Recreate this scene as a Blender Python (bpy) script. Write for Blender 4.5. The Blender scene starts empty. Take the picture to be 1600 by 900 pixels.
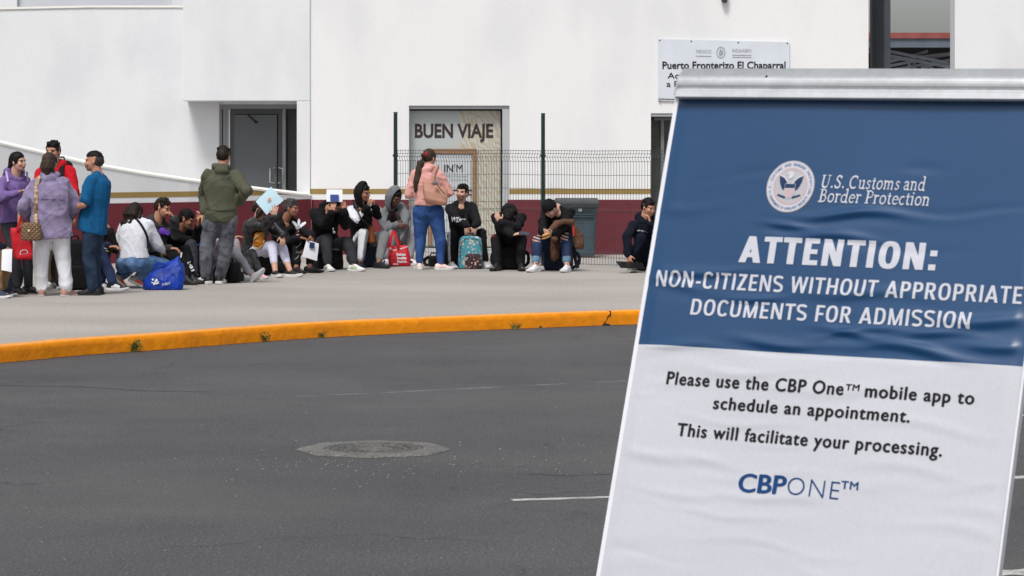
import bpy, bmesh, math, random
import numpy as np
from mathutils import Vector, Matrix, noise
from mathutils.bvhtree import BVHTree

SC = bpy.context.scene
COL = SC.collection
R = math.radians

# ------------------------------------------------------------------ camera, sky, sun, exposure
F, CX, HZ, H = 4500.0, 800.0, 225.0, 1.74       # focal length in photo pixels, centre column, horizon row, eye height
cam = bpy.data.cameras.new('camera')
cam.sensor_width = 36.0
cam.lens = 36.0 * F / 1600.0
cam.shift_y = (HZ - 450.0) / 1600.0
cam.clip_start, cam.clip_end = 0.1, 3000.0
cam.dof.use_dof = True
cam.dof.focus_distance = 39.0
cam.dof.aperture_fstop = 26.0
cam_o = bpy.data.objects.new('camera', cam)
COL.objects.link(cam_o)
cam_o.location = (0, 0, H)
cam_o.rotation_euler = (R(90), 0, 0)
SC.camera = cam_o

SUN_EL, SUN_AZ = 58.0, 200.0                     # azimuth clockwise from +Y (the view direction)
world = bpy.data.worlds.new('World')
SC.world = world
world.use_nodes = True
wn, wl = world.node_tree.nodes, world.node_tree.links
wn.clear()
sky = wn.new('ShaderNodeTexSky')
sky.sky_type = 'NISHITA'
sky.sun_disc = False
sky.sun_elevation = R(SUN_EL)
sky.sun_rotation = R(SUN_AZ)
sky.air_density, sky.dust_density, sky.ozone_density = 1.0, 3.2, 1.0
hs = wn.new('ShaderNodeHueSaturation')           # overcast: the cloud deck greys the sky
hs.inputs['Saturation'].default_value = 0.36
bg = wn.new('ShaderNodeBackground')
bg.inputs['Strength'].default_value = 0.085
wo = wn.new('ShaderNodeOutputWorld')
wl.new(sky.outputs[0], hs.inputs['Color'])
wl.new(hs.outputs[0], bg.inputs['Color'])
wl.new(bg.outputs[0], wo.inputs[0])

sl = bpy.data.lights.new('sun', 'SUN')
sl.energy = 1.55
sl.angle = R(15)
sl.color = (1.0, 0.975, 0.945)
so = bpy.data.objects.new('sun', sl)
COL.objects.link(so)
_d = Vector((math.sin(R(SUN_AZ)) * math.cos(R(SUN_EL)), math.cos(R(SUN_AZ)) * math.cos(R(SUN_EL)), math.sin(R(SUN_EL))))
so.rotation_euler = _d.to_track_quat('Z', 'Y').to_euler()

SC.view_settings.view_transform = 'Standard'
SC.view_settings.look = 'None'
SC.view_settings.exposure = 0.67
SC.view_settings.gamma = 1.0
SC.view_settings.use_curve_mapping = False
SC.cycles.max_bounces = 6
SC.cycles.use_denoising = True

# ------------------------------------------------------------------ helpers
WO = {}                                          # world origin of every root


def P(px, py, Y):
    """the point of the place seen at photo pixel (px, py), Y metres ahead"""
    return Vector(((px - CX) / F * Y, Y, H - (py - HZ) / F * Y))


def PX(px, Y):
    return (px - CX) / F * Y


def PZ(py, Y):
    return H - (py - HZ) / F * Y


def pix(p):
    return Vector((CX + p.x / p.y * F, HZ - (p.z - H) / p.y * F))


def s2l(v):
    v = v / 255.0
    return v / 12.92 if v <= 0.04045 else ((v + 0.055) / 1.055) ** 2.4


def rgb(r, g, b, k=1.0):
    return (s2l(r) * k, s2l(g) * k, s2l(b) * k)


_M = {}


def mat(name, col, rough=0.85, var=0.12, vs=9.0, bump=0.0, bs=60.0, metal=0.0, spec=0.3, col2=None, fine=0.0, fs=200.0, sheen=0.0, stretch=None, ramp=(0.35, 0.65), coat=0.0):
    """a procedural material: base colour varied by noise (towards col2 when given), optional fine grain and bump"""
    if name in _M:
        return _M[name]
    m = bpy.data.materials.new(name)
    m.use_nodes = True
    nt = m.node_tree
    n, l = nt.nodes, nt.links
    b = n['Principled BSDF']
    b.inputs['Roughness'].default_value = rough
    b.inputs['Metallic'].default_value = metal
    b.inputs['Specular IOR Level'].default_value = spec
    if sheen:
        b.inputs['Sheen Weight'].default_value = sheen
    if coat:
        b.inputs['Coat Weight'].default_value = coat
        b.inputs['Coat Roughness'].default_value = 0.36
    tc = n.new('ShaderNodeTexCoord')
    co = tc.outputs['Object']
    if stretch:
        mp = n.new('ShaderNodeMapping')
        mp.inputs['Scale'].default_value = stretch
        l.new(co, mp.inputs['Vector'])
        co = mp.outputs[0]
    nz = n.new('ShaderNodeTexNoise')
    nz.inputs['Scale'].default_value = vs
    nz.inputs['Detail'].default_value = 6
    l.new(co, nz.inputs['Vector'])
    rp = n.new('ShaderNodeValToRGB')
    c2 = col2 if col2 else tuple(c * (1 - 2 * var) for c in col)
    rp.color_ramp.elements[0].position = ramp[0]
    rp.color_ramp.elements[1].position = ramp[1]
    rp.color_ramp.elements[0].color = (*c2, 1)
    rp.color_ramp.elements[1].color = (*col, 1)
    l.new(nz.outputs['Fac'], rp.inputs[0])
    out = rp.outputs[0]
    if fine:
        n2 = n.new('ShaderNodeTexNoise')
        n2.inputs['Scale'].default_value = fs
        n2.inputs['Detail'].default_value = 3
        l.new(tc.outputs['Object'], n2.inputs['Vector'])
        mr = n.new('ShaderNodeMapRange')
        mr.inputs['From Min'].default_value, mr.inputs['From Max'].default_value = 0.3, 0.7
        mr.inputs['To Min'].default_value, mr.inputs['To Max'].default_value = 1 - fine, 1 + fine
        l.new(n2.outputs['Fac'], mr.inputs[0])
        mx = n.new('ShaderNodeMix')
        mx.data_type = 'RGBA'
        mx.blend_type = 'MULTIPLY'
        mx.inputs[0].default_value = 1.0
        l.new(out, mx.inputs[6])
        l.new(mr.outputs[0], mx.inputs[7])
        out = mx.outputs[2]
    l.new(out, b.inputs['Base Color'])
    if bump:
        n3 = n.new('ShaderNodeTexNoise')
        n3.inputs['Scale'].default_value = bs
        n3.inputs['Detail'].default_value = 5
        l.new(tc.outputs['Object'], n3.inputs['Vector'])
        bp = n.new('ShaderNodeBump')
        bp.inputs['Strength'].default_value = bump
        bp.inputs['Distance'].default_value = 0.02
        l.new(n3.outputs['Fac'], bp.inputs['Height'])
        l.new(bp.outputs[0], b.inputs['Normal'])
    _M[name] = m
    return m


class MB:
    """collects shapes (world coordinates) and links them as one mesh object"""

    def __init__(s):
        s.v, s.f, s.m = [], [], []

    def add(s, vs, fs, mi=0):
        o = len(s.v)
        s.v += [Vector(v) for v in vs]
        s.f += [tuple(i + o for i in f) for f in fs]
        s.m += [mi] * len(fs)
        return o

    def quad(s, a, b, c, d, mi=0):
        s.add([a, b, c, d], [(0, 1, 2, 3)], mi)

    def box(s, x0, x1, y0, y1, z0, z1, mi=0, M=None):
        vs = [Vector((x, y, z)) for z in (z0, z1) for y in (y0, y1) for x in (x0, x1)]
        if M is not None:
            vs = [M @ v for v in vs]
        s.add(vs, [(0, 2, 3, 1), (4, 5, 7, 6), (0, 1, 5, 4), (2, 6, 7, 3), (0, 4, 6, 2), (1, 3, 7, 5)], mi)

    def loft(s, rings, mi=0, closed=True, cap=True):
        n = len(rings[0])
        vs = [p for r in rings for p in r]
        fs = []
        for i in range(len(rings) - 1):
            for j in range(n if closed else n - 1):
                k = (j + 1) % n
                fs.append((i * n + j, i * n + k, (i + 1) * n + k, (i + 1) * n + j))
        if cap and closed:
            fs.append(tuple(range(n - 1, -1, -1)))
            fs.append(tuple((len(rings) - 1) * n + j for j in range(n)))
        s.add(vs, fs, mi)

    def ering(s, c, ax, ay, n=14):
        return [c + ax * math.cos(2 * math.pi * k / n) + ay * math.sin(2 * math.pi * k / n) for k in range(n)]

    def rcone(s, a, b, ra, rb, n=10, mi=0):
        """capsule with two radii"""
        a, b = Vector(a), Vector(b)
        d = b - a
        if d.length < 1e-6:
            d = Vector((0, 0, 1e-5))
        d.normalize()
        t = Vector((0, 0, 1)) if abs(d.z) < 0.9 else Vector((1, 0, 0))
        x = d.cross(t).normalized()
        y = d.cross(x)
        rings = []
        for ang in (-80, -50, -20):
            rings.append(s.ering(a + d * ra * math.sin(R(ang)), x * ra * math.cos(R(ang)), y * ra * math.cos(R(ang)), n))
        rings.append(s.ering(a, x * ra, y * ra, n))
        rings.append(s.ering(b, x * rb, y * rb, n))
        for ang in (20, 50, 80):
            rings.append(s.ering(b + d * rb * math.sin(R(ang)), x * rb * math.cos(R(ang)), y * rb * math.cos(R(ang)), n))
        s.loft(rings, mi)

    def tube(s, pts, r, n=8, mi=0, ax=None):
        """tube along points; r a number or a list, ax=(width, thickness) makes it a strap facing normals in ax[2]"""
        pts = [Vector(p) for p in pts]
        rings = []
        for i, p in enumerate(pts):
            d = (pts[min(i + 1, len(pts) - 1)] - pts[max(i - 1, 0)]).normalized()
            if ax:
                nn = Vector(ax[2])
                x = d.cross(nn).normalized()
                y = d.cross(x).normalized()
                rings.append([p + x * ax[0] + y * ax[1], p - x * ax[0] + y * ax[1], p - x * ax[0] - y * ax[1], p + x * ax[0] - y * ax[1]])
            else:
                t = Vector((0, 0, 1)) if abs(d.z) < 0.9 else Vector((1, 0, 0))
                x = d.cross(t).normalized()
                y = d.cross(x)
                rr = r[i] if isinstance(r, (list, tuple)) else r
                rings.append(s.ering(p, x * rr, y * rr, n))
        s.loft(rings, mi)

    def ell(s, c, rx, ry, rz, M=None, n=14, m=9, mi=0):
        c = Vector(c)
        rings = []
        for i in range(m + 1):
            a = -math.pi / 2 + math.pi * (i + 0.02) / (m + 0.04)
            ring = [Vector((rx * math.cos(a) * math.cos(2 * math.pi * k / n), ry * math.cos(a) * math.sin(2 * math.pi * k / n), rz * math.sin(a))) for k in range(n)]
            rings.append([c + (M @ v if M is not None else v) for v in ring])
        s.loft(rings, mi)

    def prism(s, poly, off, mi=0):
        """polygon (list of points) extruded by the vector off"""
        n = len(poly)
        vs = [Vector(p) for p in poly] + [Vector(p) + Vector(off) for p in poly]
        fs = [tuple(range(n - 1, -1, -1)), tuple(range(n, 2 * n))] + [(i, (i + 1) % n, (i + 1) % n + n, i + n) for i in range(n)]
        s.add(vs, fs, mi)

    def mesh(s, name, org=Vector((0, 0, 0)), smooth=False):
        me = bpy.data.meshes.new(name)
        me.from_pydata([v - org for v in s.v], [], s.f)
        me.polygons.foreach_set('material_index', s.m)
        if smooth:
            me.polygons.foreach_set('use_smooth', [True] * len(s.f))
        me.update()
        return me

    def build(s, name, mats, parent=None, smooth=False, org=None, fixn=True, bevel=0.0):
        if org is None:
            org = WO[parent.name] if parent is not None else Vector((0, 0, 0))
        me = s.mesh(name, org, smooth)
        if fixn:
            bm = bmesh.new()
            bm.from_mesh(me)
            bmesh.ops.recalc_face_normals(bm, faces=bm.faces)
            bm.to_mesh(me)
            bm.free()
        o = link(name, me, mats, parent, org)
        if bevel:
            bv = o.modifiers.new('bevel', 'BEVEL')
            bv.width = bevel
            bv.segments = 2
            bv.limit_method = 'ANGLE'
        return o


def link(name, me, mats, parent=None, org=Vector((0, 0, 0))):
    for m in (mats if isinstance(mats, (list, tuple)) else [mats]):
        me.materials.append(m)
    o = bpy.data.objects.new(name, me)
    COL.objects.link(o)
    if parent is not None:
        o.parent = parent
    else:
        o.location = org
    WO[o.name] = Vector(org)
    return o


def tag(o, label=None, cat=None, group=None, kind=None):
    if label:
        o['label'] = label
    if cat:
        o['category'] = cat
    if group:
        o['group'] = group
    if kind:
        o['kind'] = kind
    return o


def empty(name, loc, label, cat, group=None):
    o = bpy.data.objects.new(name, None)
    o.empty_display_size = 0.1
    COL.objects.link(o)
    o.location = loc
    WO[o.name] = Vector(loc)
    return tag(o, label, cat, group)


def text2d(body, size=1.0, bold=0.0, shear=0.0, res=3, space=1.0, align='LEFT'):
    """vertices (2-D) and faces of a line of text"""
    c = bpy.data.curves.new('lettering', 'FONT')
    c.body, c.size, c.offset, c.shear, c.resolution_u, c.space_character = body, size, bold, shear, res, space
    c.align_x = align
    o = bpy.data.objects.new('lettering', c)
    COL.objects.link(o)
    bpy.context.view_layer.update()
    me = bpy.data.meshes.new_from_object(o.evaluated_get(bpy.context.evaluated_depsgraph_get()))
    v = np.array([tuple(p.co) for p in me.vertices])
    f = [tuple(p.vertices) for p in me.polygons]
    bpy.data.objects.remove(o)
    bpy.data.curves.remove(c)
    bpy.data.meshes.remove(me)
    return v, f


def fit2d(v, x0, x1, y0, h, cap=0.7):
    """scale text vertices so that it runs x0..x1 and its capitals are h high from the baseline y0"""
    a, b = v[:, 0].min(), v[:, 0].max()
    o = v.copy()
    o[:, 0] = x0 + (v[:, 0] - a) / (b - a) * (x1 - x0)
    o[:, 1] = y0 + v[:, 1] / cap * h
    return o


def remesh(mb, voxel, smooth=2, name='solid', fac=0.5):
    """one continuous surface out of everything in mb"""
    me = mb.mesh('solid')
    bm = bmesh.new()
    bm.from_mesh(me)
    bmesh.ops.recalc_face_normals(bm, faces=bm.faces)
    bm.to_mesh(me)
    bm.free()
    o = bpy.data.objects.new('solid', me)
    COL.objects.link(o)
    r = o.modifiers.new('r', 'REMESH')
    r.mode = 'VOXEL'
    r.voxel_size = voxel
    r.use_smooth_shade = True
    if smooth:
        sm = o.modifiers.new('s', 'SMOOTH')
        sm.factor = fac
        sm.iterations = smooth
    bpy.context.view_layer.update()
    out = bpy.data.meshes.new_from_object(o.evaluated_get(bpy.context.evaluated_depsgraph_get()))
    bpy.data.objects.remove(o)
    bpy.data.meshes.remove(me)
    out.name = name
    return out


def verts_np(me):
    a = np.empty(len(me.vertices) * 3, dtype=np.float32)
    me.vertices.foreach_get('co', a)
    return a.reshape(-1, 3)


def normals_np(me):
    a = np.empty(len(me.vertices) * 3, dtype=np.float32)
    me.vertex_normals.foreach_get('vector', a)
    return a.reshape(-1, 3)


def centers_np(me):
    a = np.empty(len(me.polygons) * 3, dtype=np.float32)
    me.polygons.foreach_get('center', a)
    return a.reshape(-1, 3)


def set_verts(me, a):
    me.vertices.foreach_set('co', np.ascontiguousarray(a, dtype=np.float32).ravel())
    me.update()


def folds(p, seed, freq=22.0, flat=1.0):
    """cloth folds: warped ridges, about -1..1"""
    rs = np.random.RandomState(seed)
    out = np.zeros(len(p))
    for k, w in ((1.0, 0.55), (1.9, 0.3), (3.3, 0.15)):
        d = rs.normal(size=3)
        d[2] *= flat * 0.75
        d /= np.linalg.norm(d)
        e = rs.normal(size=3)
        e /= np.linalg.norm(e)
        g = rs.normal(size=3)
        g /= np.linalg.norm(g)
        wr = np.sin(p @ e * freq * 0.6 * k + rs.rand() * 6) * 1.4 + np.sin(p @ g * freq * 0.33 * k + rs.rand() * 6) * 1.8
        out += w * ((1 - np.abs(np.sin(0.5 * (p @ d * freq * k + wr + rs.rand() * 6)))) ** 1.8 * 2.2 - 0.7)
    return out


def wrinkle(me, amp, seed, freq=22.0, mask=None):
    v = verts_np(me).copy()
    n = normals_np(me)
    d = folds(v, seed, freq) * amp
    if mask is not None:
        d = d * mask(v)
    set_verts(me, v + n * d[:, None])


def bvh_of(me):
    return BVHTree.FromPolygons([v.co.copy() for v in me.vertices], [tuple(p.vertices) for p in me.polygons])


def stamp(name, v2, faces, org, xd, yd, bvh, material, parent, off=0.004, reach=0.35):
    """lettering or a mark laid on a surface: each vertex dropped onto it along the mark's normal"""
    xd, yd = Vector(xd).normalized(), Vector(yd).normalized()
    n = xd.cross(yd).normalized()
    bm = bmesh.new()
    vs = [bm.verts.new((p[0], p[1], 0)) for p in v2]
    for f in faces:
        try:
            bm.faces.new([vs[i] for i in f])
        except ValueError:
            pass
    o = Vector(WO[parent.name])
    last = 0.0
    xy = np.array([(v.co.x, v.co.y) for v in bm.verts])
    hs_ = []
    for x, y in xy:
        q = Vector(org) + xd * x + yd * y
        hit = bvh.ray_cast(q + n * reach, -n, reach * 2)
        if hit[0] is not None:
            last = (hit[0] - q).dot(n)
        hs_.append(last)
    hs_ = np.array(hs_)
    if len(hs_) > 12:                            # a print bridges the small folds: follow the broad curve of the cloth
        c = (xy - xy.mean(0)) / (np.abs(xy - xy.mean(0)).max() + 1e-6)
        A = np.stack([np.ones(len(c)), c[:, 0], c[:, 1], c[:, 0] ** 2, c[:, 0] * c[:, 1], c[:, 1] ** 2], 1)
        ok = np.abs(hs_ - np.median(hs_)) < 0.06
        if ok.sum() > 8:
            k = np.linalg.lstsq(A[ok].T @ A[ok] + 1e-3 * np.eye(6), A[ok].T @ hs_[ok], rcond=None)[0]
            f_ = A @ k
            hs_ = f_ + min(0.016, max(0.0, np.percentile((hs_ - f_)[ok], 96)))
    for v, h_ in zip(bm.verts, hs_):
        v.co = Vector(org) + xd * v.co.x + yd * v.co.y + n * (float(h_) + off) - o
    me = bpy.data.meshes.new(name)
    bm.to_mesh(me)
    bm.free()
    return link(name, me, material, parent, o)
# ------------------------------------------------------------------ materials of the setting
WHITE = mat('white_wall_paint', (0.80, 0.80, 0.80), 0.8, 0.0, 0.9, 0.07, 26.0, col2=(0.735, 0.74, 0.745), fine=0.02, fs=25, ramp=(0.36, 0.52), stretch=(1, 1, 0.45))
WHITE_COOL = mat('white_wall_paint_shaded', (0.745, 0.76, 0.772), 0.8, 0.0, 1.0, 0.07, 26.0, col2=(0.675, 0.69, 0.71), fine=0.02, fs=25, ramp=(0.34, 0.52), stretch=(1, 1, 0.5))  # same white paint, weaker light put into its dimmer, cooler colour
COPING = mat('white_coping_paint', (0.86, 0.85, 0.80), 0.7, 0.03, 5.0)
BURG = mat('burgundy_paint', rgb(112, 42, 52, 0.95), 0.65, 0.07, 2.5, 0.1, 40.0, fine=0.05, fs=30)
GOLD = mat('ochre_stripe_paint', rgb(158, 132, 78, 0.95), 0.65, 0.05, 3.0)
STEEL = mat('grey_frame_metal', (0.20, 0.205, 0.21), 0.45, 0.05, 4.0, metal=0.2)
DARK = mat('dark_interior', (0.018, 0.018, 0.018), 0.9, 0.05)
DOORGREY = mat('grey_door_glass', (0.115, 0.125, 0.135), 0.35, 0.05, 2.0, spec=0.5)
ALU = mat('aluminium', (0.55, 0.56, 0.57), 0.4, 0.04, 6.0, metal=0.5)
TRIM = mat('grey_plaster_reveal', (0.46, 0.47, 0.49), 0.85, 0.04, 4.0)
ROADZ = -0.145


def road_material():
    m = bpy.data.materials.new('asphalt')
    m.use_nodes = True
    n, l = m.node_tree.nodes, m.node_tree.links
    b = n['Principled BSDF']
    tc = n.new('ShaderNodeTexCoord')

    def nz(scale, det=4, st=(1, 1, 1), rough=0.6):
        mp = n.new('ShaderNodeMapping')
        mp.inputs['Scale'].default_value = st
        l.new(tc.outputs['Object'], mp.inputs['Vector'])
        t = n.new('ShaderNodeTexNoise')
        t.inputs['Scale'].default_value = scale
        t.inputs['Detail'].default_value = det
        t.inputs['Roughness'].default_value = rough
        l.new(mp.outputs[0], t.inputs['Vector'])
        return t.outputs['Fac']

    def ramp(fac, p0, c0, p1, c1):
        r = n.new('ShaderNodeValToRGB')
        r.color_ramp.elements[0].position, r.color_ramp.elements[1].position = p0, p1
        r.color_ramp.elements[0].color, r.color_ramp.elements[1].color = (*c0, 1), (*c1, 1)
        l.new(fac, r.inputs[0])
        return r.outputs[0]

    def mix(kind, fac, a, c):
        x = n.new('ShaderNodeMix')
        x.data_type = 'RGBA'
        x.blend_type = kind
        if isinstance(fac, float):
            x.inputs[0].default_value = fac
        else:
            l.new(fac, x.inputs[0])
        l.new(a, x.inputs[6])
        l.new(c, x.inputs[7])
        return x.outputs[2]

    base = ramp(nz(0.32, 6, (1, 0.55, 1)), 0.36, (0.065, 0.065, 0.069), 0.66, (0.086, 0.0855, 0.089))
    worn = ramp(nz(0.9, 8, (0.6, 0.8, 1), 0.7), 0.38, (0.88, 0.88, 0.88), 0.64, (1.08, 1.075, 1.06))
    c = mix('MULTIPLY', 1.0, base, worn)
    grain = ramp(nz(70, 3), 0.30, (0.52, 0.52, 0.52), 0.72, (1.5, 1.49, 1.47))
    c = mix('MULTIPLY', 1.0, c, grain)
    chips = ramp(nz(70, 1, (1, 1, 1), 0.3), 0.715, (0, 0, 0), 0.74, (0.22, 0.21, 0.2))
    c = mix('ADD', 0.4, c, chips)
    # dry dusty patches
    dust = n.new('ShaderNodeValToRGB')
    dust.color_ramp.elements[0].position, dust.color_ramp.elements[1].position = 0.52, 0.78
    l.new(nz(0.45, 5, (0.6, 1, 1)), dust.inputs[0])
    dc = n.new('ShaderNodeRGB')
    dc.outputs[0].default_value = (0.145, 0.13, 0.11, 1)
    sc = n.new('ShaderNodeMath')
    sc.operation = 'MULTIPLY'
    sc.inputs[1].default_value = 0.25
    l.new(dust.outputs[0], sc.inputs[0])
    c = mix('MIX', sc.outputs[0], c, dc.outputs[0])
    # fine cracks
    vo = n.new('ShaderNodeTexVoronoi')
    vo.feature = 'DISTANCE_TO_EDGE'
    vo.inputs['Scale'].default_value = 0.42
    wv = n.new('ShaderNodeMapping')
    l.new(tc.outputs['Object'], wv.inputs['Vector'])
    dn = n.new('ShaderNodeTexNoise')
    dn.inputs['Scale'].default_value = 1.5
    dn.inputs['Detail'].default_value = 5
    l.new(tc.outputs['Object'], dn.inputs['Vector'])
    va = n.new('ShaderNodeVectorMath')
    va.operation = 'ADD'
    l.new(wv.outputs[0], va.inputs[0])
    l.new(dn.outputs['Color'], va.inputs[1])
    l.new(va.outputs[0], vo.inputs['Vector'])
    cr = ramp(vo.outputs['Distance'], 0.001, (0.55, 0.55, 0.55), 0.006, (1, 1, 1))
    gate = ramp(nz(0.5, 2), 0.48, (0, 0, 0), 0.6, (1, 1, 1))
    c2 = mix('MULTIPLY', 1.0, c, cr)
    c = mix('MIX', gate, c, c2)
    l.new(c, b.inputs['Base Color'])
    b.inputs['Roughness'].default_value = 0.82
    b.inputs['Specular IOR Level'].default_value = 0.35
    bp = n.new('ShaderNodeBump')
    bp.inputs['Strength'].default_value = 0.5
    bp.inputs['Distance'].default_value = 0.012
    l.new(nz(95, 2), bp.inputs['Height'])
    l.new(bp.outputs[0], b.inputs['Normal'])
    return m


ASPHALT = road_material()
CONC = mat('pavement_concrete', (0.375, 0.345, 0.318), 0.9, 0, 0.45, 0.2, 50.0, col2=(0.31, 0.285, 0.262), fine=0.13, fs=24, stretch=(0.6, 1.0, 1), ramp=(0.35, 0.65))
COLLAR = mat('manhole_collar_concrete', (0.165, 0.16, 0.152), 0.9, 0.15, 6, 0.5, 50.0, fine=0.4, fs=55)
KERB = mat('orange_kerb_paint', (0.76, 0.25, 0.007), 0.75, 0, 2.0, 0.4, 16.0, col2=(0.63, 0.20, 0.010), fine=0.09, fs=11, ramp=(0.3, 0.5), spec=0.15)
KERBTOP_LIT = mat('orange_kerb_lit_top', (0.80, 0.33, 0.05), 0.65, 0, 3.0, 0.3, 20.0, col2=(0.66, 0.30, 0.09), fine=0.12, fs=16)  # kerb orange made paler: light falling on the top put into the colour
PAINT = mat('white_road_paint', (0.44, 0.44, 0.42), 0.8, 0, 7, 0.2, 60, col2=(0.16, 0.16, 0.155), fine=0.3, fs=60, ramp=(0.30, 0.5))
IRON = mat('cast_iron', (0.145, 0.141, 0.132), 0.75, 0.2, 14, 0.3, 80, metal=0.1)

# ------------------------------------------------------------------ ground
mb = MB()
mb.quad((-900, -60, ROADZ), (900, -60, ROADZ), (900, 1500, ROADZ), (-900, 1500, ROADZ))
tag(mb.build('road', ASPHALT), kind='structure')

KERB_PX = [(0, 541), (120, 530.5), (250, 522), (380, 512.5), (500, 504.5), (630, 498.5), (760, 493.5), (880, 489), (987, 485.5)]
kpts = [(PX(x, F * H / (y - HZ)), F * H / (y - HZ)) for x, y in KERB_PX]
kpts = [(-14.0, 9.0), (-9.5, 16.5), (-6.6, 21.6)] + kpts + [(2.6, 30.75), (5.5, 31.9), (11, 33.4), (22, 35.5), (60, 40)]


def smooth_line(pts, step=0.25):
    out = []
    n = len(pts)
    for i in range(n - 1):
        p0, p1, p2, p3 = [Vector((*pts[max(0, min(n - 1, k))], 0)) for k in (i - 1, i, i + 1, i + 2)]
        L = (p2 - p1).length
        m = max(2, int(L / step)) if L < 6 else 8
        for k in range(m):
            t = k / m
            q = 0.5 * ((2 * p1) + (p2 - p0) * t + (2 * p0 - 5 * p1 + 4 * p2 - p3) * t * t + (3 * p1 - p0 - 3 * p2 + p3) * t ** 3)
            out.append(Vector((q.x, q.y, 0)))
    out.append(Vector((*pts[-1], 0)))
    return out


kl = smooth_line(kpts)
kn = []
for i, p in enumerate(kl):
    d = (kl[min(i + 1, len(kl) - 1)] - kl[max(i - 1, 0)]).normalized()
    kn.append(Vector((-d.y, d.x, 0)))            # towards the pavement
random.seed(4)
mb = MB()
rows = []
for i, p in enumerate(kl):
    j = 0.006 * (noise.noise(Vector((p.x * 2.1, p.y * 2.1, 0))))
    k = 0.010 * noise.noise(Vector((p.x * 7, p.y * 7, 5)))
    n_ = kn[i]
    rows.append([p - n_ * (0.012 + k) + Vector((0, 0, ROADZ - 0.03)), p - n_ * (0.006 + k * 0.4) + Vector((0, 0, -0.055)), p - n_ * (0 + j) + Vector((0, 0, -0.02 + j)), p + n_ * (0.012 + j) + Vector((0, 0, -0.004)), p + n_ * 0.03 + Vector((0, 0, 0.004)), p + n_ * (0.165 + k) + Vector((0, 0, 0.004)), p + n_ * 0.19 + Vector((0, 0, -0.04))])
mb.loft(rows, 0, closed=False)
mb.m = [1 if (f % 6) in (3, 4, 5) else 0 for f in range(len(mb.f))]
kerb = tag(mb.build('kerb', [KERB, KERBTOP_LIT], smooth=True), kind='structure')
# the crack across the kerb and its chipped edge
mb = MB()
c0 = min(range(len(kl)), key=lambda i: abs(pix(kl[i]).x - 962))
cp, cn = kl[c0], kn[c0]
ct = Vector((cn.y, -cn.x, 0))
pl = [(0.015, -0.145), (-0.01, -0.11), (0.02, -0.08), (0.03, -0.05), (0.06, -0.03), (0.065, 0.0)]
mb.tube([cp - cn * 0.010 + ct * a + Vector((0, 0, b)) for a, b in pl] + [cp + cn * 0.1 + ct * 0.075 + Vector((0, 0, 0.004))], [0.008, 0.006, 0.003, 0.004, 0.007, 0.005, 0.003], 6)
mb.ell(cp - cn * 0.012 + ct * 0.0 + Vector((0, 0, -0.14)), 0.05, 0.02, 0.018)
tag(mb.build('kerb_crack', DARK), kind='structure')

mb = MB()
poly = [p + n_ * 0.17 for p, n_ in zip(kl, kn)] + [Vector((60, 120, 0)), Vector((-60, 120, 0)), Vector((-60, 9, 0))]
mb.add(poly, [tuple(range(len(poly)))])
me = mb.mesh('sidewalk')
bm = bmesh.new()
bm.from_mesh(me)
bmesh.ops.triangulate(bm, faces=bm.faces)
bmesh.ops.recalc_face_normals(bm, faces=bm.faces)
for f in bm.faces:
    if f.normal.z < 0:
        f.normal_flip()
bm.to_mesh(me)
bm.free()
tag(link('sidewalk', me, CONC), kind='structure')

# stained patches and joints in the pavement
mb = MB()


def ground_strip(mb, a, b, w, z, seed=0, mi=0, n=14):
    """a worn line on the ground between two pixels' ground points"""
    rs = random.Random(seed)
    L, Rr = [], []
    d = (b - a).normalized()
    q = Vector((-d.y, d.x, 0))
    for i in range(n + 1):
        p = a.lerp(b, i / n)
        L.append(p + q * w * (0.5 + rs.uniform(-0.12, 0.12)))
        Rr.append(p - q * w * (0.5 + rs.uniform(-0.12, 0.12)))
    for i in range(n):
        v = [L[i], L[i + 1], Rr[i + 1], Rr[i]]
        mb.quad(*[Vector((p.x, p.y, z)) for p in v], mi)


def G(px, py, z=0.0):
    Y = F * (H - z) / (py - HZ)
    return Vector((PX(px, Y), Y, z))


# road markings
mb = MB()
for a, b, w, s in (((800, 781.5), (1120, 772), 0.075, 1), ((1556, 748.5), (1760, 735), 0.10, 2), ((1540, 896), (1760, 888), 0.16, 3), ((1586, 650), (1700, 644), 0.10, 4)):
    ground_strip(mb, G(*a, ROADZ), G(*b, ROADZ), w, ROADZ + 0.0015, s)
tag(mb.build('road_marking', PAINT), kind='structure')
FAINT = mat('worn_road_paint', (0.21, 0.205, 0.195), 0.85, 0, 4, col2=(0.085, 0.085, 0.088), ramp=(0.44, 0.66), fine=0.3, fs=50)
mb = MB()
ground_strip(mb, G(600, 613.5, ROADZ), G(1000, 594, ROADZ), 0.06, ROADZ + 0.0012, 8, n=30)
ground_strip(mb, G(440, 620.5, ROADZ), G(600, 613.5, ROADZ), 0.04, ROADZ + 0.0012, 9, n=14)
tag(mb.build('worn_road_marking', FAINT), kind='structure')
# darker resurfaced strip with its seam
SEAM = mat('tar_seam', (0.056, 0.056, 0.057), 0.7, 0.1, 8, 0.3, 60)
mb = MB()
sp = [(-60, 600), (40, 603), (120, 604), (230, 611), (330, 612.5)]
for i in range(len(sp) - 1):
    ground_strip(mb, G(*sp[i], ROADZ), G(*sp[i + 1], ROADZ), 0.045, ROADZ + 0.0012, 20 + i)
sp = [(820, 740), (880, 743.5), (950, 741), (1010, 738)]
for i in range(len(sp) - 1):
    ground_strip(mb, G(*sp[i], ROADZ), G(*sp[i + 1], ROADZ), 0.03, ROADZ + 0.0012, 40 + i)
tag(mb.build('road_seam', SEAM), kind='structure')
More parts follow.
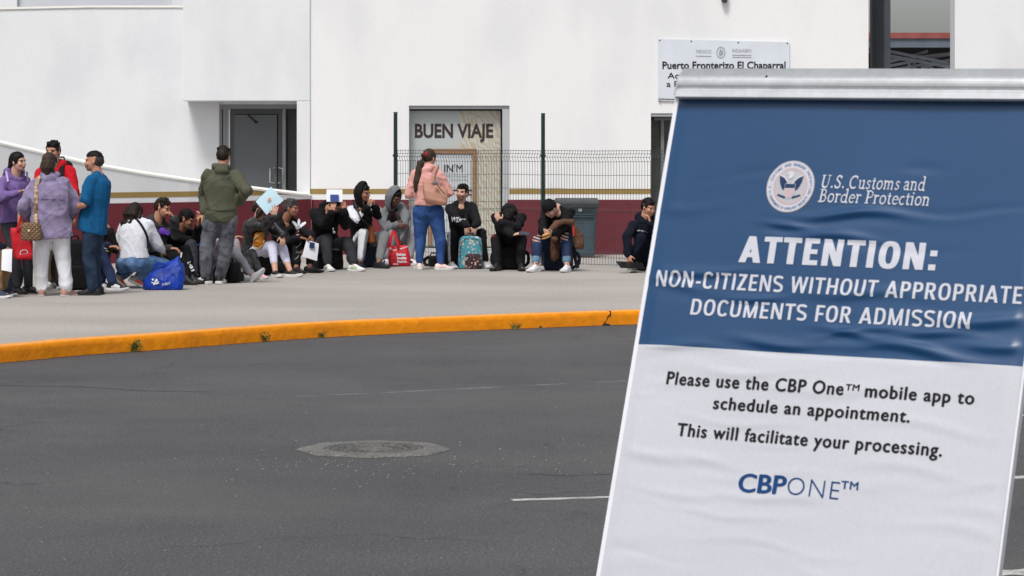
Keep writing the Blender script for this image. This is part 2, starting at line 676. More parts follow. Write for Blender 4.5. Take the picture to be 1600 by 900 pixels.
# dark gap where the asphalt meets the kerb
mb = MB()
for i in range(len(kl) - 1):
    w0, w1 = [0.008 + 0.022 * abs(noise.noise(Vector((k.x * 3, k.y * 3, 9)))) for k in (kl[i], kl[i + 1])]
    mb.quad(kl[i] - kn[i] * 0.002 + Vector((0, 0, ROADZ + 0.003)), kl[i + 1] - kn[i + 1] * 0.002 + Vector((0, 0, ROADZ + 0.003)), kl[i + 1] - kn[i + 1] * (0.014 + w1) + Vector((0, 0, ROADZ + 0.003)), kl[i] - kn[i] * (0.014 + w0) + Vector((0, 0, ROADZ + 0.003)))
tag(mb.build('kerb_gutter', SEAM), kind='structure')

# manhole: cast cover with rings in a rough concrete collar
mc = G(584, 703, ROADZ)
man = empty('manhole_cover', mc, 'round iron manhole cover with a pale concrete collar set in the asphalt', 'manhole cover')
mb = MB()
rs = random.Random(3)
N = 40
out = []
for k in range(N):
    a = 2 * math.pi * k / N
    r = 0.445 / max(0.93, abs(math.cos((a % (math.pi / 4)) - math.pi / 8))) * (1 + rs.uniform(-0.012, 0.012))
    out.append(mc + Vector((math.cos(a) * r, math.sin(a) * r, 0.002)))
inn = [mc + Vector((math.cos(2 * math.pi * k / N) * 0.305, math.sin(2 * math.pi * k / N) * 0.305, 0.012)) for k in range(N)]
mid = [o.lerp(i, 0.12) + Vector((0, 0, 0.010)) for o, i in zip(out, inn)]
mb.loft([out, mid, inn], cap=False)
mb.build('collar', COLLAR, man, smooth=False)
mb = MB()
rr = [(0.304, 0.001), (0.300, 0.011), (0.275, 0.011), (0.270, 0.001), (0.215, 0.001), (0.21, 0.010), (0.195, 0.010), (0.19, 0.001), (0.125, 0.001), (0.12, 0.010), (0.105, 0.010), (0.10, 0.005), (0.03, 0.005), (0.025, 0.009), (0.002, 0.009)]
mb.loft([mb.ering(mc + Vector((0, 0, z)), Vector((r, 0, 0)), Vector((0, r, 0)), 40) for r, z in rr], cap=False)
for k in range(24):
    a = 2 * math.pi * k / 24
    M = Matrix.Translation(mc) @ Matrix.Rotation(a, 4, 'Z')
    mb.box(0.13, 0.185, -0.008, 0.008, 0.004, 0.0095, 0, M)
    mb.box(0.22, 0.265, -0.012, 0.012, 0.004, 0.0095, 0, M)
mb.build('cover', IRON, man)

# pebbles and grit on the asphalt
GRIT = mat('pale_grit', (0.36, 0.34, 0.30), 0.9, 0.3, 30)
mb = MB()
rs = random.Random(11)
for k in range(330):
    t = rs.random()
    if t < 0.45:
        p = G(rs.gauss(560, 150), 716 + abs(rs.gauss(0, 16)), ROADZ)
    elif t < 0.6:
        a = rs.uniform(0, 6.28)
        p = mc + Vector((math.cos(a) * rs.uniform(0.05, 0.47), math.sin(a) * rs.uniform(0.05, 0.47), 0.008))
    elif t < 0.8:
        p = G(rs.gauss(780, 120), rs.gauss(725, 20), ROADZ)
    else:
        p = G(rs.uniform(0, 1000), rs.uniform(560, 890), ROADZ)
    s = rs.uniform(0.002, 0.0052)
    mb.ell(p + Vector((0, 0, s * 0.4)), s * rs.uniform(0.8, 1.6), s, s * 0.7, None, 6, 4)
tag(mb.build('gravel', GRIT), 'pale grit scattered on the asphalt around the manhole', 'gravel', kind='stuff')

# weeds in the kerb joint
LEAF = mat('weed_leaf', (0.13, 0.20, 0.045), 0.7, 0.25, 40, col2=(0.17, 0.17, 0.06))


def weed(px, h, n, seed, label):
    i = min(range(len(kl)), key=lambda q: abs(pix(kl[q] + Vector((0, 0, ROADZ))).x - px))
    b = kl[i] - kn[i] * 0.03 + Vector((0, 0, ROADZ))
    rs = random.Random(seed)
    mb = MB()
    for k in range(n * 2):
        a = rs.uniform(0, 6.28)
        L = h * rs.uniform(0.5, 1.0)
        lean = rs.uniform(0.1, 0.7)
        d = Vector((math.cos(a) * lean, math.sin(a) * lean, 1)).normalized()
        st = b + Vector((rs.uniform(-1, 1), rs.uniform(-0.2, 0.2), 0)) * h * 0.35
        mid = st + d * L * 0.6
        tip = st + d * L + Vector((math.cos(a), math.sin(a), -0.3)) * L * 0.25
        mb.tube([st, mid, tip], [0.003, 0.0025, 0.001], 4)
        for q in range(5):
            t = 0.3 + 0.14 * q
            c = st.lerp(tip, t)
            an = rs.uniform(0, 6.28)
            w = Vector((math.cos(an), math.sin(an), rs.uniform(0.1, 0.9))) * h * rs.uniform(0.14, 0.26)
            sd = w.cross(Vector((0.3, 0.5, 0.8))).normalized() * h * 0.06
            mb.add([c, c + w * 0.5 + sd, c + w, c + w * 0.5 - sd], [(0, 1, 2, 3)])
    return tag(mb.build('weed', LEAF, org=b), label, 'weed', 'weeds along the kerb')


weed(212, 0.135, 9, 1, 'biggest green weed at the foot of the orange kerb, below the blue bag')
weed(405, 0.115, 5, 2, 'thin weed at the kerb below the woman with the light blue folder')
weed(513, 0.09, 5, 3, 'small weed at the kerb below the black bag between two seated men')
weed(820, 0.10, 6, 4, 'weed at the orange kerb below the man hunched over his phone')
weed(856, 0.035, 5, 5, 'lowest tuft of weed at the kerb below the dark fence post')

# ------------------------------------------------------------------ the white terminal building
YW = 45.3


def wall_grid(mb, x0, x1, z0, z1, y, th, holes, mi=0):
    """front and back faces with openings, the reveals and the outer edges"""
    xs = sorted({x0, x1} | {h[0] for h in holes} | {h[1] for h in holes})
    zs = sorted({z0, z1} | {h[2] for h in holes} | {h[3] for h in holes})
    for a, b in zip(xs, xs[1:]):
        for c, d in zip(zs, zs[1:]):
            if any(h[0] <= a and b <= h[1] and h[2] <= c and d <= h[3] for h in holes):
                continue
            mb.quad((a, y, c), (b, y, c), (b, y, d), (a, y, d), mi)
            mb.quad((a, y + th, d), (b, y + th, d), (b, y + th, c), (a, y + th, c), mi)
    for a, b, c, d in holes:
        mb.quad((a, y, c), (a, y, d), (a, y + th, d), (a, y + th, c), mi)
        mb.quad((b, y, c), (b, y + th, c), (b, y + th, d), (b, y, d), mi)
        mb.quad((a, y, d), (b, y, d), (b, y + th, d), (a, y + th, d), mi)
    mb.quad((x0, y, z0), (x0, y, z1), (x0, y + th, z1), (x0, y + th, z0), mi)
    mb.quad((x1, y, z0), (x1, y + th, z0), (x1, y + th, z1), (x1, y, z1), mi)
    mb.quad((x0, y, z1), (x1, y, z1), (x1, y + th, z1), (x0, y + th, z1), mi)


WX0, WX1 = PX(485, YW), PX(1357, YW)
D1 = (PX(639, YW), PX(796, YW), 0.0, PZ(165, YW))
D2 = (PX(1017, YW), PX(1017, YW) + 1.25, 0.0, PZ(177, YW))
bld = empty('terminal_building', (0, YW, 0), 'white border terminal building with an ochre stripe and burgundy base', 'building')
mb = MB()
wall_grid(mb, WX0, WX1, 0, 8.0, YW, 0.45, [D1, D2])
mb.build('wall', WHITE, bld, fixn=False)
zs0, zs1 = 0.955, 1.035
for a, b in ((WX0, D1[0]), (D1[1], D2[0]), (D2[1], WX1)):
    mb = MB()
    mb.box(a, b, YW - 0.005, YW + 0.01, zs0, zs1)
    mb.build('ochre_stripe', GOLD, bld)
for a, b in ((WX0, D1[0]), (D1[1] - 0.03, D2[0]), (D2[1], WX1)):
    mb = MB()
    mb.box(a, b, YW - 0.008, YW + 0.01, 0.0, 0.864)
    mb.build('burgundy_base', BURG, bld)
# entrance block over the recess at the left, and its pier
BX0 = PX(286, YW)
zb = PZ(158, YW)
PX0 = PX(464, YW)
mb = MB()
mb.box(BX0, WX0 - 0.002, YW - 0.035, YW + 0.9, zb, 8.0)
mb.build('entrance_block', WHITE_COOL, bld, bevel=0.012)
mb = MB()
mb.box(PX0, WX0 - 0.002, YW - 0.035, YW + 0.55, 0.0, zb - 0.002)
mb.build('pier', WHITE_COOL, bld, bevel=0.008)
YR = 46.0                                        # the recessed wall with the glass door
mb = MB()
dx0, dx1 = PX(343, YR), PX(464, YR)
dz1 = PZ(163, YR)
wall_grid(mb, BX0 - 0.4, PX0 + 0.3, 0, 2.9, YR, 0.25, [(dx0, dx1, 0.0, dz1)])
mb.build('recess_wall', WHITE_COOL, bld, fixn=False)
df = MB()
yd = YR + 0.02
for a, b in ((343, 346.5), (348.5, 352.5), (353, 357)):
    df.box(PX(a, YR), PX(b, YR), yd, yd + 0.10, 0.0, PZ(170, YR))
df.box(PX(343, YR), PX(463, YR), yd - 0.01, yd + 0.1, PZ(170, YR), dz1)
df.box(PX(441, YR), PX(446, YR), yd, yd + 0.1, 0.0, PZ(170, YR))
frame = df.build('door_frame', mat('door_frame_metal', (0.30, 0.305, 0.31), 0.5, 0.05, 4, metal=0.2), bld)
mb = MB()
mb.box(PX(357.2, YR), PX(359.2, YR), yd - 0.004, yd + 0.03, 0.02, PZ(171, YR))
mb.build('weather_strip', mat('pale_strip', (0.75, 0.77, 0.8), 0.5, 0.02), frame)
door = MB()
door.box(PX(360, YR), PX(440.5, YR), yd + 0.03, yd + 0.07, 0.02, PZ(170.5, YR))
door = door.build('door', mat('grey_door_leaf', (0.085, 0.09, 0.097), 0.45, 0.05, 3, spec=0.4), bld)
mb = MB()
mb.box(PX(366, YR), PX(432, YR), yd + 0.022, yd + 0.034, 0.1, PZ(179.5, YR))
mb.build('glass_panel', DOORGREY, door)
mb = MB()
for x in (432.4, ):
    mb.box(PX(x, YR), PX(x + 1.7, YR), yd + 0.018, yd + 0.034, 0.05, PZ(179, YR))
mb.box(PX(366, YR), PX(434, YR), yd + 0.017, yd + 0.034, PZ(179.4, YR), PZ(178.2, YR))
mb.build('gasket', DARK, door)
mb = MB()
pA, pB = P(387.5, 179.5, yd), P(400, 190.5, yd - 0.05)
mb.tube([pA, pB], 0.012, 6)
mb.ell(pB, 0.035, 0.02, 0.018)
mb.build('door_closer', DARK, door)
for x0, x1 in ((422, 429), (442, 435.5)):
    mb = MB()
    a, b = PZ(262, YR), PZ(286, YR)
    mb.tube([Vector((PX(x1, YR), yd + 0.02, a)), Vector((PX(x1, YR), yd - 0.05, a)), Vector((PX(x0, YR), yd - 0.06, a - 0.015)), Vector((PX(x0, YR), yd - 0.06, b + 0.015)), Vector((PX(x1, YR), yd - 0.05, b)), Vector((PX(x1, YR), yd + 0.02, b))], 0.011, 8)
    mb.build('handle', ALU, door, smooth=True)
mb = MB()
mb.box(PX(446.5, YR), PX0 + 0.28, yd + 0.4, yd + 0.45, 0, 2.6)
mb.box(dx0 - 0.1, PX0 + 0.28, yd + 0.5, yd + 0.55, 0, 2.8)
mb.build('corridor', mat('dark_corridor', (0.22, 0.22, 0.21), 0.9, 0.1, 3), bld)

# doorway with the BUEN VIAJE film
dw = D1
yf = YW + 0.20


def film_material():
    m = bpy.data.materials.new('printed_window_film')
    m.use_nodes = True
    n, l = m.node_tree.nodes, m.node_tree.links
    b = n['Principled BSDF']
    b.inputs['Roughness'].default_value = 0.4
    tc = n.new('ShaderNodeTexCoord')
    sx = n.new('ShaderNodeSeparateXYZ')
    l.new(tc.outputs['Object'], sx.inputs[0])
    w = n.new('ShaderNodeTexWave')
    w.wave_type = 'BANDS'
    w.bands_direction = 'DIAGONAL'
    w.inputs['Scale'].default_value = 5.2
    w.inputs['Distortion'].default_value = 9.0
    w.inputs['Detail'].default_value = 1.0
    w.inputs['Detail Scale'].default_value = 1.1
    mp = n.new('ShaderNodeMapping')
    mp.inputs['Scale'].default_value = (1.5, 1, 0.8)
    l.new(tc.outputs['Object'], mp.inputs['Vector'])
    l.new(mp.outputs[0], w.inputs['Vector'])
    r = n.new('ShaderNodeValToRGB')
    r.color_ramp.elements[0].position, r.color_ramp.elements[1].position = 0.50, 0.62
    l.new(w.outputs['Fac'], r.inputs[0])
    # the pattern covers the right side and an arch at the upper middle
    nz = n.new('ShaderNodeTexNoise')
    nz.inputs['Scale'].default_value = 3.0
    l.new(tc.outputs['Object'], nz.inputs['Vector'])
    ad = n.new('ShaderNodeMath')
    ad.operation = 'MULTIPLY_ADD'
    ad.inputs[1].default_value = 0.30
    l.new(nz.outputs['Fac'], ad.inputs[0])
    l.new(sx.outputs['X'], ad.inputs[2])
    mr = n.new('ShaderNodeMapRange')
    mr.inputs['From Min'].default_value, mr.inputs['From Max'].default_value = PX(716, YW) + 0.15, PX(722, YW) + 0.15
    l.new(ad.outputs[0], mr.inputs[0])
    mu = n.new('ShaderNodeMath')
    mu.operation = 'MULTIPLY'
    l.new(mr.outputs[0], mu.inputs[0])
    l.new(r.outputs[0], mu.inputs[1])
    bgm = n.new('ShaderNodeMix')
    bgm.data_type = 'RGBA'
    bgm.inputs[6].default_value = (0.44, 0.475, 0.47, 1)
    bgm.inputs[7].default_value = (0.50, 0.50, 0.44, 1)
    l.new(mr.outputs[0], bgm.inputs[0])
    mx = n.new('ShaderNodeMix')
    mx.data_type = 'RGBA'
    mx.inputs[7].default_value = (0.44, 0.385, 0.29, 1)
    l.new(bgm.outputs[2], mx.inputs[6])
    l.new(mu.outputs[0], mx.inputs[0])
    l.new(mx.outputs[2], b.inputs['Base Color'])
    return m


mb = MB()
mb.box(dw[0] + 0.01, dw[1] - 0.13, yf, yf + 0.02, 0.12, PZ(173, YW))
film = mb.build('window_film', film_material(), bld)
mb = MB()
mb.box(PX(785, YW), dw[1] - 0.004, yf - 0.19, yf + 0.05, 0.0, dw[3] - 0.055)
mb.box(dw[0] + 0.004, dw[1] - 0.004, yf - 0.16, yf + 0.05, dw[3] - 0.05, dw[3] - 0.004)
mb.build('door_surround', TRIM, bld)
mb = MB()
mb.box(PX(782, YW), PX(784.6, YW), yf - 0.02, yf + 0.05, 0.0, dw[3] - 0.06)
mb.box(dw[0] + 0.004, PX(784, YW), yf - 0.01, yf + 0.05, PZ(173, YW) + 0.002, dw[3] - 0.055)
mb.box(dw[0] + 0.004, PX(784, YW), yf - 0.02, yf + 0.05, 0.10, 0.118)
mb.build('dark_gasket', DARK, bld)
mb = MB()
mb.box(dw[0] + 0.004, dw[1] - 0.004, yf - 0.14, yf + 0.05, 0.0, 0.098)
mb.build('threshold', mat('pale_threshold', (0.52, 0.53, 0.54), 0.8, 0.06, 5), bld)
WOODF = mat('brown_door_frame', rgb(158, 124, 94, 0.9), 0.6, 0.1, 6, stretch=(1, 1, 6))
mb = MB()
fx0, fx1 = PX(668, YW), PX(744.5, YW)
ft = PZ(232.5, YW)
for a, b, c, d in ((fx0, fx0 + 0.07, 0.125, ft), (fx1 - 0.062, fx1, 0.125, ft), (fx0 + 0.0701, fx1 - 0.0621, ft - 0.078, ft)):
    mb.box(a, b, yf - 0.03, yf - 0.002, c, d)
mb.build('wooden_frame', WOODF, bld)
mb = MB()
mb.box(fx0 + 0.10, fx1 - 0.085, yf - 0.012, yf - 0.002, 0.35, PZ(241.5, YW))
sheet = mb.build('notice_sheet', mat('pale_notice', (0.53, 0.56, 0.58), 0.6, 0.04, 4), bld)
BROWNTXT = mat('dark_brown_lettering', rgb(62, 46, 48), 0.6, 0.03)
BLACKTXT = mat('black_lettering', (0.014, 0.014, 0.015), 0.6, 0.03)
GREYTXT = mat('grey_lettering', (0.27, 0.28, 0.29), 0.7, 0.05)


def wall_text(name, body, x0, x1, ybase, hpx, Y, m, parent, bold=0.0, shear=0.0, off=0.006, Yp=None):
    v, f = text2d(body, 1, bold, shear)
    v = fit2d(v, PX(x0, Y), PX(x1, Y), PZ(ybase, Y), hpx / F * Y)
    mb = MB()
    mb.add([Vector((p[0], (Yp or Y) - off, p[1])) for p in v], f)
    return mb.build(name, m, parent, fixn=False)


wall_text('lettering', 'BUEN VIAJE', 647.5, 770.5, 214.5, 21.0, YW, BROWNTXT, bld, 0.03, Yp=yf)
wall_text('lettering', "IN'M", 694, 722.5, 269, 12, YW, BLACKTXT, bld, 0.0, Yp=yf - 0.014)
wall_text('lettering', 'INSTITUTO NACIONAL', 697, 731, 277, 3, YW, GREYTXT, bld, 0.0, Yp=yf - 0.014)
wall_text('lettering', 'DE MIGRACIÓN', 704, 731, 282.5, 2.6, YW, GREYTXT, bld, 0.0, Yp=yf - 0.014)
mb = MB()
mb.box(PX(700, YW), PX(737, YW), yf - 0.02, yf - 0.013, PZ(298.5, YW), PZ(296.5, YW))
mb.build('black_bar', DARK, bld)
mb = MB()
mb.box(PX(722, YW), PX(737, YW), yf - 0.02, yf - 0.013, PZ(305.5, YW), PZ(303.3, YW))
mb.build('red_bar', BURG, bld)
# second doorway, half hidden by the standing sign
mb = MB()
mb.box(D2[0] + 0.005, D2[1] - 0.005, YW + 0.32, YW + 0.36, 0.0, D2[3])
d2 = mb.build('side_door', mat('olive_grey_glass', (0.075, 0.078, 0.072), 0.35, 0.15, 3), bld)
mb = MB()
mb.box(D2[0] + 0.06, D2[0] + 1.2, YW + 0.24, YW + 0.31, D2[3] - 0.11, D2[3] - 0.06)
mb.box(D2[0] + 0.17, D2[0] + 0.22, YW + 0.24, YW + 0.31, 0.0, D2[3] - 0.111)
mb.build('side_door_frame', STEEL, bld)
mb = MB()
mb.box(D2[0] + 0.005, D2[1] - 0.005, YW + 0.02, YW + 0.2, D2[3] - 0.05, D2[3] - 0.004)
mb.build('side_door_lintel', TRIM, bld)

# curved side wall at the left with its white coping, and the upper wall behind it
wl_ = empty('side_wall', (-7, 45.9, 0), 'tall plain white curved wall with a pale coping left of the entrance', 'wall')
mb, cop = MB(), MB()
pts = []
for k in range(25):
    px = -260 + (342 + 260) * k / 24
    t = k / 24
    Y = 45.5 + 0.45 * math.sin(t * 1.5)
    top = 15 - 3 * min(1, max(0, px / 140)) + (max(0, -px) / 60) * 1.2
    pts.append((PX(px, Y), Y, PZ(top, Y)))
rows = [[Vector((x, y, 0)), Vector((x, y, z)), Vector((x, y + 0.25, z)), Vector((x, y + 0.25, 0))] for x, y, z in pts if x < BX0 + 0.5]
mb.loft(rows)
mb.build('wall', WHITE_COOL, wl_, smooth=False)
rows = [[Vector((x, y - 0.02, z + 0.002)), Vector((x, y - 0.02, z + 0.036)), Vector((x, y + 0.27, z + 0.04)), Vector((x, y + 0.27, z + 0.002))] for x, y, z in pts if x < BX0 - 0.01]
cop.loft(rows)
cop.build('coping', COPING, wl_)
uw = empty('upper_wall', (-8, 50, 0), 'grey white upper storey wall seen over the curved side wall', 'wall')
mb = MB()
mb.box(PX(28, 50), PX(270, 50), 50, 50.3, 0, 8)
mb.build('wall', mat('upper_wall_paint', (0.60, 0.62, 0.66), 0.85, 0.03, 1.5), uw)
mb = MB()
mb.box(PX(270, 50), PX(330, 50), 49.9, 50.3, 0, 8)
mb.box(PX(-300, 50), PX(28, 50), 49.9, 50.3, 0, 8)
mb.build('pilaster', WHITE_COOL, uw)

# sloping parapet of the ramp in front, curved on plan
RP = [(-330, 150, 38.2), (-150, 188, 39.4), (0, 222.5, 40.5), (75, 240, 41.1), (150, 257.5, 41.7), (225, 270.5, 42.3), (300, 281.5, 42.9), (400, 294.5, 44.0), (486, 304.5, 45.2)]
ramp_ = empty('ramp_parapet', (-6, 42, 0), 'low sloping ramp parapet painted white with ochre stripe and burgundy base', 'wall')
xs = [r[0] for r in RP]
rr = []
for k in range(61):
    px = -330 + (486 + 330) * k / 60
    top = np.interp(px, xs, [r[1] for r in RP])
    Y = np.interp(px, xs, [r[2] for r in RP])
    rr.append((PX(px, Y), Y, PZ(top, Y)))
mb = MB()
mb.loft([[Vector((x, y, 0)), Vector((x, y, z - 0.03)), Vector((x, y + 0.2, z - 0.03)), Vector((x, y + 0.2, 0))] for x, y, z in rr])
mb.build('wall', WHITE_COOL, ramp_)
mb = MB()
mb.loft([[Vector((x, y - 0.015, z - 0.028)), Vector((x, y - 0.015, z)), Vector((x, y + 0.25, z + 0.022)), Vector((x, y + 0.25, z - 0.028))] for x, y, z in rr])
mb.build('coping', COPING, ramp_)
mb = MB()
mb.loft([[Vector((x, y - 0.005, zs0)), Vector((x, y - 0.005, max(zs0 + 0.003, min(zs1, z - 0.031)))), Vector((x, y + 0.01, max(zs0 + 0.003, min(zs1, z - 0.031)))), Vector((x, y + 0.01, zs0))] for x, y, z in rr])
mb.build('ochre_stripe', GOLD, ramp_)
mb = MB()
mb.loft([[Vector((x, y - 0.008, 0)), Vector((x, y - 0.008, 0.876)), Vector((x, y + 0.01, 0.876)), Vector((x, y + 0.01, 0))] for x, y, z in rr])
mb.build('burgundy_base', BURG, ramp_)

# right end: second white wall, steel column and the canopy far behind
rw = MB()
rw.box(PX(1492, YW), 16.0, YW, YW + 0.5, 0, 8)
tag(rw.build('white_wall', WHITE_COOL, org=Vector((8, YW, 0)), bevel=0.01), 'white wall block standing right of the dark steel column', 'wall')
col = empty('steel_column', (PX(1375, 46.2), 46.2, 0), 'dark square steel column in the gap between two white walls', 'column')
mb = MB()
mb.box(PX(1360.5, 46.2), PX(1378, 46.2), 46.0, 46.3, 0, 9)
mb.build('web', mat('dark_steel', (0.022, 0.025, 0.03), 0.6, 0.1, 4), col)
mb = MB()
mb.box(PX(1378.2, 46.2), PX(1389.5, 46.2), 46.05, 46.28, 0, 9)
mb.build('flange', mat('slate_steel', (0.065, 0.075, 0.088), 0.6, 0.08, 4), col)
YC = 72.0
can = empty('steel_canopy', (PX(1430, YC), YC, 0), 'distant steel canopy with a red roof edge above grey trusses', 'canopy')
X0, X1 = PX(1300, YC), PX(1620, YC)
mb = MB()
mb.box(X0, X1, YC, YC + 8, PZ(60, YC), PZ(51, YC))
mb.build('red_fascia', mat('red_roof_edge', (0.30, 0.085, 0.075), 0.7, 0.12, 3), can)
mb = MB()
mb.box(X0, X1, YC + 0.05, YC + 0.3, PZ(71.5, YC), PZ(60.3, YC))
mb.box(X0, X1, YC - 0.05, YC + 0.35, PZ(74, YC), PZ(71.6, YC))
mb.build('beam', mat('blue_grey_steel', (0.125, 0.155, 0.19), 0.6, 0.08, 3), can)
mb = MB()
mb.box(X0, X1, YC + 6, YC + 6.2, 0, PZ(60.5, YC))
mb.build('rear_wall', mat('dark_canopy_wall', (0.035, 0.037, 0.042), 0.9, 0.1, 2), can)
tr = mat('truss_steel', (0.27, 0.32, 0.38), 0.6, 0.1, 3)
mb = MB()
for Yt, segs in ((YC + 1.0, [((1340, 70), (1480, 98)), ((1345, 78), (1520, 112)), ((1385, 98), (1450, 80)), ((1385, 104), (1560, 70)), ((1440, 106), (1560, 74)), ((1421, 88), (1421, 140)), ((1429, 86), (1429, 140)), ((1480, 92), (1480, 140))]), (YC + 2.5, [((1380, 95), (1500, 82)), ((1400, 108), (1520, 88)), ((1390, 90), (1520, 108)), ((1450, 100), (1470, 120)), ((1488, 96), (1462, 125))])):
    for k_, (a, b) in enumerate(segs):
        pa, pb = P(*a, Yt + 0.11 * k_), P(*b, Yt + 0.11 * k_)
        d = (pb - pa).normalized()
        q = Vector((d.z, 0, -d.x)) * 0.035
        mb.prism([pa + q, pb + q, pb - q, pa - q], (0, 0.07, 0))
for x in (1310, 1600):
    mb.box(PX(x, YC), PX(x, YC) + 0.25, YC + 1.2, YC + 1.45, 0, PZ(74.5, YC))
mb.build('truss', tr, can)

# small dark fitting high on the wall
fit = MB()
pf = P(1132, -2, YW - 0.06)
fit.box(pf.x - 0.05, pf.x + 0.05, YW - 0.10, YW, pf.z - 0.02, pf.z + 0.10)
fit.ell(pf + Vector((0, -0.03, -0.02)), 0.045, 0.045, 0.05)
tag(fit.build('wall_lamp', mat('dark_grey_plastic', (0.06, 0.06, 0.065), 0.5, 0.05), org=pf, smooth=False), 'small dark fitting high on the white wall above the border post sign', 'lamp')

# the border post sign on the wall
ws = empty('wall_sign', P(1131, 109, YW - 0.02), 'large pale sign screwed to the wall reading Puerto Fronterizo El Chaparral', 'sign')
YS = YW - 0.03
mb = MB()
c_ = [P(1028.5, 61, YS), P(1233.5, 66, YS), P(1233.5, 161.5, YS), P(1028.5, 157, YS)]
mb.prism(c_, (0, 0.022, 0))
mb.build('panel', mat('pale_blue_sign_panel', (0.66, 0.70, 0.76), 0.5, 0.03, 3), ws)
mb = MB()
mb.prism([P(1028.8, 154, YS), P(1233.5, 158.5, YS), P(1233.5, 159.7, YS), P(1028.8, 155.2, YS)], (0, -0.004, 0))
mb.build('dark_line', BLACKTXT, ws)
mb = MB()
for x, y in ((1031, 63), (1080, 64.5), (1153.5, 66.5), (1230, 67.5), (1031, 158), (1230, 160)):
    mb = MB()
    mb.ell(P(x, y, YS - 0.003), 0.011, 0.006, 0.011)
    mb.build('screw', DARK, ws)
wall_text('lettering', 'Puerto Fronterizo El Chaparral', 1035, 1227.5, 107.3, 11.2, YS, BLACKTXT, ws, 0.022)
wall_text('lettering', 'Acceso Peatonal', 1043, 1152, 122.5, 9, YS, BLACKTXT, ws, 0.008)
wall_text('lettering', 'a Estados Unidos', 1041.5, 1152, 135.5, 9, YS, BLACKTXT, ws, 0.008)
LOGO = mat('silver_grey_print', (0.36, 0.37, 0.40), 0.6, 0.06)
wall_text('lettering', 'MÉXICO', 1087.5, 1111.5, 83, 5.2, YS, LOGO, ws)
wall_text('lettering', 'INDAABIN', 1144, 1173.5, 81.5, 5.2, YS, LOGO, ws)
mb = MB()
for a, b, y in ((1087, 1111.5, 87), (1144, 1174, 85.5), (1144, 1174, 88.8)):
    mb.prism([P(a, y, YS - 0.004), P(b, y + 0.3, YS - 0.004), P(b, y + 1.0, YS - 0.004), P(a, y + 0.7, YS - 0.004)], (0, -0.003, 0))
cs = P(1126.3, 82, YS)
for r0, r1 in ((0.092, 0.083), (0.075, 0.071)):
    o_ = mb.ering(cs + Vector((0, -0.006, 0)), Vector((r0 * 0.77, 0, 0)), Vector((0, 0, r0)), 28)
    i_ = mb.ering(cs + Vector((0, -0.006, 0)), Vector((r1 * 0.77, 0, 0)), Vector((0, 0, r1)), 28)
    mb.loft([o_, i_], cap=False)
for k in range(9):
    a = k * 2.4
    q = cs + Vector((math.cos(a) * 0.03 * (k / 9) ** .5, -0.006, math.sin(a) * 0.045 * (k / 9) ** .5))
    mb.ell(q, 0.014, 0.002, 0.017)
mb.build('emblem', LOGO, ws)

# ------------------------------------------------------------------ wheeled bin behind the fence
YB = 44.0
BIN = mat('slate_bin_plastic', rgb(72, 92, 102, 0.85), 0.5, 0.06, 5)
bn = empty('waste_bin', (PX(905, YB), YB, 0), 'slate blue plastic waste bin standing behind the fence', 'bin')
mb = MB()
x0, x1 = PX(872, YB), PX(933.5, YB)
zt = PZ(319, YB)
rings = []
for z, k in ((0.03, 0.86), (0.05, 0.88), (zt * 0.8, 0.97), (zt * 0.81, 1.0), (zt, 1.02)):
    cxb, hw, hd = (x0 + x1) / 2, (x1 - x0) / 2 * k, 0.28 * k
    ring = []
    for sx, sy in ((-1, -1), (1, -1), (1, 1), (-1, 1)):
        for a in range(4):
            an = math.atan2(sy, sx) - math.pi / 4 + a / 3 * math.pi / 2
            ring.append(Vector((cxb + sx * (hw - 0.05) + 0.05 * math.cos(an), YB + 0.3 + sy * (hd - 0.05) + 0.05 * math.sin(an), z)))
    rings.append(ring)
mb.loft(rings)
mb.build('body', BIN, bn, smooth=False)
mb = MB()
for a, b in ((PX(893, YB), PX(929, YB)),):
    for k in range(2):
        mb.box(a, b, YB + 0.006 - 0.01, YB + 0.03, PZ(336 + k * 3, YB), PZ(334.6 + k * 3, YB))
    mb.box(a, a + 0.015, YB - 0.004, YB + 0.03, PZ(380, YB), PZ(334, YB))
    mb.box(b - 0.015, b, YB - 0.004, YB + 0.03, PZ(380, YB), PZ(334, YB))
mb.build('moulded_rib', BIN, bn)
mb = MB()
xa, xb = PX(866, YB), PX(937, YB)
rings = []
for y, z0, z1 in ((YB - 0.04, zt - 0.06, zt + 0.015), (YB + 0.05, zt - 0.05, zt + 0.05), (YB + 0.3, zt - 0.05, zt + 0.09), (YB + 0.62, zt - 0.05, zt + 0.05)):
    rings.append([Vector((xa, y, z0)), Vector((xb, y, z0)), Vector((xb - 0.02, y, z1)), Vector((xa + 0.02, y, z1))])
mb.loft(rings)
mb.build('lid', mat('dark_bin_lid', (0.04, 0.046, 0.052), 0.5, 0.1, 6), bn, bevel=0.012)
mb = MB()
mb.box(PX(904, YB), PX(909, YB), YB - 0.012, YB + 0.02, PZ(330, YB), PZ(326, YB))
mb.build('sticker', mat('white_sticker', (0.7, 0.7, 0.7), 0.6, 0.1, 30), bn)

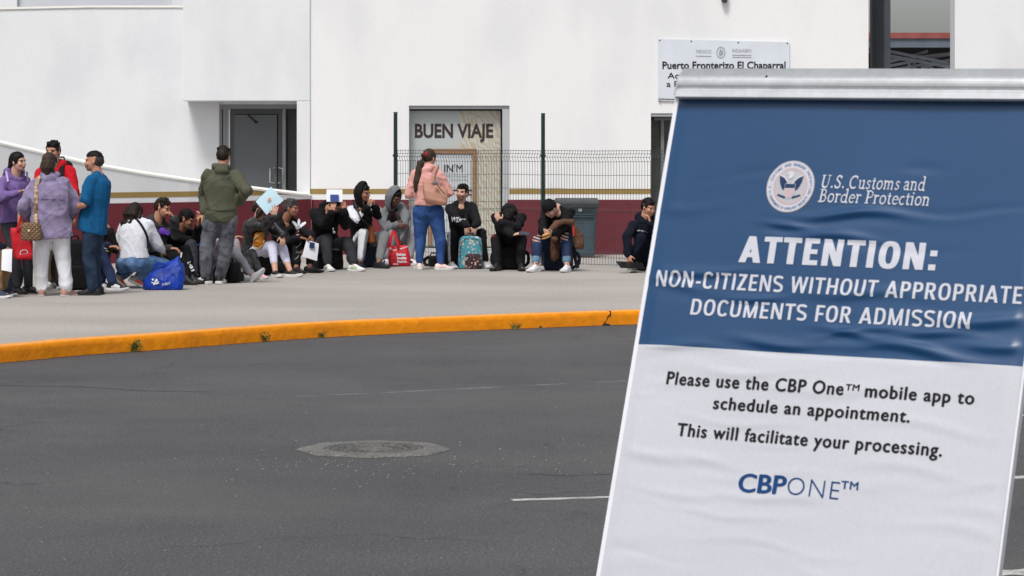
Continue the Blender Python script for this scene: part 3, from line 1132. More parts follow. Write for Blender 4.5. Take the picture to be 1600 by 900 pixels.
# ------------------------------------------------------------------ welded mesh fence
FGREEN = mat('dark_green_post_paint', (0.012, 0.035, 0.032), 0.45, 0.1, 6)
WIRE = mat('dark_wire', (0.045, 0.055, 0.055), 0.5, 0.1, 10)
fen = empty('mesh_fence', (0, 41.4, 0), 'welded wire mesh fence on dark green posts behind the seated row', 'fence')
FP = [(618, 43.0), (848.5, 41.25), (1079, 39.5), (1309, 37.9)]
FX = [Vector((PX(a, y), y, 0)) for a, y in FP]
for i, p in enumerate(FX):
    mb = MB()
    zt = (2.20, 2.165, 2.15, 2.15)[i]
    mb.box(p.x - 0.028, p.x + 0.028, p.y - 0.028, p.y + 0.028, 0, zt)
    mb.box(p.x - 0.031, p.x + 0.031, p.y - 0.031, p.y + 0.031, zt + 0.001, zt + 0.018)
    mb.box(p.x - 0.07, p.x + 0.07, p.y - 0.07, p.y + 0.07, 0.001, 0.012)
    post = mb.build('post', FGREEN, fen, bevel=0.004)
    mb = MB()
    for zc in (1.55, 0.85, 0.2):
        mb.box(p.x - 0.04, p.x + 0.04, p.y - 0.046, p.y - 0.0285, zc, zc + 0.035)
    mb.build('clamp', FGREEN, post)
for i in range(len(FX) - 1):
    a, b = FX[i], FX[i + 1]
    d = (b - a)
    L = d.length
    d.normalize()
    q = Vector((d.y, -d.x, 0))                   # towards the camera side
    st, en = 0.045, L - 0.045
    nw = int((en - st) / 0.05)
    mb = MB()
    prof = [(0.03, 0), (0.18, 0), (0.205, 0.028), (0.235, 0), (0.78, 0), (0.805, 0.028), (0.835, 0), (1.49, 0), (1.55, 0.03), (1.60, 0.0), (1.655, 0.0)]
    rs = random.Random(i)
    for k in range(nw + 1):
        t = st + (en - st) * k / nw
        w0 = rs.uniform(-0.004, 0.004)
        pts = [a + d * (t + (w0 if 0.3 < z < 1.4 else 0)) + q * o + Vector((0, 0, z)) for z, o in prof]
        mb.tube(pts, 0.0031, 5)
    for z, o in ((0.045, 0.005), (0.14, 0.005), (0.205, 0.033), (0.235, 0.005), (0.42, 0.005), (0.62, 0.005), (0.78, 0.005), (0.805, 0.033), (0.90, 0.005), (1.10, 0.005), (1.30, 0.005), (1.49, 0.005), (1.55, 0.035), (1.60, 0.005), (1.645, 0.005)):
        sag = [a + d * (st + (en - st) * u / 8) + q * o + Vector((0, 0, z + 0.004 * math.sin(u * 1.3 + i))) for u in range(9)]
        mb.tube(sag, 0.0031, 5)
    mb.build('mesh_panel', WIRE, fen)
# ------------------------------------------------------------------ the standing sign in front
YSG = 7.0
SGa, SGb, SGc = R(31.118), R(17.798), R(-0.884)  # turned, leaning back, slightly out of level
_u = Vector((math.cos(SGa), -math.sin(SGa), 0))
_n = Vector((-math.sin(SGa), -math.cos(SGa), 0))
_up = Vector((0, 0, 1))
_v = _up * math.cos(SGb) - _n * math.sin(SGb)
SN = _n * math.cos(SGb) + _up * math.sin(SGb)
SU = _u * math.cos(SGc) + _v * math.sin(SGc)
SV = -_u * math.sin(SGc) + _v * math.cos(SGc)
S0 = P(993, 538, YSG)


def S(u, v, w=0.0):
    return S0 + SU * u + SV * v + SN * w


def suv(px, py):
    d = Vector(((px - CX) / F, 1, -(py - HZ) / F))
    C = Vector((0, 0, H))
    t = (S0 - C).dot(SN) / d.dot(SN)
    q = C + d * t - S0
    return q.dot(SU), q.dot(SV)


SGW = suv(1600, 572)[0]
VT = suv(1062, 108)[1]
VB = -(S0.z - ROADZ) / SV.z
_wr = []
_rs = random.Random(21)
for k in range(70):
    u, v = _rs.uniform(-0.05, 1.02), _rs.uniform(VB, 0.55)
    if v > 0.46:
        continue
    L = _rs.uniform(0.06, 0.22)
    _wr.append((u, v, L, _rs.uniform(0.007, 0.016), _rs.uniform(0.0012, 0.0034) * (1 if _rs.random() < 0.75 else -0.6), _rs.uniform(-0.12, 0.12), _rs.uniform(0, 6.3)))
for (a, b), L, wd, am in (((1330, 337), .16, .010, .006), ((1232, 352), .07, .008, .005), ((1305, 372), .13, .010, .0045), ((1100, 424), .14, .010, .004), ((1215, 536), .13, .012, .0055), ((1420, 548), .17, .012, .006), ((1540, 502), .16, .014, .006), ((1560, 540), .12, .012, .005), ((1330, 522), .10, .009, .0045), ((1180, 465), .10, .009, .004), ((1470, 525), .12, .010, .0045), ((1050, 545), .16, .014, .004), ((1150, 580), .2, .014, .004), ((1020, 712), .18, .013, .0045), ((1090, 720), .15, .012, .004), ((1060, 770), .14, .012, .004), ((1180, 775), .12, .010, .003), ((1420, 735), .16, .013, .0035), ((1450, 668), .18, .012, .0035), ((1300, 610), .2, .014, .003), ((1500, 830), .2, .014, .003)):
    u, v = suv(a, b)
    _wr.append((u, v, L, wd, am, _rs.uniform(-0.06, 0.06), _rs.uniform(0, 6.3)))


def paper(u, v):
    """height of the wrinkled poster above its board (numpy arrays)"""
    h = np.full(np.shape(u), 0.004)
    for u0, v0, L, w, a, sl_, ph in _wr:
        du = u - u0
        vv = v - v0 - sl_ * du - 0.010 * np.sin(du * 17 + ph) * min(1.0, L * 6)
        a = np.where(v < -0.01, a * 0.42, a * 1.35) if np.ndim(v) else (a * (0.42 if v < -0.01 else 1.35))
        h = h + a * np.exp(-(du / L) ** 2 * 1.6) * (np.exp(-(vv / w) ** 2) - 0.45 * np.exp(-((vv + 1.5 * w) / (1.4 * w)) ** 2))
    h = h + 0.0016 * np.sin(u * 9 + 1.5 * np.sin(v * 7)) * np.sin(v * 12 + 1.0)
    return np.maximum(h, 0.0015)


def poster_mat(name, col, col2):
    m = mat(name, col, 0.36, 0, 1.6, 0.0, col2=col2, spec=0.35, fine=0.03, fs=120, coat=0.6 if 'blue' in name else 0.2)
    return m


PBLUE = poster_mat('blue_poster_print', rgb(16, 80, 132, 0.62), rgb(12, 76, 128, 0.60))
PWHITE = poster_mat('white_poster_vinyl', (0.53, 0.54, 0.58), (0.505, 0.515, 0.555))
PTXT = mat('white_print', (0.54, 0.55, 0.605), 0.36, 0.02, 3, spec=0.5)
PBLACK = mat('black_print', (0.012, 0.012, 0.014), 0.6, 0.05, spec=0.15)
PNAVY = mat('navy_print', rgb(14, 60, 112), 0.5, 0.03, spec=0.2)
BOARD = mat('white_board_edge', (0.74, 0.74, 0.78), 0.5, 0.03, 6)
ALUM = mat('brushed_aluminium', (0.62, 0.635, 0.65), 0.38, 0.06, 4, metal=0.55, stretch=(0.2, 6, 6), fine=0.05, fs=60)
ALUG = mat('grey_anodised_rail', (0.36, 0.375, 0.39), 0.5, 0.06, 6, metal=0.25, fine=0.05, fs=50)

sg = empty('standing_sign', S(SGW / 2, VB), 'tall A-frame standing sign with a blue and white notice headed ATTENTION, close to the camera', 'sign')
UL, UR = -0.004, SGW + 0.004
mb = MB()
mb.prism([S(UL, VB + 0.05, 0), S(UR, VB + 0.05, 0), S(UR, VT - 0.02, 0), S(UL, VT - 0.02, 0)], SN * -0.022)
mb.build('front_board', BOARD, sg, bevel=0.002)
# poster grid
nu, nv = 190, 400
us = np.linspace(0.009, SGW - 0.002, nu)
vlo, vhi = VB + 0.06, VT - 0.07
vs_ = np.concatenate([np.linspace(vlo, 0, int(nv * (-vlo) / (vhi - vlo))), np.linspace(0, vhi, int(nv * vhi / (vhi - vlo)))[1:]])
UU, VV = np.meshgrid(us, vs_)
HH = paper(UU, VV)
edge = np.minimum(np.minimum(UU - us[0], us[-1] - UU) / 0.03, 1)
HH = 0.0015 + (HH - 0.0015) * np.clip(edge, 0.25, 1)
mb = MB()
mb.v = [S(float(a), float(b), float(c)) for a, b, c in zip(UU.ravel(), VV.ravel(), HH.ravel())]
nu_ = len(us)
for j in range(len(vs_) - 1):
    mi = 0 if vs_[j] + 1e-6 >= 0 else 1
    for i in range(nu_ - 1):
        k = j * nu_ + i
        mb.f.append((k, k + 1, k + nu_ + 1, k + nu_))
        mb.m.append(mi)
poster = mb.build('poster', [PBLUE, PWHITE], sg, smooth=True, fixn=False)
wob = lambda u: 0


def on_poster(name, v2, faces, m, lift=0.0012, cut=0.02, lay=None):
    """print laid on the wrinkled paper: v2 in sign coordinates"""
    bm = bmesh.new()
    vs = [bm.verts.new((p[0], p[1], 0.00008 * lay[i] if lay else 0)) for i, p in enumerate(v2)]
    for f in faces:
        try:
            bm.faces.new([vs[i] for i in f])
        except ValueError:
            pass
    bmesh.ops.triangulate(bm, faces=bm.faces)
    for _ in range(3):
        long = [e for e in bm.edges if e.calc_length() > cut]
        if not long:
            break
        bmesh.ops.subdivide_edges(bm, edges=long, cuts=1, use_grid_fill=False)
        bmesh.ops.triangulate(bm, faces=bm.faces)
    a = np.array([(v.co.x, v.co.y) for v in bm.verts])
    h = paper(a[:, 0], a[:, 1]) + np.array([v.co.z for v in bm.verts])
    for v, q in zip(bm.verts, h):
        v.co = S(v.co.x, v.co.y, float(q) + lift) - WO[sg.name]
    me = bpy.data.meshes.new(name)
    bm.to_mesh(me)
    bm.free()
    return link(name, me, m, poster, WO[sg.name])


def sign_line(body, p0, p1, hpx, m, bold=0.0, shear=0.0, space=1.0, lift=0.0014, name='lettering', extra=None):
    """one line of print between two baseline points of the photograph, capitals hpx tall"""
    a, b = suv(*p0), suv(*p1)
    top = suv(p0[0], p0[1] - hpx)
    h = (top[1] - a[1])
    v, f = text2d(body, 1, min(bold, 0.0), shear, 4, space)
    k = max(0.0, bold)
    lay = None
    if k > 0:                                    # a heavier weight: the line over-printed, each pass a hair above the last
        n0 = len(v)
        off = [(-k, 0), (k, 0), (0, k * .5), (0, -k * .5), (0, 0)]
        v = np.vstack([v + np.array((dx, dy, 0)) for dx, dy in off])
        f = [tuple(i + q * n0 for i in g) for q in range(5) for g in f]
        lay = [int(q) for q in np.repeat(np.arange(5), n0)]
    w = b[0] - a[0]
    v = fit2d(v, 0, w, 0, h)
    v[:, 0] += a[0]
    v[:, 1] += a[1] + (v[:, 0] - a[0]) / w * (b[1] - a[1])
    return on_poster(name, v, f, m, lift, lay=lay)



# heavy grotesque capitals for the headings: polygons with flat terminals
def grot(W, t):
    """glyphs of a bold narrow grotesque, cap height 1: (advance, list of polygons)"""
    def box(x0, x1, y0, y1):
        return [(x0, y0), (x1, y0), (x1, y1), (x0, y1)]

    def diag(xb, xt, w, y0=0.0, y1=1.0):
        return [(xb, y0), (xb + w, y0), (xt + w, y1), (xt, y1)]

    def se(cx, cy, rx, ry, a, n=2.5):
        c, s_ = math.cos(R(a)), math.sin(R(a))
        return (cx + math.copysign(abs(c) ** (2 / n), c) * rx, cy + math.copysign(abs(s_) ** (2 / n), s_) * ry)

    def ring(cx, cy, rx, ry, a0, a1, wx=W, wy=t, m=22):
        q = []
        for k in range(m):
            a, b = a0 + (a1 - a0) * k / m, a0 + (a1 - a0) * (k + 1) / m
            q.append([se(cx, cy, rx, ry, a), se(cx, cy, rx, ry, b), se(cx, cy, rx - wx, ry - wy, b), se(cx, cy, rx - wx, ry - wy, a)])
        return q

    def stroke(pts, w):
        q = []
        L, Rr = [], []
        for i, p in enumerate(pts):
            a, b = np.array(pts[max(0, i - 1)]), np.array(pts[min(len(pts) - 1, i + 1)])
            d = (b - a) / np.linalg.norm(b - a)
            n_ = np.array((-d[1], d[0])) * (w[i] if isinstance(w, list) else w) / 2
            L.append(tuple(np.array(p) + n_))
            Rr.append(tuple(np.array(p) - n_))
        return [[L[i], L[i + 1], Rr[i + 1], Rr[i]] for i in range(len(pts) - 1)]
    D = W * 1.06
    S_pts = [se(.31, .73, .235, .20, a) for a in range(25, 181, 12)] + [(.085, .68), (.13, .60), (.22, .545), (.33, .50), (.45, .44), (.52, .36)] + [se(.315, .27, .235, .20, a) for a in range(20, -156, -12)]
    G_ = {
        'A': (.74, [diag(.0, .37 - D / 2, D), [(.74 - D, 0), (.74, 0), (.37 + D / 2, 1), (.37 - D / 2, 1)], box(.16, .58, .20, .20 + t)]),
        'T': (.60, [box(.30 - W / 2, .30 + W / 2, 0, 1 - t * .5), box(0, .60, 1 - t, 1)]),
        'E': (.58, [box(.06, .06 + W, 0, 1), box(.06 + W * .5, .55, 0, t), box(.06 + W * .5, .51, .5 - t * .45, .5 + t * .5), box(.06 + W * .5, .54, 1 - t, 1)]),
        'F': (.55, [box(.06, .06 + W, 0, 1), box(.06 + W * .5, .50, .46 - t * .45, .46 + t * .5), box(.06 + W * .5, .54, 1 - t, 1)]),
        'N': (.76, [box(.06, .06 + W * .92, 0, 1), box(.70 - W * .92, .70, 0, 1), [(.70 - W * 1.05, 0), (.70, 0), (.06 + W * 1.05, 1), (.06, 1)]]),
        'I': (.12 + W, [box(.06, .06 + W, 0, 1)]),
        'O': (.74, ring(.37, .5, .335, .515, 0, 360, m=36)),
        'C': (.68, ring(.37, .5, .335, .515, 38, 322, m=30)),
        'D': (.72, [box(.06, .06 + W, 0, 1), box(.06 + W * .5, .36, 0, t), box(.06 + W * .5, .36, 1 - t, 1)] + ring(.34, .5, .335, .5, -90, 90, m=20)),
        'U': (.72, [box(.055, .055 + W, .3, 1), box(.665 - W, .665, .3, 1)] + ring(.36, .32, .305, .335, 180, 360, m=18)),
        'H': (.74, [box(.06, .06 + W, 0, 1), box(.68 - W, .68, 0, 1), box(.06 + W * .5, .68 - W * .5, .5 - t * .5, .5 + t * .5)]),
        'Z': (.60, [box(.03, .57, 0, t), box(.04, .56, 1 - t, 1), [(.03, t * .6), (.03 + D * 1.15, t * .6), (.56, 1 - t * .6), (.56 - D * 1.15, 1 - t * .6)]]),
        'S': (.63, stroke(S_pts, t * 1.08)),
        'P': (.63, [box(.06, .06 + W, 0, 1), box(.06 + W * .5, .33, 1 - t, 1), box(.06 + W * .5, .33, .40, .40 + t)] + ring(.32, .70, .285, .30, -90, 90, m=16)),
        'R': (.69, [box(.06, .06 + W, 0, 1), box(.06 + W * .5, .33, 1 - t, 1), box(.06 + W * .5, .33, .42, .42 + t)] + ring(.32, .71, .285, .29, -90, 90, m=16) + [[(.66 - D, 0), (.68, 0), (.44, .48), (.44 - D, .48)]]),
        'M': (.90, [box(.06, .06 + W * .92, 0, 1), box(.84 - W * .92, .84, 0, 1), [(.45 - W * .42, 0), (.45 + W * .42, 0), (.06 + W, 1), (.06, 1)], [(.45 - W * .42, 0), (.45 + W * .42, 0), (.84, 1), (.84 - W, 1)]]),
        'W': (1.0, [[(.17, 0), (.17 + W, 0), (.0 + W, 1), (.0, 1)], [(.19, 0), (.19 + W * .9, 0), (.5 + W * .42, 1), (.5 - W * .42, 1)], [(.81 - W * .9, 0), (.81, 0), (.5 + W * .42, 1), (.5 - W * .42, 1)], [(.83 - W, 0), (.83, 0), (1.0, 1), (1.0 - W, 1)]]),
        '-': (.36, [box(.04, .32, .30, .30 + t)]),
        ':': (.12 + W, [box(.06, .06 + W, 0, W * .95), box(.06, .06 + W, .52, .52 + W * .95)]),
        ' ': (.30, []),
    }
    return G_


def grot_line(body, p0, p1, hpx, m, W=.2, t=.165, gap=.05):
    G_ = grot(W, t)
    v, f, lay = [], [], []
    x = 0.0
    for ch in body:
        adv, polys = G_[ch]
        for i, pg in enumerate(polys):
            o = len(v)
            v += [(x + q[0], q[1]) for q in pg]
            f.append(tuple(range(o, o + len(pg))))
            lay += [0 if len(polys) > 12 and i > 3 else i % 5] * len(pg)
        x += adv + gap
    v = np.array(v)
    a, b = suv(*p0), suv(*p1)
    h = suv(p0[0], p0[1] - hpx)[1] - a[1]
    w = b[0] - a[0]
    x0, x1 = v[:, 0].min(), v[:, 0].max()
    v[:, 0] = (v[:, 0] - x0) / (x1 - x0) * w
    v[:, 1] = v[:, 1] * h + a[1] + v[:, 0] / w * (b[1] - a[1])
    v[:, 0] += a[0]
    return on_poster('lettering', v, f, m, 0.0016, lay=lay, cut=0.012)


grot_line('ATTENTION:', (1155, 410.5), (1462, 423.5), 41, PTXT, .225, .185, .045)
grot_line('NON-CITIZENS WITHOUT APPROPRIATE', (1026, 448), (1597, 476), 25, PTXT, .165, .14, .07)
grot_line('DOCUMENTS FOR ADMISSION', (1080, 492.5), (1517, 515.5), 25, PTXT, .165, .14, .07)

sign_line('Please use the CBP One', (1042, 600.5), (1319, 618), 20, PBLACK, 0.034, space=1.12)
sign_line('TM', (1322, 610.5), (1344, 611.5), 10, PBLACK, 0.03, space=1.1)
sign_line('mobile app to', (1352, 620.5), (1523, 632.5), 20, PBLACK, 0.034, space=1.12)
sign_line('schedule an appointment.', (1114.5, 639), (1423, 661), 19.5, PBLACK, 0.034, space=1.12)
sign_line('This will facilitate your processing.', (1058, 681), (1473, 714), 20, PBLACK, 0.034, space=1.12)
sign_line('CBP', (1153, 768.5), (1228, 773), 29, PNAVY, 0.030)
sign_line('ONE', (1230, 773), (1311, 782), 29, PNAVY, -0.016, space=1.12)
sign_line('TM', (1315, 764), (1342, 766.5), 12.5, PNAVY, 0.02, space=1.1)


def arc(cx, cy, rx, ry, a0, a1, n=14):
    return [(cx + rx * math.cos(R(a0 + (a1 - a0) * k / n)), cy + ry * math.sin(R(a0 + (a1 - a0) * k / n))) for k in range(n + 1)]


T, t_ = 0.105, 0.05
SER = {
    'U': (.74, [([(.17, .66), (.17, .24)] + arc(.37, .22, .20, .20, 180, 300, 8), T), (arc(.37, .22, .20, .20, 280, 360, 6) + [(.57, .66)], t_), ([(.05, .64), (.30, .64)], t_), ([(.46, .64), (.68, .64)], t_)]),
    'S': (.54, [([(.45, .53), (.36, .63), (.23, .64), (.13, .55), (.15, .43), (.30, .34), (.42, .24), (.42, .10), (.31, .02), (.19, .02), (.08, .12)], .085), ([(.455, .64), (.455, .49)], .04), ([(.075, .02), (.075, .18)], .04)]),
    'C': (.68, [(arc(.37, .33, .27, .31, 55, 305, 18), .09), ([(.565, .65), (.565, .48)], .045)]),
    'B': (.60, [([(.17, .64), (.17, .02)], T), ([(.05, .64), (.30, .64)] + arc(.30, .50, .15, .14, 90, -90, 8) + [(.17, .36)], .06), (arc(.31, .19, .19, .17, 90, -90, 10) + [(.05, .02)], .07)]),
    'P': (.57, [([(.17, .64), (.17, .02)], T), ([(.05, .64), (.30, .64)] + arc(.31, .47, .18, .17, 90, -90, 8) + [(.17, .30)], .06), ([(.05, .02), (.30, .02)], t_)]),
    '.': (.26, [([(.07, .055), (.18, .055)], .11)]),
    's': (.39, [([(.31, .36), (.24, .42), (.14, .42), (.09, .34), (.15, .26), (.27, .19), (.30, .09), (.22, .02), (.12, .02), (.05, .09)], .065)]),
    'u': (.54, [([(.03, .42), (.13, .42), (.13, .14)] + arc(.24, .13, .11, .11, 180, 330, 6) + [(.38, .14)], .07), ([(.29, .42), (.39, .42), (.39, .02), (.49, .02)], .085)]),
    't': (.34, [([(.15, .56), (.15, .12), (.19, .03), (.29, .03)], .085), ([(.03, .42), (.29, .42)], t_)]),
    'o': (.50, [(arc(.25, .22, .175, .205, 0, 360, 18), .075)]),
    'm': (.80, [([(.03, .42), (.13, .42), (.13, .02)], .085), ([(.13, .28)] + arc(.255, .30, .125, .12, 170, 0, 7) + [(.38, .02)], .075), ([(.38, .28)] + arc(.505, .30, .125, .12, 170, 0, 7) + [(.63, .02)], .08), ([(.05, .02), (.21, .02)], t_), ([(.31, .02), (.45, .02)], t_), ([(.56, .02), (.71, .02)], t_)]),
    'n': (.55, [([(.03, .42), (.13, .42), (.13, .02)], .085), ([(.13, .28)] + arc(.26, .30, .13, .12, 170, 0, 7) + [(.39, .02)], .08), ([(.05, .02), (.21, .02)], t_), ([(.31, .02), (.48, .02)], t_)]),
    'a': (.46, [([(.08, .36), (.15, .42), (.27, .41), (.32, .33), (.32, .03), (.42, .02)], .08), ([(.32, .26), (.16, .23), (.08, .14), (.11, .04), (.20, .02), (.32, .10)], .06)]),
    'd': (.54, [(arc(.23, .21, .165, .20, 35, 330, 14), .07), ([(.28, .68), (.39, .68), (.39, .02), (.49, .02)], .085)]),
    'r': (.40, [([(.03, .42), (.13, .42), (.13, .02)], .085), ([(.13, .28), (.19, .39), (.27, .42), (.35, .39)], .07), ([(.05, .02), (.23, .02)], t_)]),
    'e': (.46, [(arc(.24, .215, .17, .20, 8, 315, 15), .07), ([(.08, .24), (.40, .24)], .045)]),
    'c': (.42, [(arc(.24, .215, .17, .20, 55, 310, 14), .075)]),
    'i': (.27, [([(.03, .42), (.13, .42), (.13, .02)], .085), ([(.05, .02), (.22, .02)], t_), ([(.085, .60), (.185, .60)], .095)]),
    ' ': (.22, []),
}


def serif_line(body, p0, p1, hpx, m, slant=0.10):
    """a line of serif letters drawn as pen strokes"""
    quads = []
    x = 0.0
    for ch in body:
        adv, strokes = SER[ch]
        for pts, w in strokes:
            for i in range(len(pts) - 1):
                a, b = np.array(pts[i]), np.array(pts[i + 1])
                d = (b - a) / (np.linalg.norm(b - a) + 1e-9)
                q = np.array((-d[1], d[0])) * w / 2
                e = d * w * (0.18 if len(pts) > 2 else 0.0)
                for c in (a - e + q, b + e + q, b + e - q, a - e - q):
                    quads.append((x + c[0] + slant * c[1], c[1]))
        x += adv
    v = np.array(quads)
    a, b = suv(*p0), suv(*p1)
    h = suv(p0[0], p0[1] - hpx)[1] - a[1]
    w = b[0] - a[0]
    x0, x1 = v[:, 0].min(), v[:, 0].max()
    v[:, 0] = (v[:, 0] - x0) / (x1 - x0) * w
    v[:, 1] = v[:, 1] / 0.66 * h
    v[:, 1] += a[1] + v[:, 0] / w * (b[1] - a[1])
    v[:, 0] += a[0]
    f = [(i, i + 1, i + 2, i + 3) for i in range(0, len(v), 4)]
    hgt = paper(v[:, 0], v[:, 1])
    mb = MB()
    mb.add([S(p[0], p[1], float(g) + 0.0020 + 0.00004 * ((i // 4) % 9)) for i, (p, g) in enumerate(zip(v, hgt))], f)
    return mb.build('serif_lettering', m, poster, org=WO[sg.name], fixn=False)


serif_line('U.S. Customs and', (1284.5, 294.5), (1446, 299), 20, PTXT)
serif_line('Border Protection', (1280, 316.5), (1452, 322.5), 20, PTXT)

# the round agency seal
ec = suv(1236.5, 292.5)
er = 0.5 * (suv(1274, 292.5)[0] - suv(1199, 292.5)[0])
ev = 0.5 * (suv(1237, 251.5)[1] - suv(1237, 333)[1])


def disc(r, n=48, r2=0.0):
    o = [(ec[0] + er * r * math.cos(2 * math.pi * k / n), ec[1] + ev * r * math.sin(2 * math.pi * k / n)) for k in range(n)]
    if r2:
        i = [(ec[0] + er * r2 * math.cos(2 * math.pi * k / n), ec[1] + ev * r2 * math.sin(2 * math.pi * k / n)) for k in range(n)]
        return np.array(o + i), [(k, (k + 1) % n, n + (k + 1) % n, n + k) for k in range(n)]
    return np.array([ec] + o), [(0, 1 + k, 1 + (k + 1) % n) for k in range(n)]


def shp(pts):
    return np.array([(ec[0] + er * x, ec[1] + ev * y) for x, y in pts]), [tuple(range(len(pts)))]


PGREY = mat('grey_print', (0.42, 0.43, 0.46), 0.4, 0.03)
PRED = mat('pale_red_print', (0.50, 0.38, 0.40), 0.4, 0.03)
PRIM = mat('grey_seal_rim', (0.42, 0.36, 0.36), 0.4, 0.03)
PDARK = mat('seal_navy_print', rgb(30, 52, 86), 0.4, 0.03)
on_poster('seal_rim', *disc(1.0), PRIM, 0.0012, 0.03)
on_poster('seal_ring', *disc(0.965), PTXT, 0.0018, 0.03)
on_poster('seal_red_ring', *disc(0.715, 48, 0.62), PRED, 0.0024, 0.03)
on_poster('seal_field', *disc(0.63), PGREY, 0.0022, 0.03)
wing = [(.07, .06), (.15, .22), (.28, .34), (.50, .42), (.47, .20), (.40, .02), (.31, -.12), (.20, -.18), (.12, -.12)]
for sgn in (1, -1):
    on_poster('seal_wing', *shp([(sgn * x, y) for x, y in wing][::sgn]), PDARK, 0.0030, 0.03)
    on_poster('seal_wing_edge', *shp([(sgn * x, y) for x, y in [(.07, .08), (.15, .25), (.28, .38), (.53, .46), (.50, .41), (.29, .32), (.17, .19), (.10, .04)]][::sgn]), PTXT, 0.0033, 0.03)
    on_poster('seal_branch', *shp([(sgn * x, y) for x, y in [(.12, -.40), (.45, -.30), (.50, -.36), (.16, -.48)]][::sgn]), PDARK, 0.0030, 0.03)
on_poster('seal_head', *shp([(-.10, .28), (.02, .30), (.10, .42), (.06, .56), (-.06, .60), (-.16, .54), (-.22, .46), (-.12, .46)][::-1]), PTXT, 0.0036, 0.03)
on_poster('seal_shield', *shp([(-.22, .10), (.22, .10), (.22, -.28), (.12, -.44), (0, -.50), (-.12, -.44), (-.22, -.28)][::-1]), PTXT, 0.0034, 0.03)
on_poster('seal_shield_top', *shp([(-.21, .09), (.21, .09), (.21, -.07), (-.21, -.07)][::-1]), PDARK, 0.0038, 0.03)
on_poster('seal_shield_base', *shp([(-.20, -.10), (.20, -.10), (.20, -.28), (.11, -.42), (0, -.47), (-.11, -.42), (-.20, -.28)][::-1]), PRED, 0.0038, 0.03)
# the circular inscription, letter by letter
vv, ff = [], []


def ring_text(body, a0, a1, r, flip):
    n = len(body)
    for i, ch in enumerate(body):
        if ch == ' ':
            continue
        v, f = text2d(ch, 1, 0.01, align='CENTER')
        a = R(a0 + (a1 - a0) * i / (n - 1))
        k = 0.15
        o = len(vv)
        for p in v:
            x, y = p[0] * k * 1.0, (p[1] - 0.35) * k
            if flip:
                x, y = -x, -y
            rr = r + y
            vv.append((ec[0] + er * (math.cos(a) * rr + math.sin(a) * x), ec[1] + ev * (math.sin(a) * rr - math.cos(a) * x)))
        ff.extend(tuple(q + o for q in g) for g in f)


ring_text('U.S. CUSTOMS AND BORDER PROTECTION', 196, -16, 0.85, False)
ring_text('DEPARTMENT OF HOMELAND SECURITY', 207, 333, 0.85, True)
on_poster('seal_inscription', np.array(vv), ff, mat('seal_blue_print', rgb(84, 104, 140), 0.4, 0.03), 0.0024, 0.05)

# aluminium clamp rail along the top
vb0 = suv(1060, 158.5)[1]
U0, U1 = 0.012, SGW + 0.004
vv0 = suv(1070, 122)[1]


def rail(prof, m, name, bev=0.0):
    mb = MB()
    rings = [[S(u, v, w) for w, v in prof] for u in np.linspace(U0, U1, 6)]
    mb.loft(rings)
    return mb.build(name, m, sg, smooth=False)


hh = vv0 - vb0
prof = [(0.001, vb0 + 0.004), (0.026, vb0), (0.030, vb0 + 0.003), (0.029, vb0 + hh * 0.30), (0.0235, vb0 + hh * 0.36), (0.0225, vb0 + hh * 0.40)]
for k in range(9):
    a = R(-70 + 160 * k / 8)
    prof.append((0.016 + 0.012 * math.cos(a) + 0.002, vb0 + hh * 0.70 + hh * 0.29 * math.sin(a)))
prof.append((0.001, vv0))
rl = rail(prof, ALUM, 'clamp_rail')
rail([(0.012, vv0 + 0.0005), (0.012, VT - 0.004), (0.006, VT), (-0.07, VT + 0.012), (-0.075, VT - 0.03), (-0.024, VT - 0.04), (-0.0225, vv0 + 0.0005)], ALUG, 'top_rail')
mb = MB()
mb.prism([S(U0 - 0.011, vb0 + 0.012, 0.018), S(U0 - 0.011, vv0 - 0.004, 0.014), S(U0 - 0.004, VT - 0.003, 0.006), S(U0 - 0.004, VT - 0.003, -0.06), S(U0 - 0.011, vb0 + 0.012, -0.02)], SU * 0.0105)
mb.build('end_cap', ALUG, sg)
mb = MB()
for px, py, r in ((1204.5, 124.8, 0.0032), (1158.5, 130.5, 0.0016), (1560.5, 131, 0.0016)):
    q = suv(px, py)
    c = S(q[0], q[1], 0.026)
    mb.ell(c, r, r, r * 0.8, None, 8, 6)
mb.build('rail_screw', DARK, rl)
# back leaf of the A-frame, its legs and feet
hing = S(SGW / 2, VT, -0.05)
bz = ROADZ
run = (hing.z - bz) * math.tan(R(16))
bk = -Vector((_n.x, _n.y, 0)).normalized()
dwn = (bk * run - Vector((0, 0, hing.z - bz - 0.05))).normalized()
Lb = (hing.z - bz - 0.06) / -dwn.z
struts = []
for u in (0.14, 0.50):
    a, b = S(SGW * u - 0.03, VT - 0.03, -0.05), S(SGW * u + 0.03, VT - 0.03, -0.05)
    struts.append((a, b))
    mb = MB()
    mb.prism([a, b, b + dwn * Lb, a + dwn * Lb], dwn.cross(SU).normalized() * 0.025)
    mb.build('back_strut', ALUG, sg)
mb = MB()
for q in (S(UL + 0.04, VB + 0.025, -0.01), S(UR - 0.04, VB + 0.025, -0.01)):
    mb.box(q.x - 0.03, q.x + 0.03, q.y - 0.03, q.y + 0.03, bz, q.z + 0.05)
mb.build('foot', mat('black_rubber', (0.02, 0.02, 0.02), 0.8, 0.1), sg)
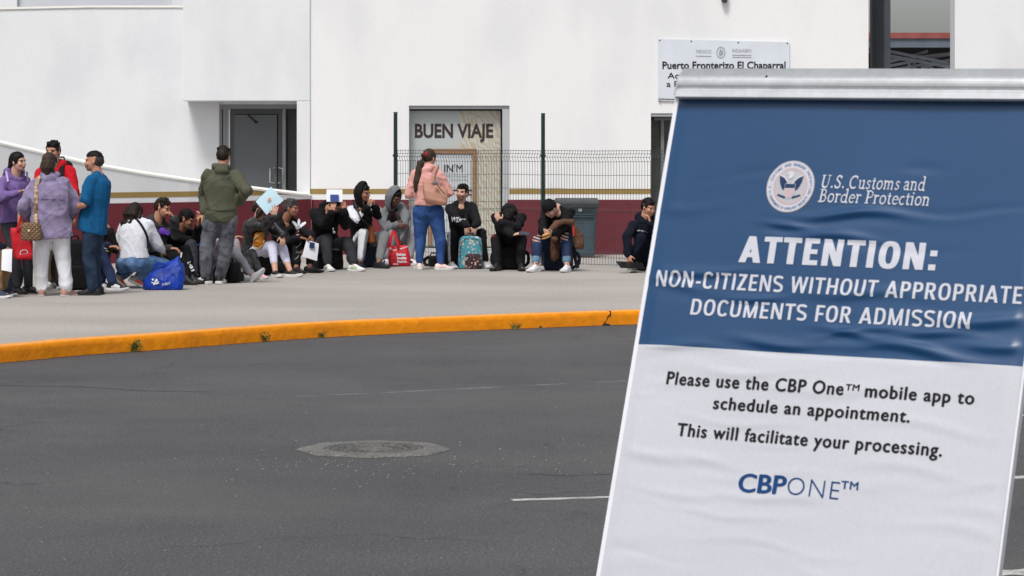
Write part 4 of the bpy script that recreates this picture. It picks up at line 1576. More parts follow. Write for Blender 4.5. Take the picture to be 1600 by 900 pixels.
# ------------------------------------------------------------------ people: one continuous body each, clothing over it
SKIN = [mat('skin_light', rgb(205, 160, 138, 0.9), 0.55, 0.06, 14, spec=0.35),
        mat('skin_olive', rgb(190, 138, 112, 0.92), 0.55, 0.06, 14, spec=0.35),
        mat('skin_brown', rgb(152, 105, 83, 0.92), 0.55, 0.06, 14, spec=0.35),
        mat('skin_dark', rgb(104, 72, 58, 0.9), 0.55, 0.06, 14, spec=0.35)]
LIPS = mat('lips', rgb(150, 86, 80, 0.9), 0.5, 0.03)
EYE = mat('eye_dark', (0.045, 0.03, 0.025), 0.3, 0.02)
EYEW = mat('eye_white', (0.42, 0.40, 0.38), 0.35, 0.02)
STUB = mat('stubble', rgb(158, 120, 102, 0.85), 0.7, 0.1, 60)
HAIRB = mat('black_hair', (0.010, 0.0085, 0.008), 0.62, 0.25, 40, stretch=(1, 1, 0.2), spec=0.16)
CROP = mat('cropped_hair', (0.050, 0.040, 0.034), 0.8, 0.2, 60)
HAIRD = mat('dark_brown_hair', (0.022, 0.014, 0.010), 0.6, 0.25, 40, col2=(0.012, 0.008, 0.006), stretch=(3, 3, 0.3), spec=0.18)
HAIRBR = mat('brown_hair', (0.062, 0.040, 0.028), 0.6, 0.25, 40, col2=(0.020, 0.013, 0.009), stretch=(3, 3, 0.3), spec=0.2)
HAIRG = mat('greying_hair', (0.055, 0.052, 0.052), 0.6, 0.25, 50, col2=(0.016, 0.015, 0.015), ramp=(0.4, 0.6))


def cloth(name, col, var=0.08, rough=0.92, fine=0.10, col2=None, vs=10, spec=0.12, sheen=0.0, ramp=(0.35, 0.65)):
    return mat(name, col, rough, var, vs, 0.35, 160.0, col2=col2, fine=fine, fs=180, spec=spec, sheen=sheen, ramp=ramp)


def fwd_of(yaw):
    return Vector((math.sin(R(yaw)), -math.cos(R(yaw)), 0))


UPZ = Vector((0, 0, 1))


def ik(a, c, l1, l2, hint):
    """middle joint between a and c; hint is a photo pixel or a direction the joint bends towards"""
    d = c - a
    L = d.length
    if L > (l1 + l2) * 0.995:
        k = L / ((l1 + l2) * 0.995)
        l1, l2 = l1 * k, l2 * k
    dn = d.normalized()
    x = (l1 * l1 - l2 * l2 + L * L) / (2 * L)
    r = math.sqrt(max(0, l1 * l1 - x * x))
    m = a + dn * x
    t = UPZ if abs(dn.z) < 0.9 else Vector((1, 0, 0))
    e1 = dn.cross(t).normalized()
    e2 = dn.cross(e1)
    best, bs = None, 1e9
    for k in range(120):
        an = 2 * math.pi * k / 120
        q = m + (e1 * math.cos(an) + e2 * math.sin(an)) * r
        if isinstance(hint, Vector):
            s = -(q - m).dot(hint)
        else:
            pp = pix(q)
            s = (pp.x - hint[0]) ** 2 + (pp.y - hint[1]) ** 2
            if len(hint) > 2:
                s += -hint[2] * (q.y - m.y) * 400       # third number: +1 prefers away, -1 prefers near
        if s < bs:
            best, bs = q, s
    return best


class Fig:
    pass


def hand(mb, wr, hd, pn, s, curl=0.5, side=1, spread=1.0, thumb=0.6):
    """palm, four jointed fingers of unequal length and a thumb; hd towards the fingers, pn out of the palm"""
    hd = hd.normalized()
    pn = (pn - hd * pn.dot(hd))
    pn = pn.normalized() if pn.length > 1e-4 else hd.cross(Vector((0.3, 0.5, 0.8))).normalized()
    lat = hd.cross(pn).normalized() * side       # towards the thumb
    rings = []
    for t, w, h in ((-0.02, .026, .019), (0.0, .028, .018), (.03, .037, .016), (.06, .042, .0145), (.085, .041, .0125), (.095, .038, .011)):
        rings.append(mb.ering(wr + hd * t * s, lat * w * s, pn * h * s, 12))
    mb.loft(rings)
    for i, (ln, lt) in enumerate(((.074, .032), (.084, .0105), (.077, -.0110), (.060, -.0315))):
        p = wr + hd * (.088 - .006 * abs(i - 1.2)) * s + lat * lt * s
        d = (hd + lat * (lt * 3.2 * spread)).normalized()
        r = .0092
        for k, fr in enumerate((0.45, 0.31, 0.24)):
            a = curl * (0.75, 1.0, 0.7)[k]
            d = (d * math.cos(a) + pn * math.sin(a)).normalized()
            q = p + d * ln * fr * s
            mb.rcone(p, q, r * s, (r - .0009) * s, 8)
            p, r = q, r - .0009
        # re-straighten the bend plane
    p = wr + hd * .022 * s + lat * .026 * s + pn * .004 * s
    d = (hd * .62 + lat * .75 + pn * .30 * thumb).normalized()
    q = p + d * .045 * s
    mb.rcone(p, q, .0135 * s, .0105 * s, 8)
    d = (d * .7 + hd * .6 + pn * .35 * thumb).normalized()
    mb.rcone(q, q + d * .032 * s, .0105 * s, .0085 * s, 8)


def head_frame(yaw, pitch, roll):
    f = fwd_of(yaw)
    r = f.cross(UPZ)
    f2 = f * math.cos(R(pitch)) - UPZ * math.sin(R(pitch))
    u2 = UPZ * math.cos(R(pitch)) + f * math.sin(R(pitch))
    r2 = r * math.cos(R(roll)) + u2 * math.sin(R(roll))
    u3 = u2 * math.cos(R(roll)) - r * math.sin(R(roll))
    return Matrix((r2, f2, u3)).transposed()     # columns: right, forward, up


def spine(F_, t):
    a, b, c = F_.pel, F_.mid, F_.neck
    return a * (1 - t) ** 2 + b * 2 * t * (1 - t) + c * t * t


def sp_frame(F_, t):
    d = (spine(F_, t + 0.03) - spine(F_, t - 0.03)).normalized()
    k = min(1, max(0, t))
    r0 = (F_.rp * (1 - k) + F_.rs_ * k).normalized()
    r = (r0 - d * r0.dot(d)).normalized()
    f = d.cross(r)
    return r, f, d


TORSO = [(-.16, .120, .095), (-.08, .155, .120), (0.0, .168, .126), (.14, .158, .116), (.32, .146, .108), (.50, .155, .112), (.68, .172, .120), (.80, .168, .112), (.90, .138, .094), (.98, .095, .072), (1.04, .062, .058)]


def torso(mb, F_, grow=0.0, lo=-.16, hi=1.04, hem=0.0, belly=0.0, n=18, skirt=False, flat=0.0):
    rings = []
    s = F_.s
    ts = [t for t, _, _ in TORSO]
    span = [lo] + [t for t in ts if lo < t < hi] + [hi]
    for t in span:
        w = np.interp(t, ts, [a for _, a, _ in TORSO]) * F_.wide
        d = np.interp(t, ts, [b for _, _, b in TORSO]) * F_.deep
        if skirt and t < 0:
            w, d = max(w, .168 * F_.wide), max(d, .126 * F_.deep)
        r, f, u = sp_frame(F_, t)
        g = grow * (1.0 if t < 0.9 else max(0.2, 1 - (t - 0.9) * 6))
        bl = belly * math.exp(-((t - 0.2) / 0.25) ** 2)
        if t <= lo + .12:
            g += hem
        c = spine(F_, t) + f * bl * 0.6
        rings.append(mb.ering(c, r * (w * s + g), f * (d * s + g + bl * 0.5 - flat), n))
    mb.loft(rings)


def head(mb, F_):
    s, M, c = F_.hs, F_.HM, F_.hc

    def L(x, y, z):
        return c + M @ (Vector((x, y, z)) * s)
    mb.ell(L(0, -.012, .036), .074 * s, .096 * s, .088 * s, M, 18, 12)
    mb.ell(L(0, .026, -.02), .066 * s, .066 * s, .088 * s, M, 16, 10)
    mb.ell(L(0, .040, -.068), .052 * s, .048 * s, .038 * s, M, 14, 8)
    mb.ell(L(0, .062, -.088), .024 * s, .024 * s, .018 * s, M, 10, 6)
    for x in (-1, 1):
        mb.ell(L(.041 * x, .062, -.022), .024 * s, .026 * s, .026 * s, M, 10, 6)      # cheek
        mb.ell(L(.028 * x, .080, .026), .028 * s, .015 * s, .010 * s, M, 10, 6)       # brow
        mb.ell(L(.077 * x, -.008, -.008), .008 * s, .016 * s, .025 * s, M @ Matrix.Rotation(-0.25 * x, 3, 'Z'), 10, 8)
    mb.rcone(L(0, .082, .016), L(0, .099, -.022), .009 * s, .0125 * s, 8)
    for x in (-1, 1):
        mb.ell(L(.013 * x, .090, -.027), .009 * s, .010 * s, .008 * s, M, 8, 6)
    mb.ell(L(0, .092, -.051), .024 * s, .011 * s, .0065 * s, M, 10, 6)
    mb.ell(L(0, .090, -.062), .021 * s, .011 * s, .0065 * s, M, 10, 6)
    nb = spine(F_, 1.0)
    for k in 'RL':
        mb.rcone(nb, F_.sh[k].lerp(nb, .3), .050 * s, .050 * s, 10)
    mb.rcone(L(0, -.022, -.045), nb - UPZ * 0.01, .058 * s, .064 * s, 14)
    mb.rcone(nb + UPZ * 0.02, nb - UPZ * 0.05, .062 * s, .085 * s, 12)


def face_paint(me, F_, org, stub=False):
    c = centers_np(me) + np.array(org)
    M = np.array(F_.HM)
    q = (c - np.array(F_.hc)) @ M / F_.hs        # head coordinates
    x, y, z = q[:, 0], q[:, 1], q[:, 2]
    mi = np.zeros(len(c), dtype=np.int32)
    near = (np.abs(x) < .1) & (y > .045) & (np.abs(z) < .13)
    if stub:
        mi[near & (z < -.036) & (y < .13)] = 5
        mi[near & (np.abs(z + .041) < .006) & (np.abs(x) < .026)] = 5
    ax = np.abs(x)
    lip = near & (ax < .023) & (z > -.067) & (z < -.047) & (y > .08)
    mi[lip] = 1
    mi[near & (ax < .022) & (np.abs(z + .0565) < .0022) & (y > .08)] = 2
    eye = near & (np.abs(ax - .030) < .0145) & (np.abs(z - .006) < .0062)
    mi[eye & (np.abs(ax - .030) < .0105)] = 2
    brow = near & (ax > .010) & (ax < .052) & (np.abs(z - .0275 + np.maximum(ax - .036, 0) * .35) < .0042)
    mi[brow] = 4
    me.polygons.foreach_set('material_index', mi)


def hair_shell(mb, F_, kind, seed=0):
    s, M, c = F_.hs, F_.HM, F_.hc

    def L(x, y, z):
        return c + M @ (Vector((x, y, z)) * s)
    if kind in ('short', 'fade', 'curly', 'slick'):
        k = {'short': 1.0, 'fade': 0.97, 'curly': 1.05, 'slick': 0.98}[kind]
        mb.ell(L(0, -.010, .068), .076 * s * k, .096 * s * k, .066 * s * k, M, 20, 12)
        mb.ell(L(0, -.048, .022), .0775 * s, .074 * s, .086 * s, M, 18, 12)
        if kind != 'fade':
            for x in (-1, 1):
                mb.ell(L(.064 * x, .012, .045), .016 * s, .034 * s, .040 * s, M, 10, 8)
        if kind in ('curly', 'short'):
            rs = random.Random(seed)
            for _ in range(26 if kind == 'curly' else 16):
                a, e = rs.uniform(0, 6.28), rs.uniform(0.2, 1.4)
                p = Vector((math.cos(a) * math.cos(e) * .074, math.sin(a) * math.cos(e) * .092 - .010, .075 + math.sin(e) * .058))
                mb.ell(L(*p), .019 * s, .019 * s, .015 * s, M, 8, 6)
    else:                                        # long hair gathered close to the skull
        mb.ell(L(0, -.016, .055), .082 * s, .098 * s, .082 * s, M, 20, 12)
        mb.ell(L(0, -.050, .020), .082 * s, .070 * s, .090 * s, M, 18, 12)
        for x in (-1, 1):
            mb.ell(L(.070 * x, .018, .030), .016 * s, .036 * s, .050 * s, M, 10, 8)


def hood_up(mb, F_, grow=1.0, point=0.0, open_=118, drop=0.10):
    """an open hood: a thick shell round the head with the face side left free"""
    s, M, c = F_.hs * grow, F_.HM, F_.hc
    out, inn = [], []
    n = 26
    for i in range(12):
        th = R(4 + (open_ - 4) * i / 11)
        ro, ri = [], []
        for k in range(n):
            a = 2 * math.pi * k / n
            d = Vector((math.sin(th) * math.cos(a), -math.cos(th), math.sin(th) * math.sin(a)))
            rx, ry, rz = .100, .128, .128
            if d.z < 0:
                rz += drop * max(0, -d.z)
            pt = point * max(0, d.z) ** 3
            p = Vector((d.x * rx * (1 - 0.25 * max(0, d.z) ** 2), d.y * ry - .012, d.z * rz + .018 + pt))
            ro.append(c + M @ (p * s))
            ri.append(c + M @ (Vector((p.x * .86, p.y * .88 + .004, (p.z - .018) * .87 + .018)) * s))
        out.append(ro)
        inn.append(ri)
    mb.loft(out + inn[::-1])


def hood_down(mb, F_, k=1.0):
    """a hood lying bunched behind the neck"""
    s = F_.s
    r, f, d = sp_frame(F_, 0.98)
    b = spine(F_, 0.99)
    pts = []
    for i in range(13):
        a = 2 * math.pi * i / 12
        pts.append((b + (r * math.sin(a) * .088 + f * (math.cos(a) * .075 + .005) + d * (.045 - .060 * (math.cos(a) > 0) * math.cos(a) + .02 * (math.cos(a) < 0))) * s * k, (.030 if math.cos(a) > 0 else .046) * s * k))
    for (p, ra), (q, rb) in zip(pts, pts[1:]):
        mb.rcone(p, q, ra, rb, 8)
    mb.ell(b + (-f * .100 + d * (.015)) * s * k, .098 * s * k, .052 * s * k, .060 * s * k, Matrix((r, f, d)).transposed(), 14, 8)
    mb.ell(b + (-f * .082 + d * (.062)) * s * k, .090 * s * k, .050 * s * k, .040 * s * k, Matrix((r, f, d)).transposed(), 14, 8)


def shoe(parent, F_, side, name, upper, sole, stripe=None, k=1.0, high=0.0, thick=1.0):
    ank, toe, pit = F_.ank[side], F_.toe[side], F_.pitch[side]
    f = fwd_of(toe)
    r = f.cross(UPZ)
    f2 = f * math.cos(R(pit)) - UPZ * math.sin(R(pit))
    u2 = UPZ * math.cos(R(pit)) + f * math.sin(R(pit))
    s = F_.s * k
    base = ank - u2 * F_.ankh
    mb = MB()

    def sec(l, w, h, z0):
        c = base + f2 * l * s
        ring = []
        for a in range(13):
            an = math.pi * a / 12
            ring.append(c + r * math.cos(an) * w * s * (1.0 if a in (0, 12) else 1.0) + u2 * (z0 + (h - z0) * math.sin(an) ** 0.8) * s)
        return ring
    z0 = 0.020 * thick
    rings = [sec(l, w, h, z0) for l, w, h in ((-.082, .012, .050), (-.078, .026, .078 + high), (-.055, .036, .092 + high), (-.015, .039, .098 + high), (.025, .040, .094 + high * .8), (.06, .041, .080 + high * .2), (.095, .045, .064), (.13, .047, .053), (.16, .042, .045), (.182, .030, .037), (.192, .012, .029))]
    mb.loft(rings)
    up = mb.build(name, [upper] + ([stripe] if stripe else []), parent, smooth=True)
    if stripe:
        me = up.data
        c = centers_np(me) + np.array(WO[parent.name]) - np.array(base)
        l, z, x = c @ np.array(f2) / s, c @ np.array(u2) / s, np.abs(c @ np.array(r)) / s
        mi = np.zeros(len(me.polygons), dtype=np.int32)
        mi[(l > -.03) & (l < .09) & (x > .028) & (z < .07)] = 1
        me.polygons.foreach_set('material_index', mi)
    mb = MB()
    outl = []
    for l, w in ((-.090, .010), (-.084, .030), (-.05, .041), (0, .040), (.05, .041), (.09, .047), (.13, .050), (.165, .045), (.19, .031), (.200, .012)):
        outl.append((l, w))
    pts = [(l, w) for l, w in outl] + [(l, -w) for l, w in outl[::-1]]
    def lay(z, g, up_):
        return [base + f2 * (l * g) * s + r * w * g * s + u2 * (z * s + (max(0, (l - .14)) * .22 * s) + (max(0, -l - .06) * .12 * s)) for l, w in pts]
    mb.loft([lay(0.0, .96, 0), lay(.006, 1.0, 0), lay(.024 * thick, 1.0, 0), lay(.026 * thick, .93, 0)])
    mb.build('sole', sole, up)
    return up


def person(spec):
    """spec holds photo pixels with depth offsets; every joint becomes a point of the place"""
    g = spec.get
    F_ = Fig()
    Y0 = spec['Y']
    F_.s = s = g('s', 1.0)
    F_.hs = s * g('head_k', 1.0)
    F_.wide, F_.deep = g('wide', 1.0), g('deep', 1.0)
    J = lambda t: P(t[0], t[1], Y0 + (t[2] if len(t) > 2 else 0.0))
    F_.pel, F_.neck = J(spec['pel']), J(spec['neck'])
    tl = 0.50 * s
    d = F_.neck - F_.pel
    yaw = spec['yaw']
    py = g('pyaw', yaw)
    fw = fwd_of(yaw)
    F_.rp = fwd_of(py).cross(UPZ)
    F_.rs_ = fw.cross(UPZ)
    if 'sroll' in spec:                          # shoulders tilted
        F_.rs_ = (F_.rs_ * math.cos(R(spec['sroll'])) + UPZ * math.sin(R(spec['sroll']))).normalized()
    F_.mid = (F_.pel + F_.neck) / 2 - fw * g('slouch', 0.03) * s
    F_.hc = J(spec['head'])
    F_.HM = head_frame(g('hyaw', yaw), g('hpitch', 0), g('hroll', 0))
    org = Vector((F_.pel.x, F_.pel.y, 0))
    F_.ankh = 0.085 * s
    # arms
    sides = {'R': 1, 'L': -1}
    F_.sh, F_.el, F_.wr, F_.hd, F_.pn = {}, {}, {}, {}, {}
    r88, f88, d88 = sp_frame(F_, 0.9)
    for k, sg_ in sides.items():
        a = spec['arm' + k]
        sh = spine(F_, 0.90) + r88 * sg_ * g('shw', .160) * s * F_.wide ** 0.5 + f88 * a.get('sf', 0.0) + d88 * a.get('su', 0.0)
        wr = J(a['w'])
        L = (wr - sh).length
        mx = 0.545 * s
        el = ik(sh, wr, .29 * s, .255 * s, a.get('e', Vector((0, 0, -1))))
        F_.sh[k], F_.el[k], F_.wr[k] = sh, el, wr
        fd = (wr - el).normalized()
        F_.hd[k] = (Vector(a['hd']).normalized() if 'hd' in a else fd)
        F_.pn[k] = Vector(a.get('pn', (0, 0, -1)))
    # legs
    F_.hip, F_.kn, F_.ank, F_.toe, F_.pitch = {}, {}, {}, {}, {}
    for k, sg_ in sides.items():
        a = spec['leg' + k]
        hip = F_.pel - (F_.neck - F_.pel).normalized() * .03 * s + F_.rp * sg_ * .092 * s * F_.wide ** 0.5
        fx, fy = a['a'][0], a['a'][1]            # ankle column and depth; the sole stands on the ground unless lifted
        lift = a.get('lift', 0.0)
        ank = Vector((PX(fx, Y0 + fy), Y0 + fy, F_.ankh + lift))
        F_.pitch[k] = a.get('pit', 0)
        if F_.pitch[k]:
            ank.z = F_.ankh * math.cos(R(F_.pitch[k])) + lift + (0.13 * s * math.sin(R(F_.pitch[k])) if F_.pitch[k] > 0 else 0.075 * s * math.sin(R(-F_.pitch[k])))
        l1, l2 = .43 * s, .42 * s
        if g('stand'):
            k_ = (ank - hip).length / ((l1 + l2) * .996)
            l1, l2 = l1 * k_, l2 * k_
        kn = ik(hip, ank, l1, l2, a.get('k', fwd_of(py)))
        F_.hip[k], F_.kn[k], F_.ank[k] = hip, kn, ank
        F_.toe[k] = a.get('t', py)
    # ---- body
    mb = MB()
    torso(mb, F_, -0.012)
    head(mb, F_)
    for k, sg_ in sides.items():
        fat = g('fat', 1.0)
        mb.ell(F_.sh[k], .056 * s, .056 * s, .056 * s)
        mb.rcone(F_.sh[k], F_.el[k], .050 * s * fat, .038 * s * fat, 12)
        ml = F_.el[k].lerp(F_.wr[k], 0.3)
        mb.rcone(F_.el[k], ml, .038 * s * fat, .040 * s * fat, 12)
        mb.rcone(ml, F_.wr[k], .040 * s * fat, .026 * s, 12)
        a = spec['arm' + k]
        hand(mb, F_.wr[k], F_.hd[k], F_.pn[k], s * a.get('hk', 1.0), a.get('curl', 0.45), sg_ * a.get('flip', 1), a.get('spread', 1.0))
        mb.rcone(F_.hip[k], F_.kn[k], .082 * s * fat, .054 * s * fat, 12)
        mc_ = F_.kn[k].lerp(F_.ank[k], 0.3)
        mb.rcone(F_.kn[k], mc_, .052 * s * fat, .054 * s * fat, 12)
        mb.rcone(mc_, F_.ank[k], .054 * s * fat, .036 * s, 12)
        tf = fwd_of(F_.toe[k])
        pt = R(F_.pitch[k])
        td = tf * math.cos(pt) - UPZ * math.sin(pt)
        tu = UPZ * math.cos(pt) + tf * math.sin(pt)
        mb.rcone(F_.ank[k] - tu * .045 * s - td * .03 * s, F_.ank[k] - tu * .052 * s + td * .13 * s, .030 * s, .024 * s, 10)
    me = remesh(mb, g('vox', 0.0075), 2, 'person', 0.45)
    me.transform(Matrix.Translation(-org))
    sk = SKIN[g('skin', 1)]
    brow = g('hairm', HAIRB)
    body = link('person', me, [sk, LIPS, EYE, EYEW, brow, STUB], None, org)
    face_paint(me, F_, org, g('stub', False))
    tag(body, spec['label'], 'person', g('group'))
    F_.body, F_.org = body, org
    # ---- hair or headwear
    hk = g('hair', 'short')
    if hk:
        mb = MB()
        hair_shell(mb, F_, hk, g('seed', 1))
        for fn in g('hair_extra', ()):
            fn(mb, F_)
        hm = remesh(mb, 0.0075, 1, 'hair')
        v = verts_np(hm).copy()
        nn = normals_np(hm)
        q = v * np.array((1, 1, 0.35))
        set_verts(hm, v + nn * (folds(q, g('seed', 1) + 7, 170.0) * (0.0030 if hk == 'long' else 0.0055))[:, None])
        if hk == 'fade':
            q = (centers_np(hm) - np.array(F_.hc)) @ np.array(F_.HM) / F_.hs
            hm.polygons.foreach_set('material_index', (q[:, 2] < .055).astype(np.int32))
        hm.transform(Matrix.Translation(-org))
        link('hair', hm, [brow, CROP] if hk == 'fade' else brow, body, org)
    # ---- trousers
    lw = g('leg_w', (.104, .072, .070, .058))    # hip, knee, calf, hem
    if g('trousers'):
        nm, mats, opt = spec['trousers']
        mb = MB()
        torso(mb, F_, 0.010, -.16, opt.get('waist', .20))
        cut = opt.get('cut', 0.94)
        for k in sides:
            mb.ell(F_.hip[k], lw[0] * s, lw[0] * s, lw[0] * s)
            mb.rcone(F_.hip[k], F_.kn[k], lw[0] * s, lw[1] * s, 14)
            e = F_.kn[k].lerp(F_.ank[k], cut)
            mc_ = F_.kn[k].lerp(e, 0.4)
            mb.rcone(F_.kn[k], mc_, lw[1] * s, lw[2] * s, 14)
            mb.rcone(mc_, e, lw[2] * s, lw[3] * s, 14)
        if opt.get('seat'):
            rr_, ff_, dd_ = sp_frame(F_, 0.0)
            for sg_ in (1, -1):
                mb.ell(F_.pel + rr_ * sg_ * .075 * s - ff_ * opt['seat'] * s - dd_ * .05 * s, .098 * s, .098 * s, .11 * s)
        me = remesh(mb, 0.0125, 4, nm)
        if opt.get('paint'):
            me.polygons.foreach_set('material_index', opt['paint'](F_, centers_np(me)).astype(np.int32))
        wrinkle(me, opt.get('amp', 0.010), g('seed', 1) * 3 + 1, opt.get('freq', 22.0))
        F_.tro_bvh = bvh_of(me)
        me.transform(Matrix.Translation(-org))
        F_.trousers = link(nm, me, mats, body, org)
    # ---- tops
    for nm, mats, opt in g('tops', ()):
        mb = MB()
        gr = opt.get('grow', 0.022)
        torso(mb, F_, gr, opt.get('lo', -.12), opt.get('hi', 1.02), opt.get('hem', 0.0), opt.get('belly', 0.0), skirt=True)
        sw = opt.get('sleeve', (.070, .060, .050))
        frac = opt.get('len', 0.97)
        for k in sides:
            mb.ell(F_.sh[k], .066 * s + gr * .35, .066 * s + gr * .35, .066 * s + gr * .35)
            if frac > 1.0 - 1e-6 or frac > 0.55:
                mb.rcone(F_.sh[k], F_.el[k], sw[0] * s, sw[1] * s, 14)
                ft_ = opt.get('len' + k, frac)
                e = F_.el[k].lerp(F_.wr[k], (ft_ - 0.5) * 2)
                mb.rcone(F_.el[k], e, sw[1] * s, sw[2] * s, 14)
                if opt.get('cuff'):
                    mb.rcone(e, e.lerp(F_.wr[k], 0.02), sw[2] * s * .92, sw[2] * s * .85, 12)
            else:
                e = F_.sh[k].lerp(F_.el[k], frac * 2)
                mb.rcone(F_.sh[k], e, sw[0] * s, sw[1] * s, 14)
        mb.rcone(F_.sh['R'].lerp(F_.sh['L'], 0.1), F_.sh['L'].lerp(F_.sh['R'], 0.1), .062 * s, .062 * s, 12)
        for k in sides:
            mb.rcone(spine(F_, 1.0).lerp(F_.sh[k], .12) + (F_.neck - F_.mid).normalized() * .022 * s, F_.sh[k].lerp(spine(F_, .95), .25), .058 * s, .066 * s, 12)
        if opt.get('hood') == 'down':
            hood_down(mb, F_, opt.get('hood_k', 1.0))
        if opt.get('collar'):
            rr_, ff_, dd_ = sp_frame(F_, 1.0)
            for k in range(12):
                a0, a1 = 2 * math.pi * k / 12, 2 * math.pi * (k + 1) / 12
                cc = spine(F_, 1.0) + dd_ * opt['collar']
                mb.rcone(cc + (rr_ * math.cos(a0) + ff_ * math.sin(a0)) * .072 * s, cc + (rr_ * math.cos(a1) + ff_ * math.sin(a1)) * .072 * s, .024 * s, .024 * s, 8)
        for fn in opt.get('extra', ()):
            fn(mb, F_)
        me = remesh(mb, 0.0115, 6, nm)
        if opt.get('paint'):
            me.polygons.foreach_set('material_index', opt['paint'](F_, centers_np(me)).astype(np.int32))
        wrinkle(me, opt.get('amp', 0.015), g('seed', 1) * 5 + 2, opt.get('freq', 19.0))
        F_.top_bvh = bvh_of(me)
        me.transform(Matrix.Translation(-org))
        F_.top = link(nm, me, mats, body, org)
        if opt.get('hood') == 'up':
            mb = MB()
            hood_up(mb, F_, opt.get('hood_k', 1.0), opt.get('point', 0.0), opt.get('open', 118), opt.get('drop', 0.10))
            hm = remesh(mb, 0.010, 2, 'hood')
            wrinkle(hm, 0.004, g('seed', 1) + 40, 30)
            hm.transform(Matrix.Translation(-org))
            link('hood', hm, mats[0] if isinstance(mats, (list, tuple)) else mats, body, org)
    # ---- shoes
    if g('shoes'):
        nm, up_, so_, opt = spec['shoes']
        for k in sides:
            if k in opt.get('skip', ()):
                continue
            shoe(body, F_, k, nm, up_, so_, opt.get('stripe'), opt.get('k', 1.0), opt.get('high', 0.0), opt.get('thick', 1.0))
    return F_


def side_of(F_, c, k):
    """for leg k: along (0 hip .. 1 knee .. 2 ankle) and the outward share of each face centre"""
    h, kn, an = np.array(F_.hip[k]), np.array(F_.kn[k]), np.array(F_.ank[k])
    out = np.full(len(c), -9.0)
    lat = np.zeros(len(c))
    frn = np.zeros(len(c))
    dist = np.full(len(c), 9.0)
    R_ = np.array(F_.rp) * (1 if k == 'R' else -1)
    for i, (a, b) in enumerate(((h, kn), (kn, an))):
        d = b - a
        L = np.linalg.norm(d)
        d = d / L
        t = (c - a) @ d / L
        q = (c - a) - np.outer((c - a) @ d, d)
        ds = np.linalg.norm(q, axis=1)
        ok = (t > -.1) & (t < 1.12) & (ds < dist) & (ds < 0.16)
        r = R_ - d * (R_ @ d)
        r /= np.linalg.norm(r)
        f = np.cross(r, d)
        out[ok] = i + np.clip(t[ok], 0, 1)
        lat[ok] = (q[ok] @ r) / np.maximum(ds[ok], 1e-4)
        frn[ok] = (q[ok] @ f) / np.maximum(ds[ok], 1e-4)
        dist[ok] = ds[ok]
    return out, lat, frn, dist
# ------------------------------------------------------------------ fabrics
BLACKC = cloth('black_cotton', (0.0085, 0.0085, 0.010), 0.15, 0.8, spec=0.14)
BLACKC2 = cloth('washed_black_cotton', (0.0125, 0.0125, 0.0145), 0.15, 0.8, spec=0.14)
NAVYC = cloth('navy_cotton', (0.010, 0.012, 0.023), 0.15)
CHARC = cloth('charcoal_jersey', (0.034, 0.036, 0.042), 0.12)
GREYM = cloth('grey_marl', (0.17, 0.178, 0.19), 0.08, fine=0.18)
GREYP = cloth('grey_trousers', (0.20, 0.205, 0.21), 0.06, fine=0.14)
GREYL = cloth('pale_grey_trousers', (0.26, 0.26, 0.28), 0.06, fine=0.14)
WHITEC = cloth('white_cotton', (0.66, 0.67, 0.72), 0.04, fine=0.04)
WHITEJ = cloth('white_denim', (0.70, 0.70, 0.74), 0.03, fine=0.04)
LILACC = cloth('lilac_leggings', (0.60, 0.60, 0.74), 0.04, fine=0.04)
PURPLE = cloth('purple_fleece', rgb(124, 102, 158, 0.92), 0.08)
LAVEND = cloth('lavender_fleece', rgb(146, 134, 168, 0.92), 0.12, fine=0.25, sheen=0.3)
REDC = cloth('red_fleece', (0.50, 0.012, 0.022), 0.08)
BLUET = cloth('teal_blue_jersey', rgb(26, 92, 140, 0.9), 0.08)
OLIVE = cloth('olive_fleece', rgb(88, 90, 74, 0.92), 0.08)
PINKC = cloth('pale_pink_fleece', rgb(226, 168, 160, 0.92), 0.05)
KHAKI = cloth('khaki_cotton', rgb(120, 104, 84, 0.9), 0.1)
JEANB = cloth('blue_denim', rgb(62, 94, 150, 0.9), 0.1, col2=rgb(38, 66, 120, 0.9), vs=5, fine=0.15)
JEANL = cloth('light_blue_denim', rgb(118, 148, 184, 0.9), 0.1, col2=rgb(74, 106, 148, 0.9), vs=5, fine=0.15)
JEAND = cloth('dark_blue_denim', (0.012, 0.020, 0.042), 0.1, col2=(0.032, 0.055, 0.095), vs=7, fine=0.25, ramp=(0.3, 0.7))
JEANI = cloth('indigo_denim', (0.015, 0.024, 0.058), 0.1, col2=(0.028, 0.045, 0.10), vs=6, fine=0.2)
JEANG = cloth('washed_grey_denim', (0.145, 0.15, 0.172), 0.1, col2=(0.040, 0.041, 0.052), vs=7, fine=0.25, ramp=(0.35, 0.62))
JEANA = cloth('acid_wash_denim', (0.045, 0.046, 0.05), 0.1, col2=(0.018, 0.018, 0.02), vs=11, fine=0.3, ramp=(0.42, 0.6))
JEANP = cloth('pale_grey_denim', (0.42, 0.425, 0.45), 0.1, col2=(0.30, 0.305, 0.33), vs=6, fine=0.2)
CUFF = cloth('pale_denim_cuff', rgb(112, 142, 168, 0.85), 0.1)
LEATH = mat('black_leather', (0.014, 0.014, 0.015), 0.38, 0.15, 12, 0.4, 60, spec=0.5)
BEIGEC = cloth('tan_cloth', rgb(150, 120, 90, 0.9), 0.1)
LPANT = cloth('charcoal_denim', (0.050, 0.053, 0.063), 0.12, fine=0.2)
